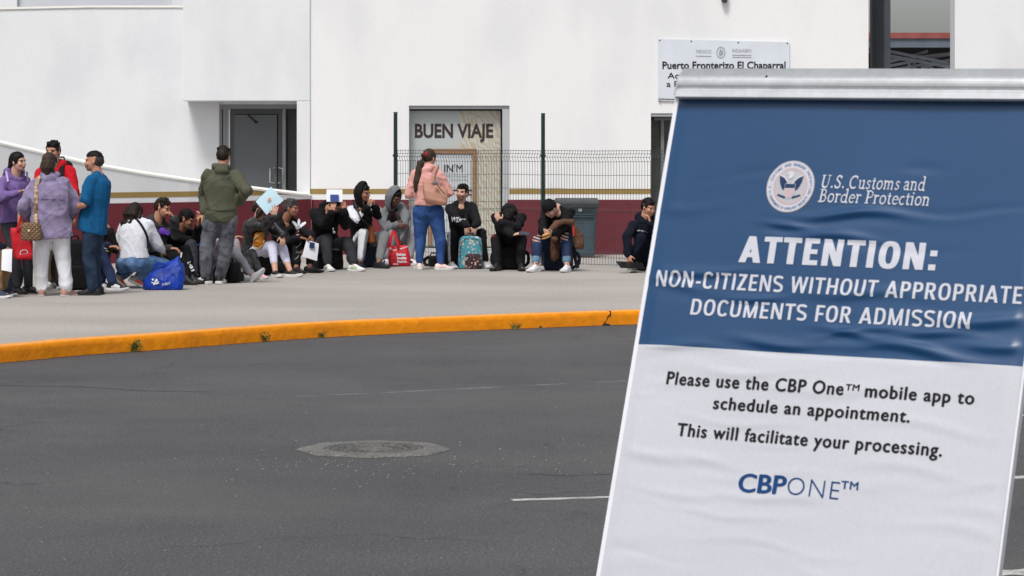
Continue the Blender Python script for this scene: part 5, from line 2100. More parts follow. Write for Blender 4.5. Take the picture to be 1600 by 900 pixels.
# shoes
RBW = mat('white_rubber', (0.70, 0.70, 0.70), 0.6, 0.06, 20)
RBB = mat('black_sole_rubber', (0.018, 0.018, 0.018), 0.7, 0.1)
SHW = mat('white_shoe_leather', (0.72, 0.73, 0.76), 0.5, 0.04, 14)
SHB = mat('black_shoe', (0.016, 0.016, 0.018), 0.55, 0.1, 14)
SHP = mat('pink_shoe', rgb(226, 176, 186), 0.6, 0.06)
SHC = mat('cream_pink_shoe', rgb(232, 206, 196), 0.65, 0.05)
SHN = mat('skin_tone_flat', rgb(176, 134, 118), 0.6, 0.06)
SHO = mat('orange_shoe_heel', rgb(226, 98, 58), 0.6, 0.06)
SHG = mat('grey_mesh_shoe', rgb(168, 164, 164), 0.7, 0.08)
SHLG = mat('lime_shoe_panel', rgb(176, 196, 150), 0.6, 0.08)
SHNV = mat('navy_shoe', (0.03, 0.04, 0.07), 0.6, 0.08)


def long_hair_back(F_, pts, r):
    mb = MB()
    mb.tube(pts, r, 10)
    return mb


QUEUE = 'people waiting in line outside the terminal'
PEOPLE = {}

PEOPLE['paper_holder'] = person(dict(Y=32.9, seed=1, skin=1, group=QUEUE, label='person cut off at the left edge, navy sleeve, brown knee and hand with white papers',
    pel=(-36, 418), neck=(-26, 352, -.08), head=(-22, 327, -.12), yaw=60, armR=dict(w=(6, 386, -.30), e=(-14, 384), hd=(.6, -.1, -.9), pn=(0, .3, -.5), curl=.7), armL=dict(w=(4, 396, -.05), e=(-8, 395)),
    legR=dict(a=(-3, -.32), k=(-4, 392), t=62), legL=dict(a=(4, .05), k=(4, 395), t=62), trousers=('trousers', BEIGEC, {}), tops=[('jacket', NAVYC, dict(grow=.025))], shoes=('shoe', SHNV, RBW, {})))

PEOPLE['purple'] = person(dict(stand=1, shw=.145, Y=33.5, s=.965, seed=2, skin=0, hairm=HAIRB, hair='long', group=QUEUE, label='woman in a purple hoodie and charcoal jeans standing beside the red shopping bag',
    pel=(24, 349), neck=(23, 277), head=(28, 254, -.03), yaw=45, hyaw=62, hpitch=-2, wide=1.06, armR=dict(w=(28, 301, -.30), e=(-4, 311), hd=(.75, -.1, .25), pn=(0, -.2, -1), curl=.9), armL=dict(w=(44, 318, -.10), e=(48, 308)),
    legR=dict(a=(27, -.10), t=45), legL=dict(a=(45, .10), t=75), trousers=('jeans', LPANT, {}), tops=[('hoodie', PURPLE, dict(grow=.032, hood='down', hood_k=1.12, lo=0.0, sleeve=(.078, .068, .052), cuff=True))], shoes=('shoe', SHB, RBB, {}),
    hair_extra=[lambda mb, F_: (mb.rcone(F_.hc + F_.HM @ Vector((0, -.09, .01)), F_.hc + F_.HM @ Vector((0, -.105, -.035)), .040, .036, 10), mb.ell(F_.hc + F_.HM @ Vector((0, -.10, -.06)), .048, .042, .055))]))


def bun_back(mb, F_):
    L = lambda x, y, z: F_.hc + F_.HM @ Vector((x, y, z))
    mb.ell(L(0, -.085, .050), .072, .058, .070, F_.HM)
    mb.tube([L(.0, -.12, .03), L(.01, -.13, -.05), L(.0, -.115, -.15)], [.05, .055, .02], 10)
    mb.tube([L(-.02, -.10, .03), L(-.03, -.105, -.05), L(-.035, -.09, -.13)], [.05, .058, .025], 10)
    mb.tube([L(.03, -.10, .03), L(.04, -.10, -.05), L(.075, -.085, -.12)], [.045, .045, .012], 10)


PEOPLE['lavender'] = person(dict(stand=1, shw=.145, Y=33.0, s=.99, seed=3, skin=1, hairm=HAIRBR, hair='long', group=QUEUE, label='woman seen from behind in a lavender fleece and white trousers, quilted bag at hip',
    pel=(80, 358), neck=(78, 281), head=(77.5, 256, .03), yaw=178, hyaw=175, hpitch=3, wide=1.14, deep=1.1, armR=dict(w=(106, 342, .24), e=(121, 324)), armL=dict(w=(44, 342, .16), e=(35, 325)),
    legR=dict(a=(104, -.02), k=(99, 408), t=150), legL=dict(a=(65, 0), k=(64, 410), t=186), leg_w=(.125, .092, .084, .074), trousers=('trousers', WHITEJ, dict(seat=.05, cut=.96, amp=.009)),
    tops=[('fleece', LAVEND, dict(grow=.05, lo=-.16, hem=.012, sleeve=(.084, .080, .066), hood='down', hood_k=.95, amp=.015, freq=26))], shoes=('shoe', SHN, RBW, dict(thick=.5)), hair_extra=[bun_back]))

PEOPLE['red'] = person(dict(stand=1, Y=34.6, s=1.06, seed=4, skin=1, hair='short', group=QUEUE, label='tall man in a red hoodie with backpack straps behind the woman in lavender',
    pel=(86, 334), neck=(86, 263), head=(82.5, 238, -.05), yaw=-8, hyaw=-14, armL=dict(w=(113, 334, -.10), e=(117, 303), hd=(0, -.1, -1)), armR=dict(w=(57, 334, -.10), e=(55, 303)),
    legR=dict(a=(78, -.05), t=-15), legL=dict(a=(92, .02), t=20), trousers=('trousers', KHAKI, {}), tops=[('hoodie', REDC, dict(grow=.03, hood='down', lo=-.12, sleeve=(.076, .066, .052)))], shoes=('shoe', SHW, RBW, {})))

PEOPLE['blue'] = person(dict(stand=1, Y=33.2, s=1.0, seed=5, skin=1, hair='fade', group=QUEUE, label='man in a teal blue T-shirt and dark jeans standing in profile with folded arms',
    pel=(146, 352), neck=(152.5, 275), head=(146.5, 253, 0), yaw=-97, hyaw=-93, stub=True, deep=1.12, armL=dict(w=(112, 327, -.05), e=(134, 313), hd=(-1, .3, -.1), sf=.03), armR=dict(w=(120, 322, .18), e=(138, 312), hd=(-.6, -1, 0)),
    legL=dict(a=(145, -.10), t=-100), legR=dict(a=(151, .10), t=-88), leg_w=(.11, .082, .078, .068), trousers=('jeans', JEAND, dict(cut=.95)), tops=[('tshirt', BLUET, dict(grow=.030, lo=-.15, hem=.006, len=.40, sleeve=(.076, .072, .06), belly=.035, amp=.014, freq=17))], shoes=('shoe', SHB, RBB, dict(k=1.04))))

PEOPLE['elbow'] = person(dict(Y=34.7, seed=6, skin=1, group=QUEUE, label='person in a dark jacket seated behind the blue T-shirt, one hand raised to the face',
    pel=(146, 425), neck=(149, 367, -.05), head=(151, 343, -.1), yaw=62, hyaw=75, hpitch=15, armL=dict(w=(171.5, 358, -.12), e=(178, 383), hd=(-.55, 0, .8), curl=.6), armR=dict(w=(170, 386, -.32), e=(160, 396), hd=(.9, -.1, .1), curl=.7),
    legR=dict(a=(177, -.40), k=(158, 393), t=78), legL=dict(a=(158, -.15), k=(166, 397), t=75), trousers=('jeans', JEANI, {}), tops=[('jacket', BLACKC2, dict(grow=.028))], shoes=('shoe', SHB, RBW, dict(stripe=RBW))))


def straight_hair(mb, F_):
    L = lambda x, y, z: F_.hc + F_.HM @ Vector((x, y, z))
    for x, w in ((-.045, .045), (0, .05), (.045, .045)):
        mb.tube([L(x, -.07, .05), L(x * 1.2, -.11, -.06), L(x * 1.3 - .01, -.125, -.15), L(x * 1.0 - .02, -.11, -.235)], [w, w * 1.1, w * .95, .02], 10)
    mb.tube([L(.07, -.02, .02), L(.095, -.045, -.08), L(.13, -.05, -.15)], [.035, .035, .012], 8)


PEOPLE['crouch'] = person(dict(Y=34.7, s=.97, seed=7, skin=1, hairm=HAIRD, hair='long', group=QUEUE, label='long haired woman in a white sweater and pale jeans crouching with her back turned',
    pel=(207, 407, 0), neck=(215, 346, .14), head=(212, 333, .18), yaw=152, hyaw=150, hpitch=15, wide=1.16, deep=1.08, slouch=.07, fat=1.1, armR=dict(w=(252, 391, .36), e=(248, 387)), armL=dict(w=(197, 392, .32), e=(184, 388)),
    legR=dict(a=(214, .02), k=(262, 406), t=112, pit=26), legL=dict(a=(187, .04), k=(205, 402, 1), t=140, pit=32), leg_w=(.125, .098, .085, .066), trousers=('jeans', JEANL, dict(seat=.10, waist=.16, cut=.9, amp=.008)),
    tops=[('sweater', WHITEC, dict(grow=.034, lo=.03, sleeve=(.080, .072, .056), amp=.008, freq=30))], shoes=('shoe', SHG, RBW, dict(stripe=SHO)), hair_extra=[straight_hair]))

PEOPLE['forehead'] = person(dict(Y=35.9, s=1.0, seed=8, skin=1, hair='short', hairm=HAIRD, group=QUEUE, label='seated man in a dark grey hooded jacket resting his forehead on his raised fist',
    pel=(238, 411, .1), neck=(244, 350, -.02), head=(254, 325.5, -.06), yaw=62, hyaw=68, hpitch=14, armL=dict(w=(272, 341, -.20), e=(274, 369), hd=(-.55, -.1, .8), curl=1.1), armR=dict(w=(266, 388, -.38), e=(248, 390), hd=(1, 0, -.05), curl=.9),
    legR=dict(a=(289, -.35), k=(281, 398), t=72), legL=dict(a=(298, -.10), k=(290, 391), t=70), trousers=('trousers', BLACKC, {}), tops=[('jacket', cloth('dark_grey_jersey', (0.052, 0.051, 0.054), 0.15), dict(grow=.03, hood='down', sleeve=(.074, .066, .056)))], shoes=('boot', SHB, RBB, dict(high=.05))))

PEOPLE['eating'] = person(dict(Y=36.3, s=1.0, seed=9, skin=2, hair='curly', stub=True, group=QUEUE, label='seated man in a black sweater holding food to his mouth with both hands',
    pel=(280, 412, .1), neck=(281, 362, -.04), head=(291, 344, -.1), yaw=62, hyaw=78, hpitch=14, armR=dict(w=(309, 353, -.28), e=(305, 377), hd=(.1, 0, 1), curl=.8), armL=dict(w=(316, 351, -.12), e=(314, 374), hd=(-.15, 0, 1), curl=.8),
    legR=dict(a=(303, -.35), k=(300, 382), t=68), legL=dict(a=(316, -.10), k=(312, 384), t=72), trousers=('jeans', LPANT, {}), tops=[('sweater', BLACKC, dict(grow=.022))], shoes=('shoe', SHB, RBB, {})))

PEOPLE['olive'] = person(dict(stand=1, Y=35.8, s=1.03, seed=10, skin=1, hair='short', hairm=HAIRD, group=QUEUE, label='man seen from behind in an olive hoodie and grey jeans, hand on hip',
    pel=(345, 338), neck=(347, 269), head=(349, 246, .04), yaw=178, hyaw=172, hpitch=14, wide=1.06, armR=dict(w=(372, 315, -.02), e=(386, 297, -1), hd=(-.8, .3, -.35), pn=(-.3, 1, 0)), armL=dict(w=(319, 334, .04), e=(318, 300)),
    legR=dict(a=(343.5, 0), k=(354, 386), t=176), legL=dict(a=(321, 0), k=(319, 386), t=222), leg_w=(.118, .090, .085, .070), trousers=('jeans', JEANG, dict(seat=.03, cut=.93, amp=.010, freq=24)),
    tops=[('hoodie', OLIVE, dict(grow=.036, lo=-.09, hood='down', sleeve=(.086, .080, .060), cuff=True, amp=.018, freq=17, hem=-.010))], shoes=('shoe', SHB, RBW, dict(stripe=SHW, k=1.16, thick=1.2))))

PEOPLE['ripped'] = person(dict(Y=36.7, s=.97, seed=11, skin=0, hair='long', hairm=HAIRBR, group=QUEUE, label='person in pale grey ripped jeans seated behind the olive hoodie, one leg stretched out',
    pel=(338, 421), neck=(331, 365, .02), head=(334, 345, 0), yaw=70, hyaw=60, hpitch=20, armL=dict(w=(362, 373, -.12), e=(350, 388), hd=(.8, 0, .3)), armR=dict(w=(344, 378, -.35), e=(334, 396), hd=(.4, 0, .8)),
    legR=dict(a=(394, -.42), k=(366, 402), t=58, pit=-42, lift=-.02), legL=dict(a=(376, -.02), k=(369, 375), t=75), leg_w=(.095, .070, .062, .046), trousers=('jeans', [JEANP, SKIN[0]], dict(cut=.9, paint=lambda F_, c: ((np.linalg.norm(c - np.array(F_.kn['L']), axis=1) < .085) & (c[:, 0] > F_.kn['L'].x + .03) & (np.sin(c[:, 2] * 260) > -.2)))),
    tops=[('sweater', cloth('pale_lilac_knit', (0.42, 0.36, 0.44)), dict(grow=.022))], shoes=('shoe', SHW, RBW, {})))

PEOPLE['child'] = person(dict(Y=37.3, s=.80, seed=12, skin=0, hair='long', hairm=HAIRD, group=QUEUE, label='child in acid washed black jeans and pink shoes seated behind an outstretched leg',
    pel=(356, 418), neck=(350, 380), head=(351, 364), yaw=60, armL=dict(w=(368, 400, -.1), e=(360, 402)), armR=dict(w=(362, 402, -.2), e=(350, 405)),
    legR=dict(a=(393, -.25), k=(386, 389), t=42), legL=dict(a=(407, -.12), k=(400, 388), t=42), leg_w=(.10, .080, .072, .062), trousers=('jeans', JEANA, {}), tops=[('jacket', BLACKC2, dict(grow=.02))], shoes=('shoe', SHP, RBW, {})))


def side_lock(mb, F_):
    L = lambda x, y, z: F_.hc + F_.HM @ Vector((x, y, z))
    mb.tube([L(.05, .02, .03), L(.085, .04, -.06), L(.10, .06, -.14)], [.045, .045, .018], 8)
    mb.tube([L(0, -.08, .03), L(.01, -.11, -.06), L(.02, -.10, -.15)], [.06, .06, .03], 8)


PEOPLE['folder'] = person(dict(Y=38.1, s=.97, seed=13, skin=0, hair='long', hairm=HAIRBR, group=QUEUE, label='seated woman in a black leather jacket and white leggings behind a blue folder',
    pel=(397, 391, .05), neck=(402, 344, -.12), head=(412, 324, -.24), yaw=52, hyaw=55, hpitch=40, armR=dict(w=(428.5, 338, -.52), e=(430, 364), hd=(.12, -.05, 1), pn=(0, 1, .1), curl=.15, spread=1.6), armL=dict(w=(441, 368, -.40), e=(432, 362), hd=(.1, -.2, -1), curl=.3),
    legR=dict(a=(430, -.50), k=(435, 366), t=28), legL=dict(a=(453, -.38), k=(453, 364), t=62), leg_w=(.105, .076, .066, .050), trousers=('leggings', LILACC, dict(cut=.66, amp=.004)),
    tops=[('leather_jacket', LEATH, dict(grow=.034, sleeve=(.078, .070, .054), amp=.012, freq=34))], shoes=('slip_on_shoe', SHB, RBW, dict(thick=1.5)), hair_extra=[side_lock]))

PEOPLE['trefoil'] = person(dict(Y=39.1, s=1.0, seed=14, skin=2, hair='short', hairm=HAIRG, group=QUEUE, label='grey haired man in a black hoodie with white print, seated in profile with papers',
    pel=(442, 388, .12), neck=(444, 346, -.06), head=(455, 326, -.12), yaw=52, hyaw=70, hpitch=3, armL=dict(w=(486, 367, -.42), e=(476, 368), hd=(.25, -.15, -1), pn=(-.8, .4, -.2), curl=.5), armR=dict(w=(469, 371, -.42), e=(450, 374), hd=(.8, -.1, -.2)),
    legR=dict(a=(463, -.42), k=(467, 366), t=40), legL=dict(a=(484, -.22), k=(487, 371), t=78), trousers=('trousers', BLACKC, dict(cut=.86)), tops=[('hoodie', BLACKC2, dict(grow=.032, hood='down', sleeve=(.076, .068, .054)))], shoes=('shoe', SHB, RBB, {})))

PEOPLE['bowed'] = person(dict(Y=39.9, s=1.0, seed=15, skin=1, hair='short', group=QUEUE, label='seated man in black bowing his head under a white paper and blue passport',
    pel=(508, 382, .12), neck=(511, 328, -.14), head=(523, 320, -.30), yaw=18, hyaw=16, hpitch=48, slouch=.07, armR=dict(w=(518.5, 332, -.50), e=(508, 357), hd=(.2, .05, 1), pn=(.2, 1, -.1), curl=.25), armL=dict(w=(538, 330, -.44), e=(541, 356), hd=(-.1, .1, 1), pn=(-.6, .8, 0), curl=.35),
    legR=dict(a=(512, -.52), k=(511, 356), t=24), legL=dict(a=(552.5, -.46), k=(551, 354), t=52), leg_w=(.112, .084, .078, .066), trousers=('sweatpants', CHARC, dict(cut=.90)), tops=[('jacket', BLACKC, dict(grow=.034, hood='down', sleeve=(.082, .074, .058)))], shoes=('sneaker', SHW, RBW, dict(stripe=SHLG, k=1.06))))


def arm_band(F_, c):
    """white panel down the outside of each sleeve"""
    m = np.zeros(len(c), dtype=bool)
    for k in 'RL':
        for a, b, lo, hi in ((F_.sh[k], F_.el[k], -.05, 1.05), (F_.el[k], F_.wr[k], -.05, .62)):
            a_, b_ = np.array(a), np.array(b)
            d = b_ - a_
            L = np.linalg.norm(d)
            d /= L
            t = (c - a_) @ d / L
            q = (c - a_) - np.outer((c - a_) @ d, d)
            ds = np.linalg.norm(q, axis=1)
            o = np.array((0.25 if k == 'L' else -0.15, -.75, .62))
            o = o - d * (o @ d)
            o /= np.linalg.norm(o)
            m |= (t > lo) & (t < hi) & (ds < .11) & ((q @ o) / np.maximum(ds, 1e-4) > .62)
    return m


def leg_stripe(k, lo=.75, front=0.0):
    def f(F_, c):
        m = np.zeros(len(c), dtype=bool)
        for q in k:
            al, lat, fr, ds = side_of(F_, c, q)
            m |= (al > .05) & (np.abs(lat * math.cos(front) + fr * math.sin(front)) > lo) & (lat * math.cos(front) + fr * math.sin(front) > 0)
        return m
    return f


def three_stripes(F_, c):
    m = np.zeros(len(c), dtype=bool)
    for q in 'RL':
        al, lat, fr, ds = side_of(F_, c, q)
        an = np.degrees(np.arctan2(fr, lat))
        for a0 in (12, 34, 56):
            m |= (al > .05) & (np.abs(an - a0) < 6.5)
    return m


PEOPLE['hooded'] = person(dict(Y=40.7, s=1.0, seed=16, skin=2, hair='short', group=QUEUE, label='seated man in a black hood with white sleeve panels, hands clasped at his mouth',
    pel=(568, 378, .12), neck=(561, 321, -.03), head=(567.5, 303, -.08), yaw=38, hyaw=58, hpitch=4, slouch=.05, armR=dict(w=(574, 324, -.42), e=(560, 345), hd=(.35, -.1, .75), pn=(.7, .2, 0), curl=.9), armL=dict(w=(586, 322, -.36), e=(598, 344), hd=(-.45, -.15, .8), pn=(-.7, .2, 0), curl=.9),
    legR=dict(a=(563, -.45), k=(569, 354), t=8), legL=dict(a=(592, -.38), k=(606, 353), t=45), leg_w=(.112, .082, .072, .058), trousers=('sweatpants', [GREYP, WHITEC], dict(cut=.86, paint=leg_stripe('R', .70, .6))),
    tops=[('track_jacket', [BLACKC, WHITEC], dict(grow=.030, sleeve=(.084, .076, .056), paint=arm_band, hood='up', hood_k=1.06, point=.035, open=112))], shoes=('sneaker', SHB, RBB, dict(k=1.08))))

PEOPLE['greyhood'] = person(dict(Y=41.8, s=1.0, seed=17, skin=3, hair='short', group=QUEUE, label='seated man with a grey hood up, looking down, hands clasped between his knees',
    pel=(620, 377, .12), neck=(610, 324, -.04), head=(616, 309, -.16), yaw=34, hyaw=46, hpitch=26, slouch=.06, armR=dict(w=(620, 352, -.44), e=(606, 353), hd=(.9, -.3, -.1), pn=(.2, .8, 0), curl=.7), armL=dict(w=(632, 350, -.42), e=(640, 345), hd=(-.8, -.3, -.2), pn=(0, .9, 0), curl=.8),
    legR=dict(a=(603, -.42), k=(617, 358), t=18), legL=dict(a=(640, -.34), k=(644, 356), t=50), leg_w=(.112, .084, .074, .060), trousers=('sweatpants', GREYL, dict(cut=.90)),
    tops=[('hoodie', GREYM, dict(grow=.030, sleeve=(.082, .074, .056), hood='up', hood_k=1.12, point=.02, open=116))], shoes=('sneaker', SHW, RBW, dict(stripe=SHB))))


def pony(mb, F_):
    L = lambda x, y, z: F_.hc + F_.HM @ Vector((x, y, z))
    mb.tube([L(0, -.10, .055), L(-.012, -.135, .01), L(-.03, -.15, -.08), L(-.045, -.145, -.20), L(-.07, -.15, -.36), L(-.085, -.14, -.50)], [.030, .044, .054, .056, .048, .014], 10)


PEOPLE['pink'] = person(dict(stand=1, shw=.145, Y=39.8, s=1.0, seed=18, skin=0, hair='long', hairm=HAIRBR, group=QUEUE, label='woman with a long ponytail, pale pink hoodie and blue skinny jeans, seen from behind',
    pel=(669, 327), neck=(668, 267), head=(671, 247.5, .03), yaw=168, hyaw=146, hpitch=10, wide=1.10, deep=1.1, armR=dict(w=(694, 300, .24), e=(700, 300)), armL=dict(w=(652, 300, .24), e=(640, 302)),
    legR=dict(a=(688.5, -.04), k=(687, 366), t=112), legL=dict(a=(655, .02), k=(657, 367), t=192), leg_w=(.128, .086, .074, .050), trousers=('jeans', JEANB, dict(seat=.055, waist=.26, cut=.90, amp=.006)),
    tops=[('hoodie', PINKC, dict(grow=.034, lo=.12, hood='down', sleeve=(.082, .074, .056), cuff=True, hem=-.006))], shoes=('sneaker', SHC, RBW, dict(thick=1.3)), hair_extra=[pony]))

PEOPLE['smiling'] = person(dict(Y=40.7, s=1.0, seed=19, skin=0, hair='short', stub=True, group=QUEUE, label='seated man in a black sweatshirt with white lettering, looking up over a floral backpack',
    pel=(723, 378, .12), neck=(720, 319, -.03), head=(722, 302, -.06), yaw=4, hyaw=-24, hpitch=-6, hroll=6, armR=dict(w=(729, 353, -.46), e=(700, 351), hd=(.1, -.1, -1), pn=(0, .9, .1), curl=.3), armL=dict(w=(741, 353, -.44), e=(747, 350), hd=(-.1, -.1, -1), pn=(0, .9, .1), curl=.3),
    legR=dict(a=(706, -.48), k=(706, 356), t=18), legL=dict(a=(757, -.34), k=(753, 358), t=22), trousers=('track_pants', [BLACKC, WHITEC], dict(cut=.9, paint=three_stripes)), tops=[('sweatshirt', BLACKC2, dict(grow=.026, amp=.008, sleeve=(.078, .068, .052)))], shoes=('sneaker', SHW, RBW, {})))

PEOPLE['hunched'] = person(dict(Y=39.9, s=1.0, seed=20, skin=0, hair='curly', group=QUEUE, label='man hunched forward, face hidden in crossed black sleeves, phone in one hand',
    pel=(795, 385, .2), neck=(795, 333, -.12), head=(794.5, 340, -.30), yaw=2, hyaw=0, hpitch=70, slouch=.09, armR=dict(w=(801, 367, -.55), e=(768, 362), hd=(1, -.15, .25), pn=(0, .3, -1), curl=.35, sf=.03), armL=dict(w=(782, 347, -.46), e=(810, 360, -1), hd=(-.45, .1, .8), pn=(.4, .8, -.2), curl=.4, sf=.03),
    legR=dict(a=(777, -.42), k=(772, 368), t=-24), legL=dict(a=(814, -.42), k=(816, 366), t=6), trousers=('trousers', BLACKC, {}), tops=[('jacket', BLACKC2, dict(grow=.034, hood='down', sleeve=(.084, .076, .058)))], shoes=('high_top_shoe', SHB, RBB, dict(high=.04, stripe=None))))


def knees_cuffs(F_, c):
    m = np.zeros(len(c), dtype=int)
    for q in 'RL':
        al, lat, fr, ds = side_of(F_, c, q)
        m[(al > 1.70)] = 2
        kn = np.array(F_.kn[q])
        r = np.linalg.norm(c - kn, axis=1)
        m[(r < .105) & (c[:, 1] < kn[1] + .0) & (np.abs(c[:, 0] - kn[0] + .015) < .055) & (np.sin(c[:, 2] * 150 + c[:, 0] * 40 + 1.0) > .1) & (c[:, 2] > kn[2] - .05)] = 1
    return m


PEOPLE['beanie'] = person(dict(Y=39.6, s=1.0, seed=21, skin=0, hair=None, group=QUEUE, label='man in a black beanie and ripped blue jeans bent over a sandwich',
    pel=(874, 383, .15), neck=(871, 327, -.10), head=(859.5, 327, -.24), yaw=-10, hyaw=-38, hpitch=46, hroll=-8, slouch=.08, armR=dict(w=(847, 363, -.54), e=(843, 357), hd=(.55, -.25, -.3), pn=(.5, .6, .3), curl=.7), armL=dict(w=(865, 364.5, -.56), e=(892, 361), hd=(-.9, -.1, .05), pn=(-.3, .4, .8), curl=.7),
    legR=dict(a=(837, -.45), k=(836, 366), t=-30), legL=dict(a=(886, -.48), k=(883, 366), t=-18), leg_w=(.115, .090, .078, .062), trousers=('jeans', [JEANI, SKIN[0], CUFF], dict(cut=.82, paint=knees_cuffs)), tops=[('sweater', BLACKC, dict(grow=.030, sleeve=(.080, .070, .052)))], shoes=('sneaker', SHW, RBW, dict(k=1.1, thick=1.2))))

PEOPLE['tablet'] = person(dict(Y=39.3, s=1.0, seed=22, skin=1, hair='short', group=QUEUE, label='man in navy crouching beside the standing sign, cheek on one hand, tablet in other',
    pel=(1013, 397, .1), neck=(1006, 343, -.02), head=(1013, 325, -.08), yaw=26, hyaw=42, hpitch=14, armR=dict(w=(981.5, 398, -.36), e=(981, 372), hd=(.2, -.15, -1), pn=(.5, .5, -.5), curl=.6), armL=dict(w=(1016, 348, -.30), e=(1026, 368), hd=(-.25, .05, 1), curl=.9),
    legR=dict(a=(985, -.18), k=(998, 377), t=15), legL=dict(a=(1018, -.3), k=(1026, 378), t=40), trousers=('trousers', NAVYC, {}), tops=[('jacket', NAVYC, dict(grow=.028, hood='down', sleeve=(.080, .068, .054)))], shoes=('sneaker', SHLG, RBW, {})))
# ------------------------------------------------------------------ bags, papers and other things people carry
PAPER = mat('white_paper', (0.74, 0.75, 0.80), 0.7, 0.02, 5)
FOLDER = mat('light_blue_folder', rgb(196, 226, 238, 0.92), 0.6, 0.02, 4)
PASS = mat('navy_passport_cover', (0.012, 0.028, 0.10), 0.5, 0.05, 20)
PASSB = mat('blue_passport_cover', rgb(24, 58, 128), 0.5, 0.05, 20)
REDBAG = mat('red_shopping_bag', (0.55, 0.010, 0.022), 0.6, 0.08, 8, 0.2, 30)
BLUEBAG = mat('blue_shopping_bag', rgb(8, 60, 172, 0.85), 0.5, 0.2, 7, 0.4, 30)
BAGBLK = cloth('black_nylon', (0.008, 0.008, 0.0095), 0.2, 0.75, spec=0.2)
BAGNVY = cloth('navy_nylon', (0.012, 0.018, 0.042), 0.2, 0.75, spec=0.3)
RUST = mat('rust_leather', rgb(156, 84, 42, 0.85), 0.55, 0.12, 12, 0.3, 60)
TANB = mat('mustard_leather', rgb(190, 118, 30, 0.85), 0.5, 0.15, 12, 0.3, 50)
PINKB = mat('dusty_pink_leather', rgb(190, 140, 120, 0.9), 0.6, 0.06, 10, 0.2, 60)
BROWNJ = cloth('brown_jacket_cloth', rgb(112, 82, 66, 0.85), 0.12)
WPRINT = mat('white_bag_print', (0.66, 0.66, 0.70), 0.6, 0.05, 40)
PPRINT = mat('pale_pink_print', (0.70, 0.42, 0.44), 0.6, 0.08, 40)


def camdir(p):
    return (Vector((0, 0, H)) - p).normalized()


def soft_box(mb, c, hw, hd, h, yaw, top=1.0, n=20, sq=0.55, lean=Vector((0, 0, 0)), sag=0.0, seed=0):
    """a soft rounded bag standing at c: half width, half depth, height"""
    f = fwd_of(yaw)
    r = f.cross(UPZ)
    rs = random.Random(seed)
    rings = []
    for t, k in ((0.0, .90), (0.03, .98), (0.25, 1.03), (0.55, 1.0), (0.8, .96 * top ** .5), (0.93, .88 * top), (1.0, .62 * top)):
        ring = []
        for j in range(n):
            a = 2 * math.pi * j / n
            ca, sa = math.cos(a), math.sin(a)
            x = math.copysign(abs(ca) ** sq, ca) * hw * k
            y = math.copysign(abs(sa) ** sq, sa) * hd * k
            w = 1 + sag * noise.noise(Vector((a * 1.3, t * 3, seed)))
            ring.append(c + r * x * w + f * y * w + UPZ * (h * t - sag * 0.15 * h * t * abs(ca)) + lean * t)
        rings.append(ring)
    mb.loft(rings)


def bag_root(name, c, label, cat='bag', group=None):
    return empty(name, c, label, cat, group)


def strap(name, pts, w, m, parent, nrm, th=0.004):
    mb = MB()
    n = len(pts)
    q = []
    for i in range(n - 1):
        for k in range(4):
            t = k / 4
            p0, p1, p2, p3 = [Vector(pts[max(0, min(n - 1, j))]) for j in (i - 1, i, i + 1, i + 2)]
            q.append(0.5 * ((2 * p1) + (p2 - p0) * t + (2 * p0 - 5 * p1 + 4 * p2 - p3) * t * t + (3 * p1 - p0 - 3 * p2 + p3) * t ** 3))
    q.append(Vector(pts[-1]))
    mb.tube(q, 0.01, 6, 0, (w / 2, th, nrm))
    return mb.build(name, m, parent)


def on_top(F_, pts, off=0.012, bvh=None):
    """pull photo pixels onto the near side of a person's clothing"""
    out = []
    C = Vector((0, 0, H))
    for p in pts:
        d = (P(p[0], p[1], 40) - C).normalized()
        h = (bvh or F_.top_bvh).ray_cast(C, d)
        if h[0] is not None:
            out.append(h[0] + h[1] * off * (1 if h[1].dot(d) < 0 else -1))
        else:
            out.append(None)
    base = [o for o in out if o is not None]
    for i, o in enumerate(out):
        if o is None:
            j = min((k for k in range(len(out)) if out[k] is not None), key=lambda k: abs(k - i), default=None)
            Y = out[j].y if j is not None else F_.pel.y
            out[i] = P(pts[i][0], pts[i][1], Y)
    return out


def backpack(c, hw, hd, h, yaw, m, label, group=None, pocket=True, pm=None, name='backpack', lean=Vector((0, 0, 0)), seed=0, straps=True, top=1.0):
    root = bag_root(name, c, label, 'backpack' if name == 'backpack' else 'bag', group)
    mb = MB()
    soft_box(mb, c + UPZ * .004, hw, hd, h, yaw, top, lean=lean, sag=.10, seed=seed)
    me = remesh(mb, 0.014, 2, 'body')
    wrinkle(me, .006, seed + 60, 22)
    me.transform(Matrix.Translation(-c))
    link('body', me, m, root, c)
    f = fwd_of(yaw)
    r = f.cross(UPZ)
    if pocket:
        mb = MB()
        soft_box(mb, c + f * hd * .95 + UPZ * .02 + lean * .2, hw * .74, .045, h * .46, yaw, 1.0, sag=.08, seed=seed + 3)
        mb.build('front_pocket', pm or m, root, smooth=True)
    mb = MB()
    tp = c + lean + UPZ * h * 1.0
    mb.tube([tp - r * .05 - f * .02, tp - r * .035 + UPZ * .04, tp + r * .035 + UPZ * .04, tp + r * .05 - f * .02], .010, 8)
    mb.build('grab_handle', m, root, smooth=True)
    if straps:
        for sgn in (-1, 1):
            a = c + r * sgn * hw * .5 - f * hd * .95
            strap('shoulder_strap', [a + UPZ * h * .9 + lean, a + r * sgn * hw * .7 + UPZ * h * .65 - f * .06, a + r * sgn * hw * .75 + UPZ * h * .25 - f * .06, a + r * sgn * hw * .3 + UPZ * h * .06], .045, m, root, f, .006)
    return root


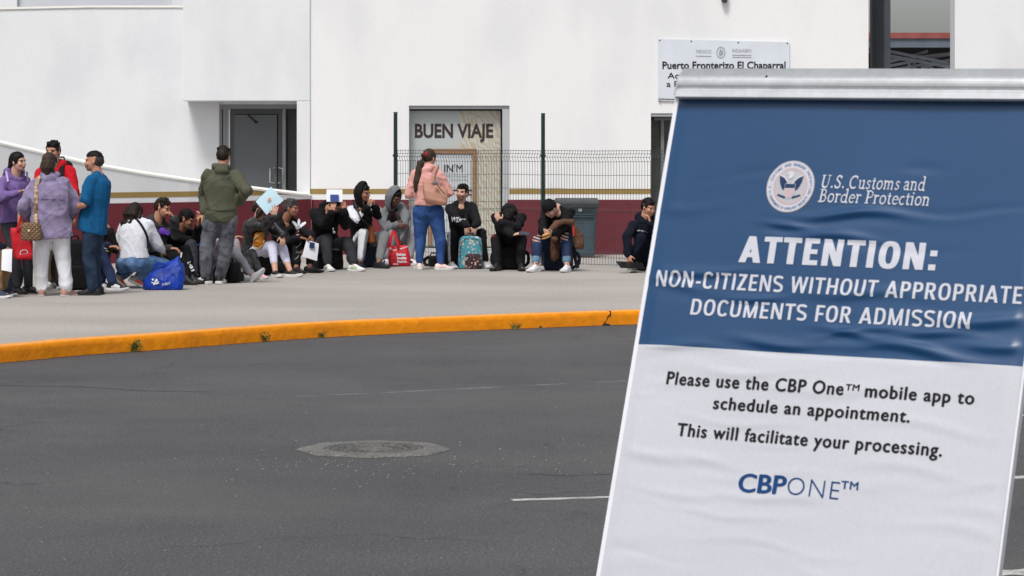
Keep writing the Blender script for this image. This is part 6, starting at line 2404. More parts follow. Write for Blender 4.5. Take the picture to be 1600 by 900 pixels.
def tote(name, c, hw, hd, h, yaw, m, label, handles=(), lean=Vector((0, 0, 0)), seed=0, cat='bag', hm=None, voxel=.013, amp=.010, top=1.0, hw_h=.035, slump=0.0):
    """a shopping bag: sagging gusseted body, two cloth handles given as point lists"""
    root = bag_root(name, c, label, cat)
    f = fwd_of(yaw)
    r = f.cross(UPZ)
    mb = MB()
    rings = []
    rs = random.Random(seed)
    for t, kw, kd in ((0.0, .94, 1.0), (.04, 1.0, 1.05), (.3, 1.02, 1.05), (.6, .98, .85), (.85, .93 * top, .5), (1.0, .90 * top, .22)):
        ring = []
        for j in range(24):
            a = 2 * math.pi * j / 24
            ca, sa = math.cos(a), math.sin(a)
            x = math.copysign(abs(ca) ** .4, ca) * hw * kw
            y = math.copysign(abs(sa) ** .4, sa) * hd * kd
            w = .018 * noise.noise(Vector((ca * 2, t * 3.1 + sa, seed)))
            t_ = t * (1 + slump * x / hw * (1 if r.x > 0 else -1)) if slump else t
            ring.append(c + r * x + f * (y + w) + UPZ * (h * t_ + (.03 * noise.noise(Vector((ca * 2.2, seed, 1.7))) * t)) + lean * t)
        rings.append(ring)
    mb.loft(rings)
    me = remesh(mb, voxel, 1, 'body')
    wrinkle(me, amp, seed + 90, 17)
    bv = bvh_of(me)
    me.transform(Matrix.Translation(-c))
    link('body', me, m, root, c)
    for pts in handles:
        strap('handle', pts, hw_h, hm or m, root, f, .003)
    return root, bv, f, r


def sheet(name, corners, th, m, label, cat='paper', n=6, bend=0.0):
    """a sheet given by four corner points, with a slight bend and real thickness"""
    a, b, c, d = [Vector(p) for p in corners]
    nn = (b - a).cross(d - a).normalized()
    if nn.dot(camdir(a)) < 0:
        nn = -nn
    ctr = (a + b + c + d) / 4
    top = []
    for j in range(n + 1):
        for i in range(n + 1):
            u, v = i / n, j / n
            p = a.lerp(b, u).lerp(d.lerp(c, u), v)
            top.append(p + nn * bend * (4 * u * (1 - u) - .5 + .5 * math.sin(v * 3)))
    N = (n + 1) ** 2
    vs = top + [p - nn * th for p in top]
    fs = []
    for j in range(n):
        for i in range(n):
            k = j * (n + 1) + i
            fs += [(k, k + 1, k + n + 2, k + n + 1), (N + k, N + k + n + 1, N + k + n + 2, N + k + 1)]
    for i in range(n):
        for e in (lambda q: q, lambda q: n * (n + 1) + q, lambda q: q * (n + 1), lambda q: q * (n + 1) + n):
            fs.append((e(i), e(i + 1), N + e(i + 1), N + e(i)))
    mb = MB()
    mb.add(vs, fs)
    o = mb.build(name, m, org=ctr, smooth=False)
    return tag(o, label, cat), nn


def scribble(n, w, h, seed):
    """a short run of worn, unreadable letter strokes"""
    rs = random.Random(seed)
    v, f = [], []
    st = w / n
    for k in range(n):
        x = -w / 2 + k * st
        for _ in range(rs.choice((2, 3))):
            vert = rs.random() < .55
            if vert:
                a = x + rs.choice((.05, .35, .6)) * st
                q = [(a, -h / 2), (a + st * .24, -h / 2), (a + st * .24 + rs.uniform(-.1, .1) * st, h / 2), (a, h / 2)]
            else:
                b = rs.choice((-.5, -.1, .32)) * h
                q = [(x + .05 * st, b), (x + .82 * st, b), (x + .82 * st, b + h * .2), (x + .05 * st, b + h * .2)]
            o = len(v)
            v += q
            f.append((o, o + 1, o + 2, o + 3))
    return v, f


Pp = PEOPLE
# --- far left: papers in the hand at the photo's edge, and a dark bag by the leg
Y = Pp['paper_holder'].wr['R'].y - .03
sheet('paper_sheet', [P(3, 390, Y), P(19, 389, Y), P(18, 425, Y - .05), P(2, 422, Y - .05)], .003, PAPER, 'white papers held low at the left edge of the photo', bend=.01)
backpack(Vector((PX(12, 33.9), 33.9, 0)), .15, .12, .42, 20, BAGNVY, 'navy backpack on the ground below the white papers at the left edge', seed=31)

# --- lavender woman: quilted bag on a patterned strap, red shopping bag on her arm
L3 = Pp['lavender']
YB_ = L3.neck.y - .26


def quilt_material():
    m = bpy.data.materials.new('quilted_brown_leather')
    m.use_nodes = True
    n, l = m.node_tree.nodes, m.node_tree.links
    b = n['Principled BSDF']
    b.inputs['Roughness'].default_value = 0.45
    tc = n.new('ShaderNodeTexCoord')
    outs = []
    for ang in (45, -45):
        mp = n.new('ShaderNodeMapping')
        mp.inputs['Rotation'].default_value = (0, R(ang), 0)
        l.new(tc.outputs['Object'], mp.inputs['Vector'])
        w = n.new('ShaderNodeTexWave')
        w.bands_direction = 'X'
        w.inputs['Scale'].default_value = 9.0
        l.new(mp.outputs[0], w.inputs['Vector'])
        outs.append(w.outputs['Fac'])
    mx = n.new('ShaderNodeMath')
    mx.operation = 'MINIMUM'
    l.new(outs[0], mx.inputs[0])
    l.new(outs[1], mx.inputs[1])
    r = n.new('ShaderNodeValToRGB')
    r.color_ramp.elements[0].position, r.color_ramp.elements[1].position = 0.05, 0.35
    r.color_ramp.elements[0].color = (0.11, 0.07, 0.038, 1)
    r.color_ramp.elements[1].color = (*rgb(128, 92, 58, 0.9), 1)
    l.new(mx.outputs[0], r.inputs[0])
    l.new(r.outputs[0], b.inputs['Base Color'])
    bp = n.new('ShaderNodeBump')
    bp.inputs['Strength'].default_value = 0.8
    bp.inputs['Distance'].default_value = 0.01
    l.new(mx.outputs[0], bp.inputs['Height'])
    l.new(bp.outputs[0], b.inputs['Normal'])
    return m


c = P(49, 376, YB_)
qb = bag_root('shoulder_bag', c, 'brown quilted shoulder bag hanging on a patterned beige strap', 'bag')
mb = MB()
soft_box(mb, c, .118, .06, .21, 5, .95, sq=.75, sag=.04, seed=5)
me = remesh(mb, .010, 3, 'body')
me.transform(Matrix.Translation(-c))
link('body', me, quilt_material(), qb, c)
mb = MB()
mb.ell(P(45, 361, YB_ - .075), .016, .006, .016)
mb.build('gold_clasp', mat('gold_metal', (0.75, 0.6, 0.3), 0.3, 0.05, metal=0.8), qb, smooth=True)
STRAPM = mat('patterned_strap', rgb(196, 170, 140, 0.9), 0.8, 0, 26, col2=rgb(140, 108, 80, 0.85), ramp=(0.46, 0.54))
sp = on_top(L3, [(60, 278), (58.5, 290), (57.5, 305), (57, 320), (56.5, 334)], .012)
strap('strap', [sp[0] + Vector((0, .05, .01))] + sp + [P(56, 346, YB_ + .02), P(56, 352, YB_ + .03)], .042, STRAPM, qb, (0, -1, 0), .004)

Yr = L3.wr['L'].y - .05
c = P(37, 405, Yr)
h1 = [P(27, 360, Yr - .05), P(32, 343, Yr - .03), P(37, 326, Yr), P(40, 345, Yr - .02), P(40, 359, Yr - .05)]
h2 = [P(29, 360, Yr + .05), P(34, 343, Yr + .04), P(38, 326, Yr + .02), P(42, 345, Yr + .04), P(43, 359, Yr + .05)]
rt, bv, f, r = tote('shopping_bag', c, .115, .055, .36, 12, REDBAG, 'plain red shopping bag hanging from the arm of the woman in lavender', [h1, h2], lean=UPZ * 0 + Vector((-.055, 0, 0)), seed=4)
mb = MB()
pv = np.array([(-.045, -.02), (.045, -.005), (.045, .02), (.03, .035), (0, .04), (-.03, .03), (-.045, .01)])
i2 = pv * .82
ring = np.vstack([pv, i2])
n_ = len(pv)
stamp('white_mark', ring, [(k, (k + 1) % n_, n_ + (k + 1) % n_, n_ + k) for k in range(n_)], P(37, 395, Yr), r * -1 if r.x < 0 else r, UPZ, bv, WPRINT, rt)
sheet('brown_envelope', [P(28, 333, Yr + .02), P(39, 336, Yr + .02), P(39, 364, Yr), P(27, 362, Yr)], .012, mat('manila_paper', rgb(214, 172, 120, 0.9), 0.8, 0.05, 6), 'brown envelope sticking out of the red shopping bag', 'envelope')

# --- red hoodie: backpack straps over his shoulders
RD = Pp['red']
f = fwd_of(-8)
c = RD.pel + UPZ * .18 - f * .25
bp_ = backpack(c, .16, .09, .46, 172, BAGBLK, 'black backpack worn by the tall man in the red hoodie', seed=8, straps=False)
for sgn in (1, -1):
    rr = RD.rs_
    a = RD.sh['R' if sgn > 0 else 'L']
    top_ = spine(RD, .97) + rr * sgn * .105 + UPZ * .035
    strap('shoulder_strap', [top_ - f * .14 - UPZ * .08, top_ + UPZ * .03, top_ + f * .09 - UPZ * .03, top_ + f * .15 - UPZ * .12 + rr * sgn * .02, top_ + f * .16 - UPZ * .25 + rr * sgn * .04], .055, BAGBLK, bp_, f, .006)
backpack(Vector((PX(117, 34.4), 34.4, 0)), .17, .13, .60, 25, BAGBLK, 'large black bag standing between the white trousers and the dark jeans', seed=12, name='travel_bag')

# --- seated behind the blue T-shirt: dark bag with yellow stripes in the hand
EL = Pp['elbow']
c = P(159, 390, EL.wr['R'].y + .02)
mb = MB()
mb.ell(c, .085, .07, .055)
cap_ = mb.build('striped_cap', mat('grey_cap_cloth', (0.05, 0.052, 0.055), 0.9, 0.15, 12), org=c, smooth=True)
tag(cap_, 'dark cap with yellow stripes held by the person behind the blue T-shirt', 'cap')
for dz, m, nm in ((-.012, mat('yellow_stripe', rgb(222, 206, 50, 0.9), 0.7, 0.05), 'yellow_stripe'), (.012, mat('pale_blue_stripe', rgb(150, 190, 200, 0.9), 0.7, 0.05), 'blue_stripe')):
    mb = MB()
    pts = [c + Vector((.088 * math.sin(a), -.073 * math.cos(a), dz + .01 * math.cos(a * 2))) for a in np.linspace(-1.4, 1.4, 13)]
    mb.tube(pts, .006, 6)
    mb.build(nm, m, cap_, smooth=True)

# --- crouching woman: cross-body strap, blue bag beside her
CW = Pp['crouch']
sp = on_top(CW, [(212, 342), (219, 350), (226, 361), (230, 374), (231.5, 388)], .010)
sb = bag_root('crossbody_bag', sp[2], 'thin black bag strap across the back of the crouching woman', 'bag')
strap('strap', sp, .028, BAGBLK, sb, (0, -1, .3), .004)
c_ = CW.pel + Vector((.22, .22, -.05))
mb = MB()
soft_box(mb, c_, .10, .04, .15, 30, .95, seed=7)
mb.build('pouch', BAGBLK, sb, smooth=True)
Yb = 34.4
c = Vector((PX(256, Yb), Yb, 0.004))
g1 = [P(240, 421, Yb - .05), P(246, 412, Yb - .06), P(256, 414, Yb - .06), P(262, 416, Yb - .05)]
bb, bv, f, r = tote('shopping_bag', c, .235, .13, .30, 4, BLUEBAG, 'bright blue shopping bag with a white print slumped on the pavement', [g1], lean=Vector((.01, .03, 0)), seed=19, amp=.022, top=.86, slump=.42)
rx = r if r.x > 0 else -r
wv, wf = [], []
rs = random.Random(2)
for k in range(15):
    a, q = rs.uniform(0, 6.28), rs.random() ** .5
    x, y, s = -.055 + math.cos(a) * .05 * q, .01 + math.sin(a) * .042 * q, rs.uniform(.007, .017)
    o = len(wv)
    wv += [(x + math.cos(b) * s * rs.uniform(.6, 1.2), y + math.sin(b) * s * rs.uniform(.6, 1.1)) for b in np.linspace(0, 5.5, 7)]
    wf.append(tuple(range(o, o + 7)))
stamp('white_print', wv, wf, P(250, 441, Yb), rx, UPZ, bv, WPRINT, bb, off=.006)
tv, tf = scribble(5, .10, .03, 4)
tv = [(x + .068, y - .02) for x, y in tv]
stamp('white_lettering', tv, tf, P(252, 441, Yb), (rx + UPZ * .12), UPZ, bv, WPRINT, bb, off=.006)

# --- forehead man: purple gloves, bag to sit on, khaki pouch
FM = Pp['forehead']
p_ = on_top(FM, [(252, 362)], .02)[0]
gl = MB()
gl.ell(p_, .055, .03, .05)
for k, (dx, dz) in enumerate(((.06, .0), (.075, -.012), (.07, -.028), (.055, -.045))):
    gl.rcone(p_ + Vector((.02, -.01, -.005 * k)), p_ + Vector((dx + .02, -.03, dz)), .013, .011, 8)
tag(gl.build('glove', cloth('purple_knit', rgb(104, 66, 176, 0.9)), org=p_, smooth=True), 'purple glove tucked into the jacket of the man with his fist on his forehead', 'glove')
backpack(Vector((PX(240, 36.0), 36.0, 0)), .19, .15, .22, 40, BAGBLK, 'black bag under the seated man who rests his forehead on his fist', seed=40, straps=False, pocket=False, name='travel_bag')
c = FM.wr['R'].lerp(FM.el['R'], .75) + Vector((-.03, -.02, -.06))
mb = MB()
mb.ell(c, .05, .045, .06)
tag(mb.build('pouch', BEIGEC, org=c, smooth=True), 'khaki pouch beside the forearm of the man with his fist on his forehead', 'pouch')
# white marks on his trousers and the blue patch on the neighbour's
tv, tf = scribble(1, .06, .06, 3)
stamp('white_letter', tv, tf, P(270, 402, 35), Vector((1, 0, 0)), UPZ, FM.tro_bvh, WPRINT, FM.trousers, reach=1.6)
tv, tf = scribble(4, .15, .04, 8)
stamp('white_lettering', tv, tf, P(287, 421, 35), Vector((.5, 0, -.9)), Vector((.9, 0, .5)), FM.tro_bvh, WPRINT, FM.trousers, reach=1.6)
EM = Pp['eating']
pv = np.array([(-.03, -.02), (.035, -.025), (.04, .012), (0, .026), (-.035, .015)])
stamp('blue_patch', pv, [(0, 1, 2, 3, 4)], P(305, 383, 35.6), Vector((1, 0, 0)), UPZ, EM.tro_bvh, mat('bright_blue_patch', rgb(20, 110, 190), 0.7, 0.05), EM.trousers, reach=1.6)
c = EM.wr['R'].lerp(EM.wr['L'], .5) + Vector((.0, -.02, .085))
mb = MB()
mb.ell(c, .05, .045, .035)
mb.ell(c + Vector((.015, 0, .022)), .045, .04, .022)
tag(mb.build('bread_roll', mat('bread_crust', rgb(186, 138, 88, 0.9), 0.8, 0.15, 20), org=c, smooth=True), 'bread roll held to the mouth of the man in the black sweater', 'bread')
c2 = c + Vector((-.005, .03, .06))
mb = MB()
M = Matrix.Rotation(R(35), 3, 'Y')
mb.ell(c2, .055, .022, .02, M)
tag(mb.build('napkin', mat('pink_napkin', rgb(206, 120, 132, 0.9), 0.8, 0.05), org=c2, smooth=True), 'pink napkin wrapped round the bread roll', 'napkin')
backpack(Vector((PX(284, 36.5), 36.5, 0)), .18, .15, .21, 60, BAGBLK, 'black bag under the man eating a bread roll', seed=41, straps=False, pocket=False, name='travel_bag')
backpack(Vector((PX(362, 36.15), 36.15, 0)), .13, .10, .26, 70, BAGBLK, 'black backpack lying under the pale grey outstretched leg', seed=43)

# --- seams and back pockets that show on the trousers and the fleece


def back_pockets(F_, dy_px, wpx, hpx, m, xs):
    for px, py in xs:
        w, h = wpx / 2 / F * F_.pel.y, hpx / F * F_.pel.y
        g_ = [(-w, h * .5), (w, h * .5), (w, -h * .35), (0, -h * .5), (-w, -h * .35)]
        stamp('pocket', g_, [(0, 1, 2, 3, 4)], P(px, py, F_.pel.y - .3), (1, 0, 0), UPZ, F_.tro_bvh, m, F_.trousers, off=.007, reach=.5)


back_pockets(Pp['olive'], 0, 16, 20, cloth('grey_denim_pocket', (0.10, 0.104, 0.118), fine=.25), [(333, 349), (357, 349)])
back_pockets(Pp['pink'], 0, 13, 15, cloth('blue_denim_pocket', rgb(50, 80, 134, 0.9), fine=.15), [(659, 331), (680, 331)])
back_pockets(Pp['crouch'], 0, 15, 15, cloth('pale_denim_pocket', rgb(92, 124, 162, 0.9), fine=.15), [(192, 407), (216, 410)])


def seam_line(F_, top, pts, m, w=.006):
    sp = on_top(F_, pts, .001, F_.top_bvh if top else F_.tro_bvh)
    strap('seam', sp, w, m, F_.top if top else F_.trousers, (0, -1, 0), .004)


seam_line(Pp['lavender'], True, [(57, 312), (66, 311), (80, 311.5), (94, 312), (102, 312.5)], cloth('lavender_seam', rgb(112, 100, 136, 0.9)))
seam_line(Pp['olive'], True, [(322, 326), (334, 329), (346, 329.5), (358, 329), (368, 327)], cloth('olive_rib', rgb(62, 64, 50, 0.9)), .010)
seam_line(Pp['pink'], True, [(650, 309.5), (660, 311), (670, 311), (680, 311), (688, 310)], cloth('pink_rib', rgb(200, 138, 132, 0.9)), .010)
seam_line(Pp['olive'], False, [(345, 343), (345, 352), (345, 361)], cloth('grey_denim_pocket', (0.085, 0.088, 0.10)))
seam_line(Pp['pink'], False, [(669.5, 322), (669.5, 332), (669.5, 342)], cloth('blue_denim_pocket', rgb(36, 66, 126, 0.9)))
seam_line(Pp['lavender'], False, [(82, 376), (82, 384), (82, 392)], cloth('white_denim_seam', (0.5, 0.5, 0.54)))

# --- dark script on the olive hoodie's back
OL = Pp['olive']
tv, tf = scribble(7, .135, .042, 15)
stamp('dark_lettering', tv, tf, P(351, 278, OL.neck.y - .3), (1, 0, 0), UPZ, OL.top_bvh, BLACKTXT, OL.top)

# --- folder woman
FW = Pp['folder']
Yf = FW.wr['R'].y + .045
fl, nn = sheet('folder', [P(423.4, 291.6, Yf + .02), P(443.3, 312.9, Yf), P(416.6, 335.5, Yf - .03), P(399.4, 314.7, Yf)], .006, FOLDER, 'light blue folder held up in front of the face', 'folder', bend=.006)
q = P(420.5, 311.5, Yf - .03)
mb = MB()
for a, b in ((-.024, .024),):
    mb.prism([q + Vector((-.026, 0, -.012)), q + Vector((.012, 0, .026)), q + Vector((.028, 0, .008)), q + Vector((-.008, 0, -.028))], (0, .0, .0) if False else (0, .004, 0))
mb.build('orange_mark', mat('orange_print', rgb(226, 150, 112), 0.6, 0.1, 40), fl)
c = P(405, 386, FW.pel.y - .30)
tb = bag_root('handbag', c, 'mustard leather handbag with a looped handle against white leggings', 'bag')
mb = MB()
soft_box(mb, c, .075, .05, .20, 20, .9, sq=.8, sag=.15, seed=3)
me = remesh(mb, .011, 2, 'body')
wrinkle(me, .007, 5, 40)
me.transform(Matrix.Translation(-c))
link('body', me, TANB, tb, c)
mb = MB()
mb.tube([c + Vector((.02, -.04, .17)), c + Vector((-.06, -.06, .11)), c + Vector((-.08, -.065, .02)), c + Vector((-.02, -.07, -.025)), c + Vector((.05, -.065, .02)), c + Vector((.07, -.06, .09))], .009, 8)
mb.build('handle', mat('tan_strap_leather', rgb(206, 168, 112, 0.9), 0.5, 0.1), tb, smooth=True)
backpack(Vector((PX(404, 38.25), 38.25, 0)), .22, .16, .30, 40, BAGBLK, 'black bag under the woman with the light blue folder', seed=44, straps=False, pocket=False, name='travel_bag')
backpack(Vector((PX(438, 38.9), 38.9, 0)), .16, .16, .30, 20, BAGBLK, 'black backpack standing behind the white leggings', seed=45, straps=False)

# --- trefoil man: prints and papers
TM_ = Pp['trefoil']


def blob(x, y, rx, ry, rot, n=14):
    return [(x + math.cos(a) * rx * math.cos(rot) - math.sin(a) * ry * math.sin(rot), y + math.cos(a) * rx * math.sin(rot) + math.sin(a) * ry * math.cos(rot)) for a in np.linspace(0, 2 * math.pi, n, endpoint=False)]


vv, ff = [], []
for sh_ in (blob(-.062, .045, .055, .022, -.62), blob(0, .068, .021, .050, 0), blob(.062, .045, .055, .022, .62)):
    ff.append(tuple(range(len(vv), len(vv) + len(sh_))))
    vv += sh_
for k in range(3):
    y = .004 - k * .013
    o = len(vv)
    vv += [(-.055 + k * .008, y), (.055 - k * .008, y), (.055 - k * .008, y + .006), (-.055 + k * .008, y + .006)]
    ff.append((o, o + 1, o + 2, o + 3))
tv, tf = scribble(3, .065, .022, 5)
tv = [(x, y - .05) for x, y in tv]
o = len(vv)
vv += [tuple(p)[:2] for p in tv]
ff += [tuple(i + o for i in g) for g in tf]
stamp('white_print', vv, ff, P(458.5, 356, TM_.neck.y - .35), Vector((1, -.25, -.05)), UPZ, TM_.top_bvh, WPRINT, TM_.top)
for (px, py), kind in (((463.5, 373), 'arch'), ((465, 384.5), 'swirl'), ((466, 394.5), 'word'), ((463, 403), 'leaf')):
    vv, ff = [], []
    if kind == 'arch':
        for k, r0 in enumerate((.040, .028, .016)):
            arcp = [(math.cos(a) * r0, math.sin(a) * r0 + .01) for a in np.linspace(0, math.pi, 10)]
            pts = [(r0, -.035)] + arcp + [(-r0, -.035)]
            inn_ = [(x * (r0 - .007) / r0, y if y < -.03 else .01 + (y - .01) * (r0 - .007) / r0) for x, y in pts]
            for i in range(len(pts) - 1):
                o = len(vv)
                vv += [pts[i], pts[i + 1], inn_[i + 1], inn_[i]]
                ff.append((o, o + 1, o + 2, o + 3))
    elif kind == 'word':
        tv, tf = scribble(3, .085, .03, 9)
        vv, ff = [tuple(p)[:2] for p in tv], tf
    else:
        for k in range(3):
            b = blob(.012 * (k - 1), .01 * (k - 1), .032, .006, .6 + .2 * k)
            ff.append(tuple(range(len(vv), len(vv) + len(b))))
            vv += b
    stamp('white_print', vv, ff, P(px, py, TM_.kn['R'].y - .3), (1, 0, 0), UPZ, TM_.tro_bvh, WPRINT if kind == 'arch' else mat('grey_fabric_print', (0.22, 0.22, 0.23), 0.7, 0.1), TM_.trousers, reach=1.0)
Yp = TM_.wr['L'].y - .05
sheet('paper_sheet', [P(479, 374.7, Yp), P(498.4, 380.6, Yp + .02), P(495.2, 407.7, Yp), P(471.8, 400.5, Yp - .02)], .004, PAPER, 'white papers dangling from the hand of the grey haired man', bend=.012)
pp, _ = sheet('passport', [P(484, 378, Yp - .03), P(492, 379.5, Yp - .03), P(491, 388.5, Yp - .035), P(483, 387, Yp - .035)], .006, PASS, 'dark passport pinched against the white papers of the grey haired man', 'passport')
backpack(Vector((PX(446, 39.4), 39.4, 0)), .2, .16, .29, 60, BAGBLK, 'black bag under the grey haired man', seed=46, straps=False, pocket=False, name='travel_bag')

# --- bowed man: paper and passport on his head, bag under him, pendant
BW = Pp['bowed']
Yp = min(BW.wr['R'].y, BW.wr['L'].y) + .02
sheet('paper_sheet', [P(510.2, 296, Yp + .04), P(535, 296.2, Yp + .04), P(535, 315.5, Yp - .01), P(510.2, 315, Yp - .01)], .003, PAPER, 'white paper held over the bowed head of the man in the black jacket', bend=.004)
sheet('passport', [P(516, 304, Yp - .01), P(529.3, 304, Yp - .01), P(529, 314.5, Yp - .04), P(516, 314.5, Yp - .04)], .006, PASSB, 'blue passport held against the white paper over the bowed head', 'passport')
backpack(Vector((PX(527.5, 40.0), 40.0, 0)), .075, .10, .285, 10, BAGBLK, 'black bag with a pale rim between the dark grey trouser legs', seed=47, straps=False, pocket=False, name='travel_bag')
mb = MB()
cc = P(524, 389, 39.9)
mb.tube([cc + Vector((-.055, -.1, 0)), cc + Vector((.055, -.1, -.004))], .010, 6)
o_ = mb.build('rim', GREYM, bpy.data.objects[[k for k in WO if k.startswith('travel_bag')][-1]], smooth=True)
backpack(Vector((PX(508, 40.2), 40.2, 0)), .2, .16, .30, 20, BAGBLK, 'black bag under the man holding the white paper over his head', seed=48, straps=False, pocket=False, name='travel_bag')
p_ = on_top(BW, [(522, 362)], .02)[0]
p_ = P(522, 363, min(p_.y, BW.kn['R'].y + .1))
mb = MB()
mb.ell(p_, .020, .008, .020)
mb.box(p_.x - .022, p_.x - .004, p_.y - .004, p_.y + .004, p_.z + .03, p_.z + .062)
tag(mb.build('badge', ALU, org=p_, smooth=False), 'round metal badge hanging before the man with the bowed head', 'badge')

# --- black hood: rust bag on a strap, navy bag under him
HD = Pp['hooded']
c = P(580, 379, HD.pel.y - .34)
rb = bag_root('shoulder_bag', c, 'rust leather bag hanging between the knees of the man in the black hood', 'bag')
mb = MB()
soft_box(mb, c, .052, .05, .24, 10, .8, sq=.8, sag=.2, seed=2)
me = remesh(mb, .011, 2, 'body')
wrinkle(me, .006, 9, 40)
me.transform(Matrix.Translation(-c))
link('body', me, RUST, rb, c)
sp = on_top(HD, [(551, 312), (556, 322), (561, 333)], .012)
strap('strap', sp + [sp[-1] + Vector((.06, -.03, -.10)), c + UPZ * .22], .022, mat('dark_strap', (0.03, 0.025, 0.022), 0.6, 0.1), rb, (0, -1, 0), .004)
backpack(Vector((PX(571, 40.75), 40.75, 0)), .19, .15, .31, 30, BAGNVY, 'navy bag under the man in the black hood', seed=49, straps=False, pocket=False, name='travel_bag')

# --- grey hood: red print on his shirt, red shopping bag with lettering
GH = Pp['greyhood']
p_ = on_top(GH, [(613, 337)], .0)[0]
pv = blob(0, 0, .065, .062, 0, 18)
st = stamp('black_shirt_front', [(-.10, -.09), (.10, -.09), (.07, .10), (-.04, .12)], [(0, 1, 2, 3)], p_ + Vector((.01, -.2, 0)), (1, 0, 0), UPZ, GH.top_bvh, BLACKC, GH.top, off=.006)
stamp('red_print', pv, [tuple(range(18))], p_ + Vector((0, -.2, 0)), (1, 0, 0), UPZ, GH.top_bvh, mat('dark_red_print', rgb(140, 20, 40, 0.9), 0.8, 0.3, 60, col2=(0.02, 0.01, 0.012)), GH.top, off=.011)
backpack(Vector((PX(620, 41.95), 41.95, 0)), .2, .15, .29, 30, BAGBLK, 'black bag under the man in the grey hood', seed=50, straps=False, pocket=False, name='travel_bag')
Yr = 41.0
c = Vector((PX(625.5, Yr), Yr, .004))
h1 = [P(609, 386, Yr - .09), P(611, 372, Yr - .08), P(615, 361, Yr - .05), P(619, 372, Yr - .07), P(622, 383, Yr - .09)]
h2 = [P(607, 388, Yr + .05), P(610, 372, Yr + .03), P(616, 362, Yr), P(620, 374, Yr + .02), P(626, 380, Yr + .05)]
rt, bv, f, r = tote('shopping_bag', c, .158, .085, .285, -2, REDBAG, 'red shopping bag printed Reduzca Reutiliza Recicla standing by the grey trousers', [h1, h2], lean=Vector((-.03, .02, 0)), seed=11, amp=.008, top=.96)
rx = r if r.x > 0 else -r
for i, (wd, x0, x1) in enumerate((('Reduzca', -.055, .075), ('Reutiliza', -.050, .085), ('Recicla', -.045, .092))):
    tv, tf = text2d(wd, 1, .04)
    tv = fit2d(tv, x0, x1, .150 - i * .050, .036)
    stamp('white_lettering', tv, tf, Vector((c.x - .005 + .002 * i, c.y - .3, c.z)), rx, UPZ, bv, WPRINT, rt, off=.006)
pv = [(-.155, .268), (-.09, .232), (.02, .258), (.112, .288), (.112, .272), (.02, .240), (-.09, .212), (-.155, .245)]
stamp('pale_band', pv, [(0, 1, 6, 7), (1, 2, 5, 6), (2, 3, 4, 5)], Vector((c.x - .01, c.y - .3, c.z)), rx, UPZ, bv, PPRINT, rt, off=.005)
stamp('small_print', [(-.11, .018), (-.03, .02), (-.03, .042), (-.11, .040)], [(0, 1, 2, 3)], Vector((c.x, c.y - .3, c.z)), rx, UPZ, bv, PPRINT, rt, off=.005)

# --- pink woman: red hair tie and tote with a pom-pom; dark straps of a bag behind her
PK = Pp['pink']
Lp = lambda x, y, z: PK.hc + PK.HM @ Vector((x, y, z))
mb = MB()
cc = Lp(0, -.125, .035)
for k in range(10):
    a0, a1 = 2 * math.pi * k / 10, 2 * math.pi * (k + 1) / 10
    ax, ay = PK.HM @ Vector((1, 0, 0)), PK.HM @ Vector((0, .5, 1)).normalized()
    mb.rcone(cc + (ax * math.cos(a0) + ay * math.sin(a0)) * .032, cc + (ax * math.cos(a1) + ay * math.sin(a1)) * .032, .014, .014, 6)
mb.build('hair_tie', cloth('red_scrunchie', (0.5, 0.012, 0.02)), PK.body, smooth=True)
Yt = PK.pel.y - .20
c = P(683, 318, Yt)
pt = bag_root('tote_bag', c, 'dusty pink leather tote on the shoulder of the woman with the ponytail', 'bag')
mb = MB()
tl_, tr_, br_, bl_ = P(658.5, 279, Yt), P(701, 296, Yt + .06), P(698.5, 321, Yt + .04), P(663.5, 314.5, Yt)
mid_ = P(682, 324, Yt)
for off_ in (0,):
    rings = []
    for t, th, g in ((0, .02, .92), (.12, .04, .97), (.5, .085, 1.0), (.85, .10, 1.0), (1.0, .07, .92)):
        a, b = tl_.lerp(bl_, t), tr_.lerp(br_, t)
        ct = (a + b) / 2
        a, b = ct + (a - ct) * g, ct + (b - ct) * g
        ring = []
        for j in range(20):
            an = 2 * math.pi * j / 20
            x, y = math.copysign(abs(math.cos(an)) ** .6, math.cos(an)), math.copysign(abs(math.sin(an)) ** .6, math.sin(an))
            ring.append(ct + (b - a) / 2 * x + Vector((.1, -1, 0)).normalized() * th * y + UPZ * (-.012 if t > .9 else 0))
        rings.append(ring)
    mb.loft(rings)
me = remesh(mb, .011, 2, 'body')
wrinkle(me, .005, 77, 24)
bv = bvh_of(me)
me.transform(Matrix.Translation(-c))
link('body', me, PINKB, pt, c)
sp = on_top(PK, [(681, 264.5)], .014)
for dx in (0, 2.5):
    strap('strap', [P(674 + dx, 283 + dx, Yt - .03), P(675.5 + dx, 272, Yt + .0), sp[0] + Vector((dx * .006, -.012, .02)), sp[0] + Vector((.01 + dx * .006, .07, .045)), sp[0] + Vector((.01 + dx * .006, .14, .0))], .022, PINKB, pt, (0, -1, 0), .004)
mb = MB()
mb.tube([P(678, 284, Yt - .09), P(684, 290, Yt - .10), P(690, 298, Yt - .10), P(696, 304, Yt - .08)], .006, 6)
mb.build('zip', DARK, pt)
pom = P(680.5, 285.5, Yt - .10)
mb = MB()
rs = random.Random(6)
for k in range(26):
    a, e = rs.uniform(0, 6.28), rs.uniform(-1.5, 1.5)
    mb.ell(pom + Vector((math.cos(a) * math.cos(e), math.sin(a) * math.cos(e), math.sin(e))) * .022, .012, .012, .012, None, 6, 5)
tag(mb.build('pompom_charm', mat('grey_fur', (0.22, 0.23, 0.26), 0.95, 0.2, 40), org=pom, smooth=True), 'fluffy grey pompom charm on the dusty pink tote', 'charm')
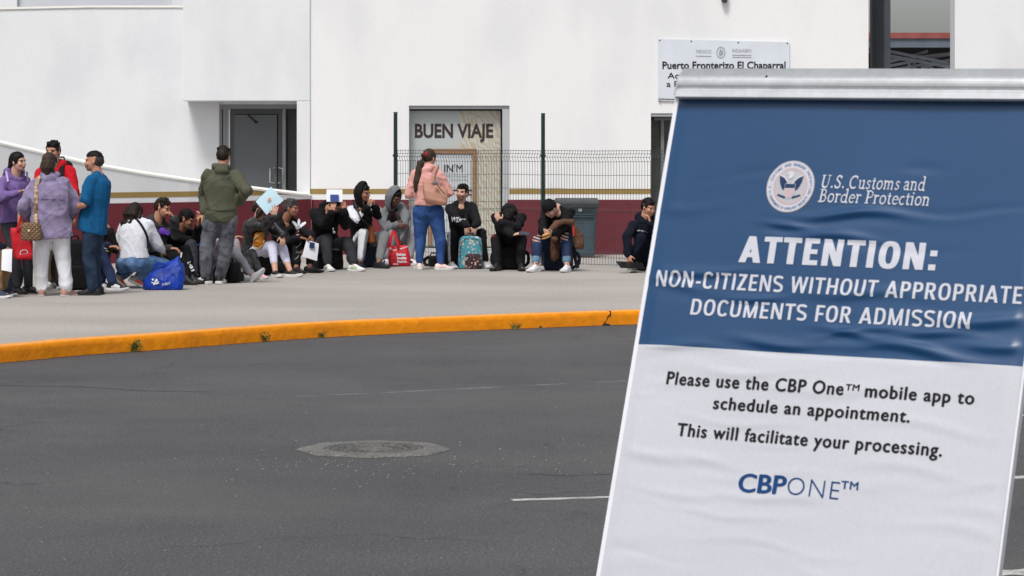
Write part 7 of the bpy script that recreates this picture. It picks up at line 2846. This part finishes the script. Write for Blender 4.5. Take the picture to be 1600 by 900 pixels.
backpack(Vector((PX(677.5, 40.9), 40.9, 0)), .07, .08, .15, 20, BAGBLK, 'small black bag on the ground behind the woman with the ponytail', seed=51, pocket=False)
backpack(Vector((PX(692, 40.9), 40.9, 0)), .10, .12, .36, 10, BAGBLK, 'black bag with a pale strap left of the seated man with the floral backpack', seed=52, pocket=False, straps=False, name='travel_bag')

# --- smiling man: lettering, floral backpack, lanyard, seat bag
SM = Pp['smiling']


def script_letters():
    """heavy white chest lettering"""
    tv, tf = text2d('Wilson', 1, .035, .25)
    return tv, tf


tv, tf = script_letters()
tv = fit2d(tv, -.10, .11, -.028, .066)
cp_ = on_top(SM, [(718, 339)], 0)[0]
stamp('white_lettering', tv, tf, P(716.5, 343.5, cp_.y), (1, 0, 0), UPZ, SM.top_bvh, WPRINT, SM.top, reach=.09)


def floral(name, base, petals, leaf, scale):
    m = bpy.data.materials.new(name)
    m.use_nodes = True
    n, l = m.node_tree.nodes, m.node_tree.links
    b = n['Principled BSDF']
    b.inputs['Roughness'].default_value = 0.75
    tc = n.new('ShaderNodeTexCoord')
    cur = None
    rgbn = n.new('ShaderNodeRGB')
    rgbn.outputs[0].default_value = (*base, 1)
    cur = rgbn.outputs[0]
    for i, (col, sc, th) in enumerate(((leaf, scale * 1.6, .20), (petals[0], scale, .33), (petals[1], scale * 1.3, .26), (petals[2], scale, .10))):
        v = n.new('ShaderNodeTexVoronoi')
        v.inputs['Scale'].default_value = sc
        mp = n.new('ShaderNodeMapping')
        mp.inputs['Location'].default_value = (i * (0.7 if i != 3 else .7 / 3), .3 * (i if i != 3 else 1), .1)
        nz = n.new('ShaderNodeTexNoise')
        nz.inputs['Scale'].default_value = sc * 1.5
        l.new(tc.outputs['Object'], mp.inputs['Vector'])
        l.new(mp.outputs[0], v.inputs['Vector'])
        l.new(mp.outputs[0], nz.inputs['Vector'])
        ad = n.new('ShaderNodeMath')
        ad.operation = 'MULTIPLY_ADD'
        ad.inputs[1].default_value = .25
        l.new(nz.outputs['Fac'], ad.inputs[0])
        l.new(v.outputs['Distance'], ad.inputs[2])
        lt = n.new('ShaderNodeMath')
        lt.operation = 'LESS_THAN'
        lt.inputs[1].default_value = th + .12
        l.new(ad.outputs[0], lt.inputs[0])
        mx = n.new('ShaderNodeMix')
        mx.data_type = 'RGBA'
        l.new(lt.outputs[0], mx.inputs[0])
        l.new(cur, mx.inputs[6])
        mx.inputs[7].default_value = (*col, 1)
        cur = mx.outputs[2]
    l.new(cur, b.inputs['Base Color'])
    return m


TEALF = floral('teal_floral_print', rgb(74, 152, 168, 0.9), [rgb(214, 190, 172, 0.9), rgb(150, 190, 190), rgb(196, 96, 80)], rgb(46, 110, 116), 17)
BLACKF = floral('black_floral_print', (0.018, 0.016, 0.02), [rgb(206, 150, 140, 0.9), rgb(120, 44, 50), rgb(222, 206, 190)], rgb(70, 40, 46), 22)
c = P(735, 417, 40.15)
c.z = .004
fbp = bag_root('backpack', c, 'teal floral backpack with a black floral pocket standing before the smiling man', 'backpack')
mb = MB()
soft_box(mb, c, .168, .085, .455, 0, 1.0, sq=.5, sag=.05, seed=4, n=28)
me = remesh(mb, .012, 3, 'body')
me.transform(Matrix.Translation(-c))
link('body', me, TEALF, fbp, c)
mb = MB()
soft_box(mb, c + Vector((.042, -.085, .006)), .113, .035, .205, 0, 1.0, sq=.42, sag=.02, seed=5, n=24)
mb.build('front_pocket', BLACKF, fbp, smooth=True)
mb = MB()
arch = [c + Vector((x, -.086 + .02 * (k in (0, 8)), z)) for k, (x, z) in enumerate([(-.135, .10), (-.140, .20), (-.135, .30), (-.12, .38), (-.06, .425), (0, .43), (.08, .425), (.125, .38), (.14, .30)])]
mb.tube(arch, .004, 6)
mb.build('zip', DARK, fbp)
for dx in (-.008, .008):
    pass
mb = MB()
mb.tube([c + Vector((-.04, 0, .45)), c + Vector((-.03, 0, .49)), c + Vector((.03, 0, .49)), c + Vector((.04, 0, .45))], .009, 8)
mb.build('grab_handle', BAGBLK, fbp, smooth=True)
sp = on_top(SM, [(726, 322), (727, 335), (729, 346)], .010)
strap('lanyard', sp + [P(733, 353, sp[-1].y - .08)], .03, BAGBLK, SM.body, (0, -1, 0), .004)
backpack(Vector((PX(724, 40.85), 40.85, 0)), .2, .16, .30, 10, BAGBLK, 'black bag under the man with the floral backpack', seed=53, straps=False, pocket=False, name='travel_bag')

# --- hunched man: phone, earphones, red knee patches, backpack under
HN = Pp['hunched']
c = HN.wr['R'] + Vector((.16, -.06, .02))
ph = MB()
M = Matrix.Translation(c) @ Matrix.Rotation(R(8), 4, 'Y') @ Matrix.Rotation(R(35), 4, 'X')
ph.box(-.075, .075, -.036, .036, -.005, .005, 0, M)
pho = tag(ph.build('phone', mat('black_phone', (0.012, 0.013, 0.016), 0.25, 0.05, spec=0.5), org=c, bevel=.003), 'dark phone in the hand of the hunched man', 'phone')
mb = MB()
mb.box(-.068, .068, -.031, .031, .0052, .0062, 0, M)
mb.build('screen', mat('grey_screen_glass', (0.05, 0.06, 0.075), 0.1, 0.05, spec=0.6), pho)
for px, py, w in ((772, 368.5, .07), (813, 366, .085)):
    tv, tf = scribble(4, w, .03, int(px))
    stamp('red_print', tv, tf, P(px, py + 1.5, HN.kn['R'].y - .3), (1, 0, 0), UPZ, HN.tro_bvh, mat('bright_red_print', (0.5, 0.02, 0.05), 0.8, 0.1), HN.trousers, reach=1.0, off=.006)
backpack(Vector((PX(797, 40.0), 40.0, 0)), .20, .15, .33, 0, BAGBLK, 'black backpack under the hunched man', seed=54)
for k, sd in (('R', -1), ('L', 1)):
    pass

# --- beanie man: beanie, sandwich, brown jacket, navy backpack
BN = Pp['beanie']
Lb_ = lambda x, y, z: BN.hc + BN.HM @ Vector((x, y, z))
mb = MB()
mb.ell(Lb_(0, -.014, .055), .088, .110, .092, BN.HM, 20, 12)
mb.ell(Lb_(0, -.045, .020), .086, .085, .085, BN.HM, 18, 10)
for k in range(20):
    a0, a1 = 2 * math.pi * k / 20, 2 * math.pi * (k + 1) / 20
    mb.rcone(Lb_(.084 * math.cos(a0), -.012 + .106 * math.sin(a0), .040 + .016 * math.sin(a0)), Lb_(.084 * math.cos(a1), -.012 + .106 * math.sin(a1), .040 + .016 * math.sin(a1)), .013, .013, 6)
me = remesh(mb, .010, 2, 'beanie')
me.transform(Matrix.Translation(-BN.org))
link('beanie', me, BLACKC, BN.body, BN.org)
c = BN.wr['R'].lerp(BN.wr['L'], .38) + Vector((-.01, -.09, -.045))
mb = MB()
M = Matrix.Rotation(R(-20), 3, 'Y')
mb.ell(c + Vector((0, 0, .018)), .062, .05, .022, M)
mb.ell(c - Vector((0, 0, .018)), .060, .05, .018, M)
sw = tag(mb.build('sandwich', mat('sandwich_bread', rgb(214, 164, 96, 0.9), 0.8, 0.15, 20), org=c, smooth=True), 'half eaten sandwich in the hands of the man in the beanie', 'sandwich')
mb = MB()
mb.ell(c, .055, .053, .009, M)
mb.build('filling', mat('dark_filling', rgb(96, 46, 24), 0.7, 0.2, 30), sw, smooth=True)


def drape(name, label, chains, m, cat='jacket', amp=.010):
    """a hanging garment built from overlapping soft strips"""
    mb = MB()
    for pts, r in chains:
        for (a, b), (ra, rb) in zip(zip(pts, pts[1:]), zip(r, r[1:])):
            mb.rcone(a, b, ra, rb, 10)
    me = remesh(mb, .0125, 2, name)
    wrinkle(me, amp, 31, 30)
    c = chains[0][0][0]
    me.transform(Matrix.Translation(-c))
    return tag(link(name, me, m, None, c), label, cat)


ya = BN.el['L'].y
yk = BN.kn['L'].y
jk = drape('jacket', 'brown jacket draped over the arm of the man in the black beanie', [
    ([P(893, 346, ya - .08), P(880, 346, ya - .13), P(868, 351, ya - .20), P(862, 358, ya - .22)], [.035, .045, .05, .045]),
    ([P(866, 353, ya - .16), P(866, 368, yk + .16), P(865, 385, yk + .14), P(866, 404, yk + .12)], [.045, .055, .055, .052]),
    ([P(872, 352, ya - .12), P(871, 370, yk + .18), P(869, 388, yk + .16), P(869, 402, yk + .14)], [.045, .045, .05, .048]),
    ([P(893, 347, ya - .06), P(898, 356, ya - .04), P(901, 370, ya - .02), P(903, 384, ya - .02)], [.035, .05, .06, .055]),
    ([P(897, 355, ya - .03), P(906, 368, ya + .0), P(908, 384, ya)], [.03, .05, .045]),
    ([P(866, 362, ya - .18), P(866, 372, ya - .2)], [.05, .05])], BROWNJ)
mb = MB()
q = P(896, 361, ya - .12)
mb.prism([q + Vector((-.012, 0, .06)), q + Vector((.012, 0, .06)), q + Vector((.016, 0, -.06)), q + Vector((-.008, 0, -.06))], (0, .01, 0))
mb.build('red_tab', mat('red_tape', (0.55, 0.02, 0.02), 0.6, 0.1), jk)
backpack(Vector((PX(872, 39.75), 39.75, 0)), .20, .15, .33, -12, BAGNVY, 'navy backpack under the man in the beanie', seed=55, pocket=False)
strap('loose_strap', [P(897, 384, 39.5), P(898, 400, 39.45), P(901, 413, 39.4), P(903, 418.5, 39.35)], .05, BAGBLK, bpy.data.objects[[k for k in WO if k.startswith('backpack')][-1]], (0, -1, 0), .006)
# swooshes
for s_, (px, py) in (('R', (840, 411)), ('L', (889.5, 412.5))):
    sw_ = [(-.028, .004), (-.022, -.012), (-.012, -.016), (.006, -.010), (.034, .010), (.004, -.001), (-.010, -.004), (-.018, .000), (-.022, .010)]
    obj = [o for o in BN.body.children if o.name.startswith('sneaker')][0 if s_ == 'R' else 1]
    me = obj.data
    bvs = BVHTree.FromPolygons([v.co + WO[obj.name] for v in me.vertices], [tuple(p.vertices) for p in me.polygons])
    stamp('black_mark', [(x * 1.15, y * 1.15) for x, y in sw_], [(0, 1, 2, 7, 8), (2, 3, 6, 7), (3, 4, 5, 6)], P(px, py, BN.ank[s_].y - .3), (1, 0, 0), UPZ, bvs, BLACKTXT, obj, off=.003)

# --- man at the sign: tablet, lettering
TB = Pp['tablet']
Yt = TB.wr['R'].y - .06
a, b, c_, d_ = P(962.5, 408, Yt - .06), P(1003, 410, Yt + .10), P(1008, 419.5, Yt - .02), P(970, 417.5, Yt - .20)
tbt, _ = sheet('tablet', [a, b, c_, d_], .010, mat('black_tablet', (0.010, 0.010, 0.011), 0.4, 0.1, spec=0.4), 'black tablet held flat just above the ground near the standing sign', 'tablet')
for px, py, w in ((1005, 362, .16),):
    tv, tf = scribble(6, w, .022, 33)
    stamp('white_lettering', tv, tf, P(px, py, TB.neck.y - .3), Vector((1, 0, -.12)), UPZ, TB.top_bvh, WPRINT, TB.top)
backpack(Vector((PX(1016, 39.7), 39.7, 0)), .2, .15, .20, 10, BAGBLK, 'black bag under the crouching man in navy', seed=56, pocket=False, straps=False, name='travel_bag')
for k, sd in (('purple', 0),):
    F0 = Pp[k]
    for sgn in (-1, 1):
        sp = on_top(F0, [(10 + 32 * (sgn > 0), 268), (11 + 31 * (sgn > 0), 276), (12 + 31 * (sgn > 0), 284)], .008)
        strap('lilac_stripe', sp, .022, mat('pale_lilac_tape', rgb(206, 176, 226, 0.9), 0.8, 0.05), F0.body, (0, -1, 0), .003)
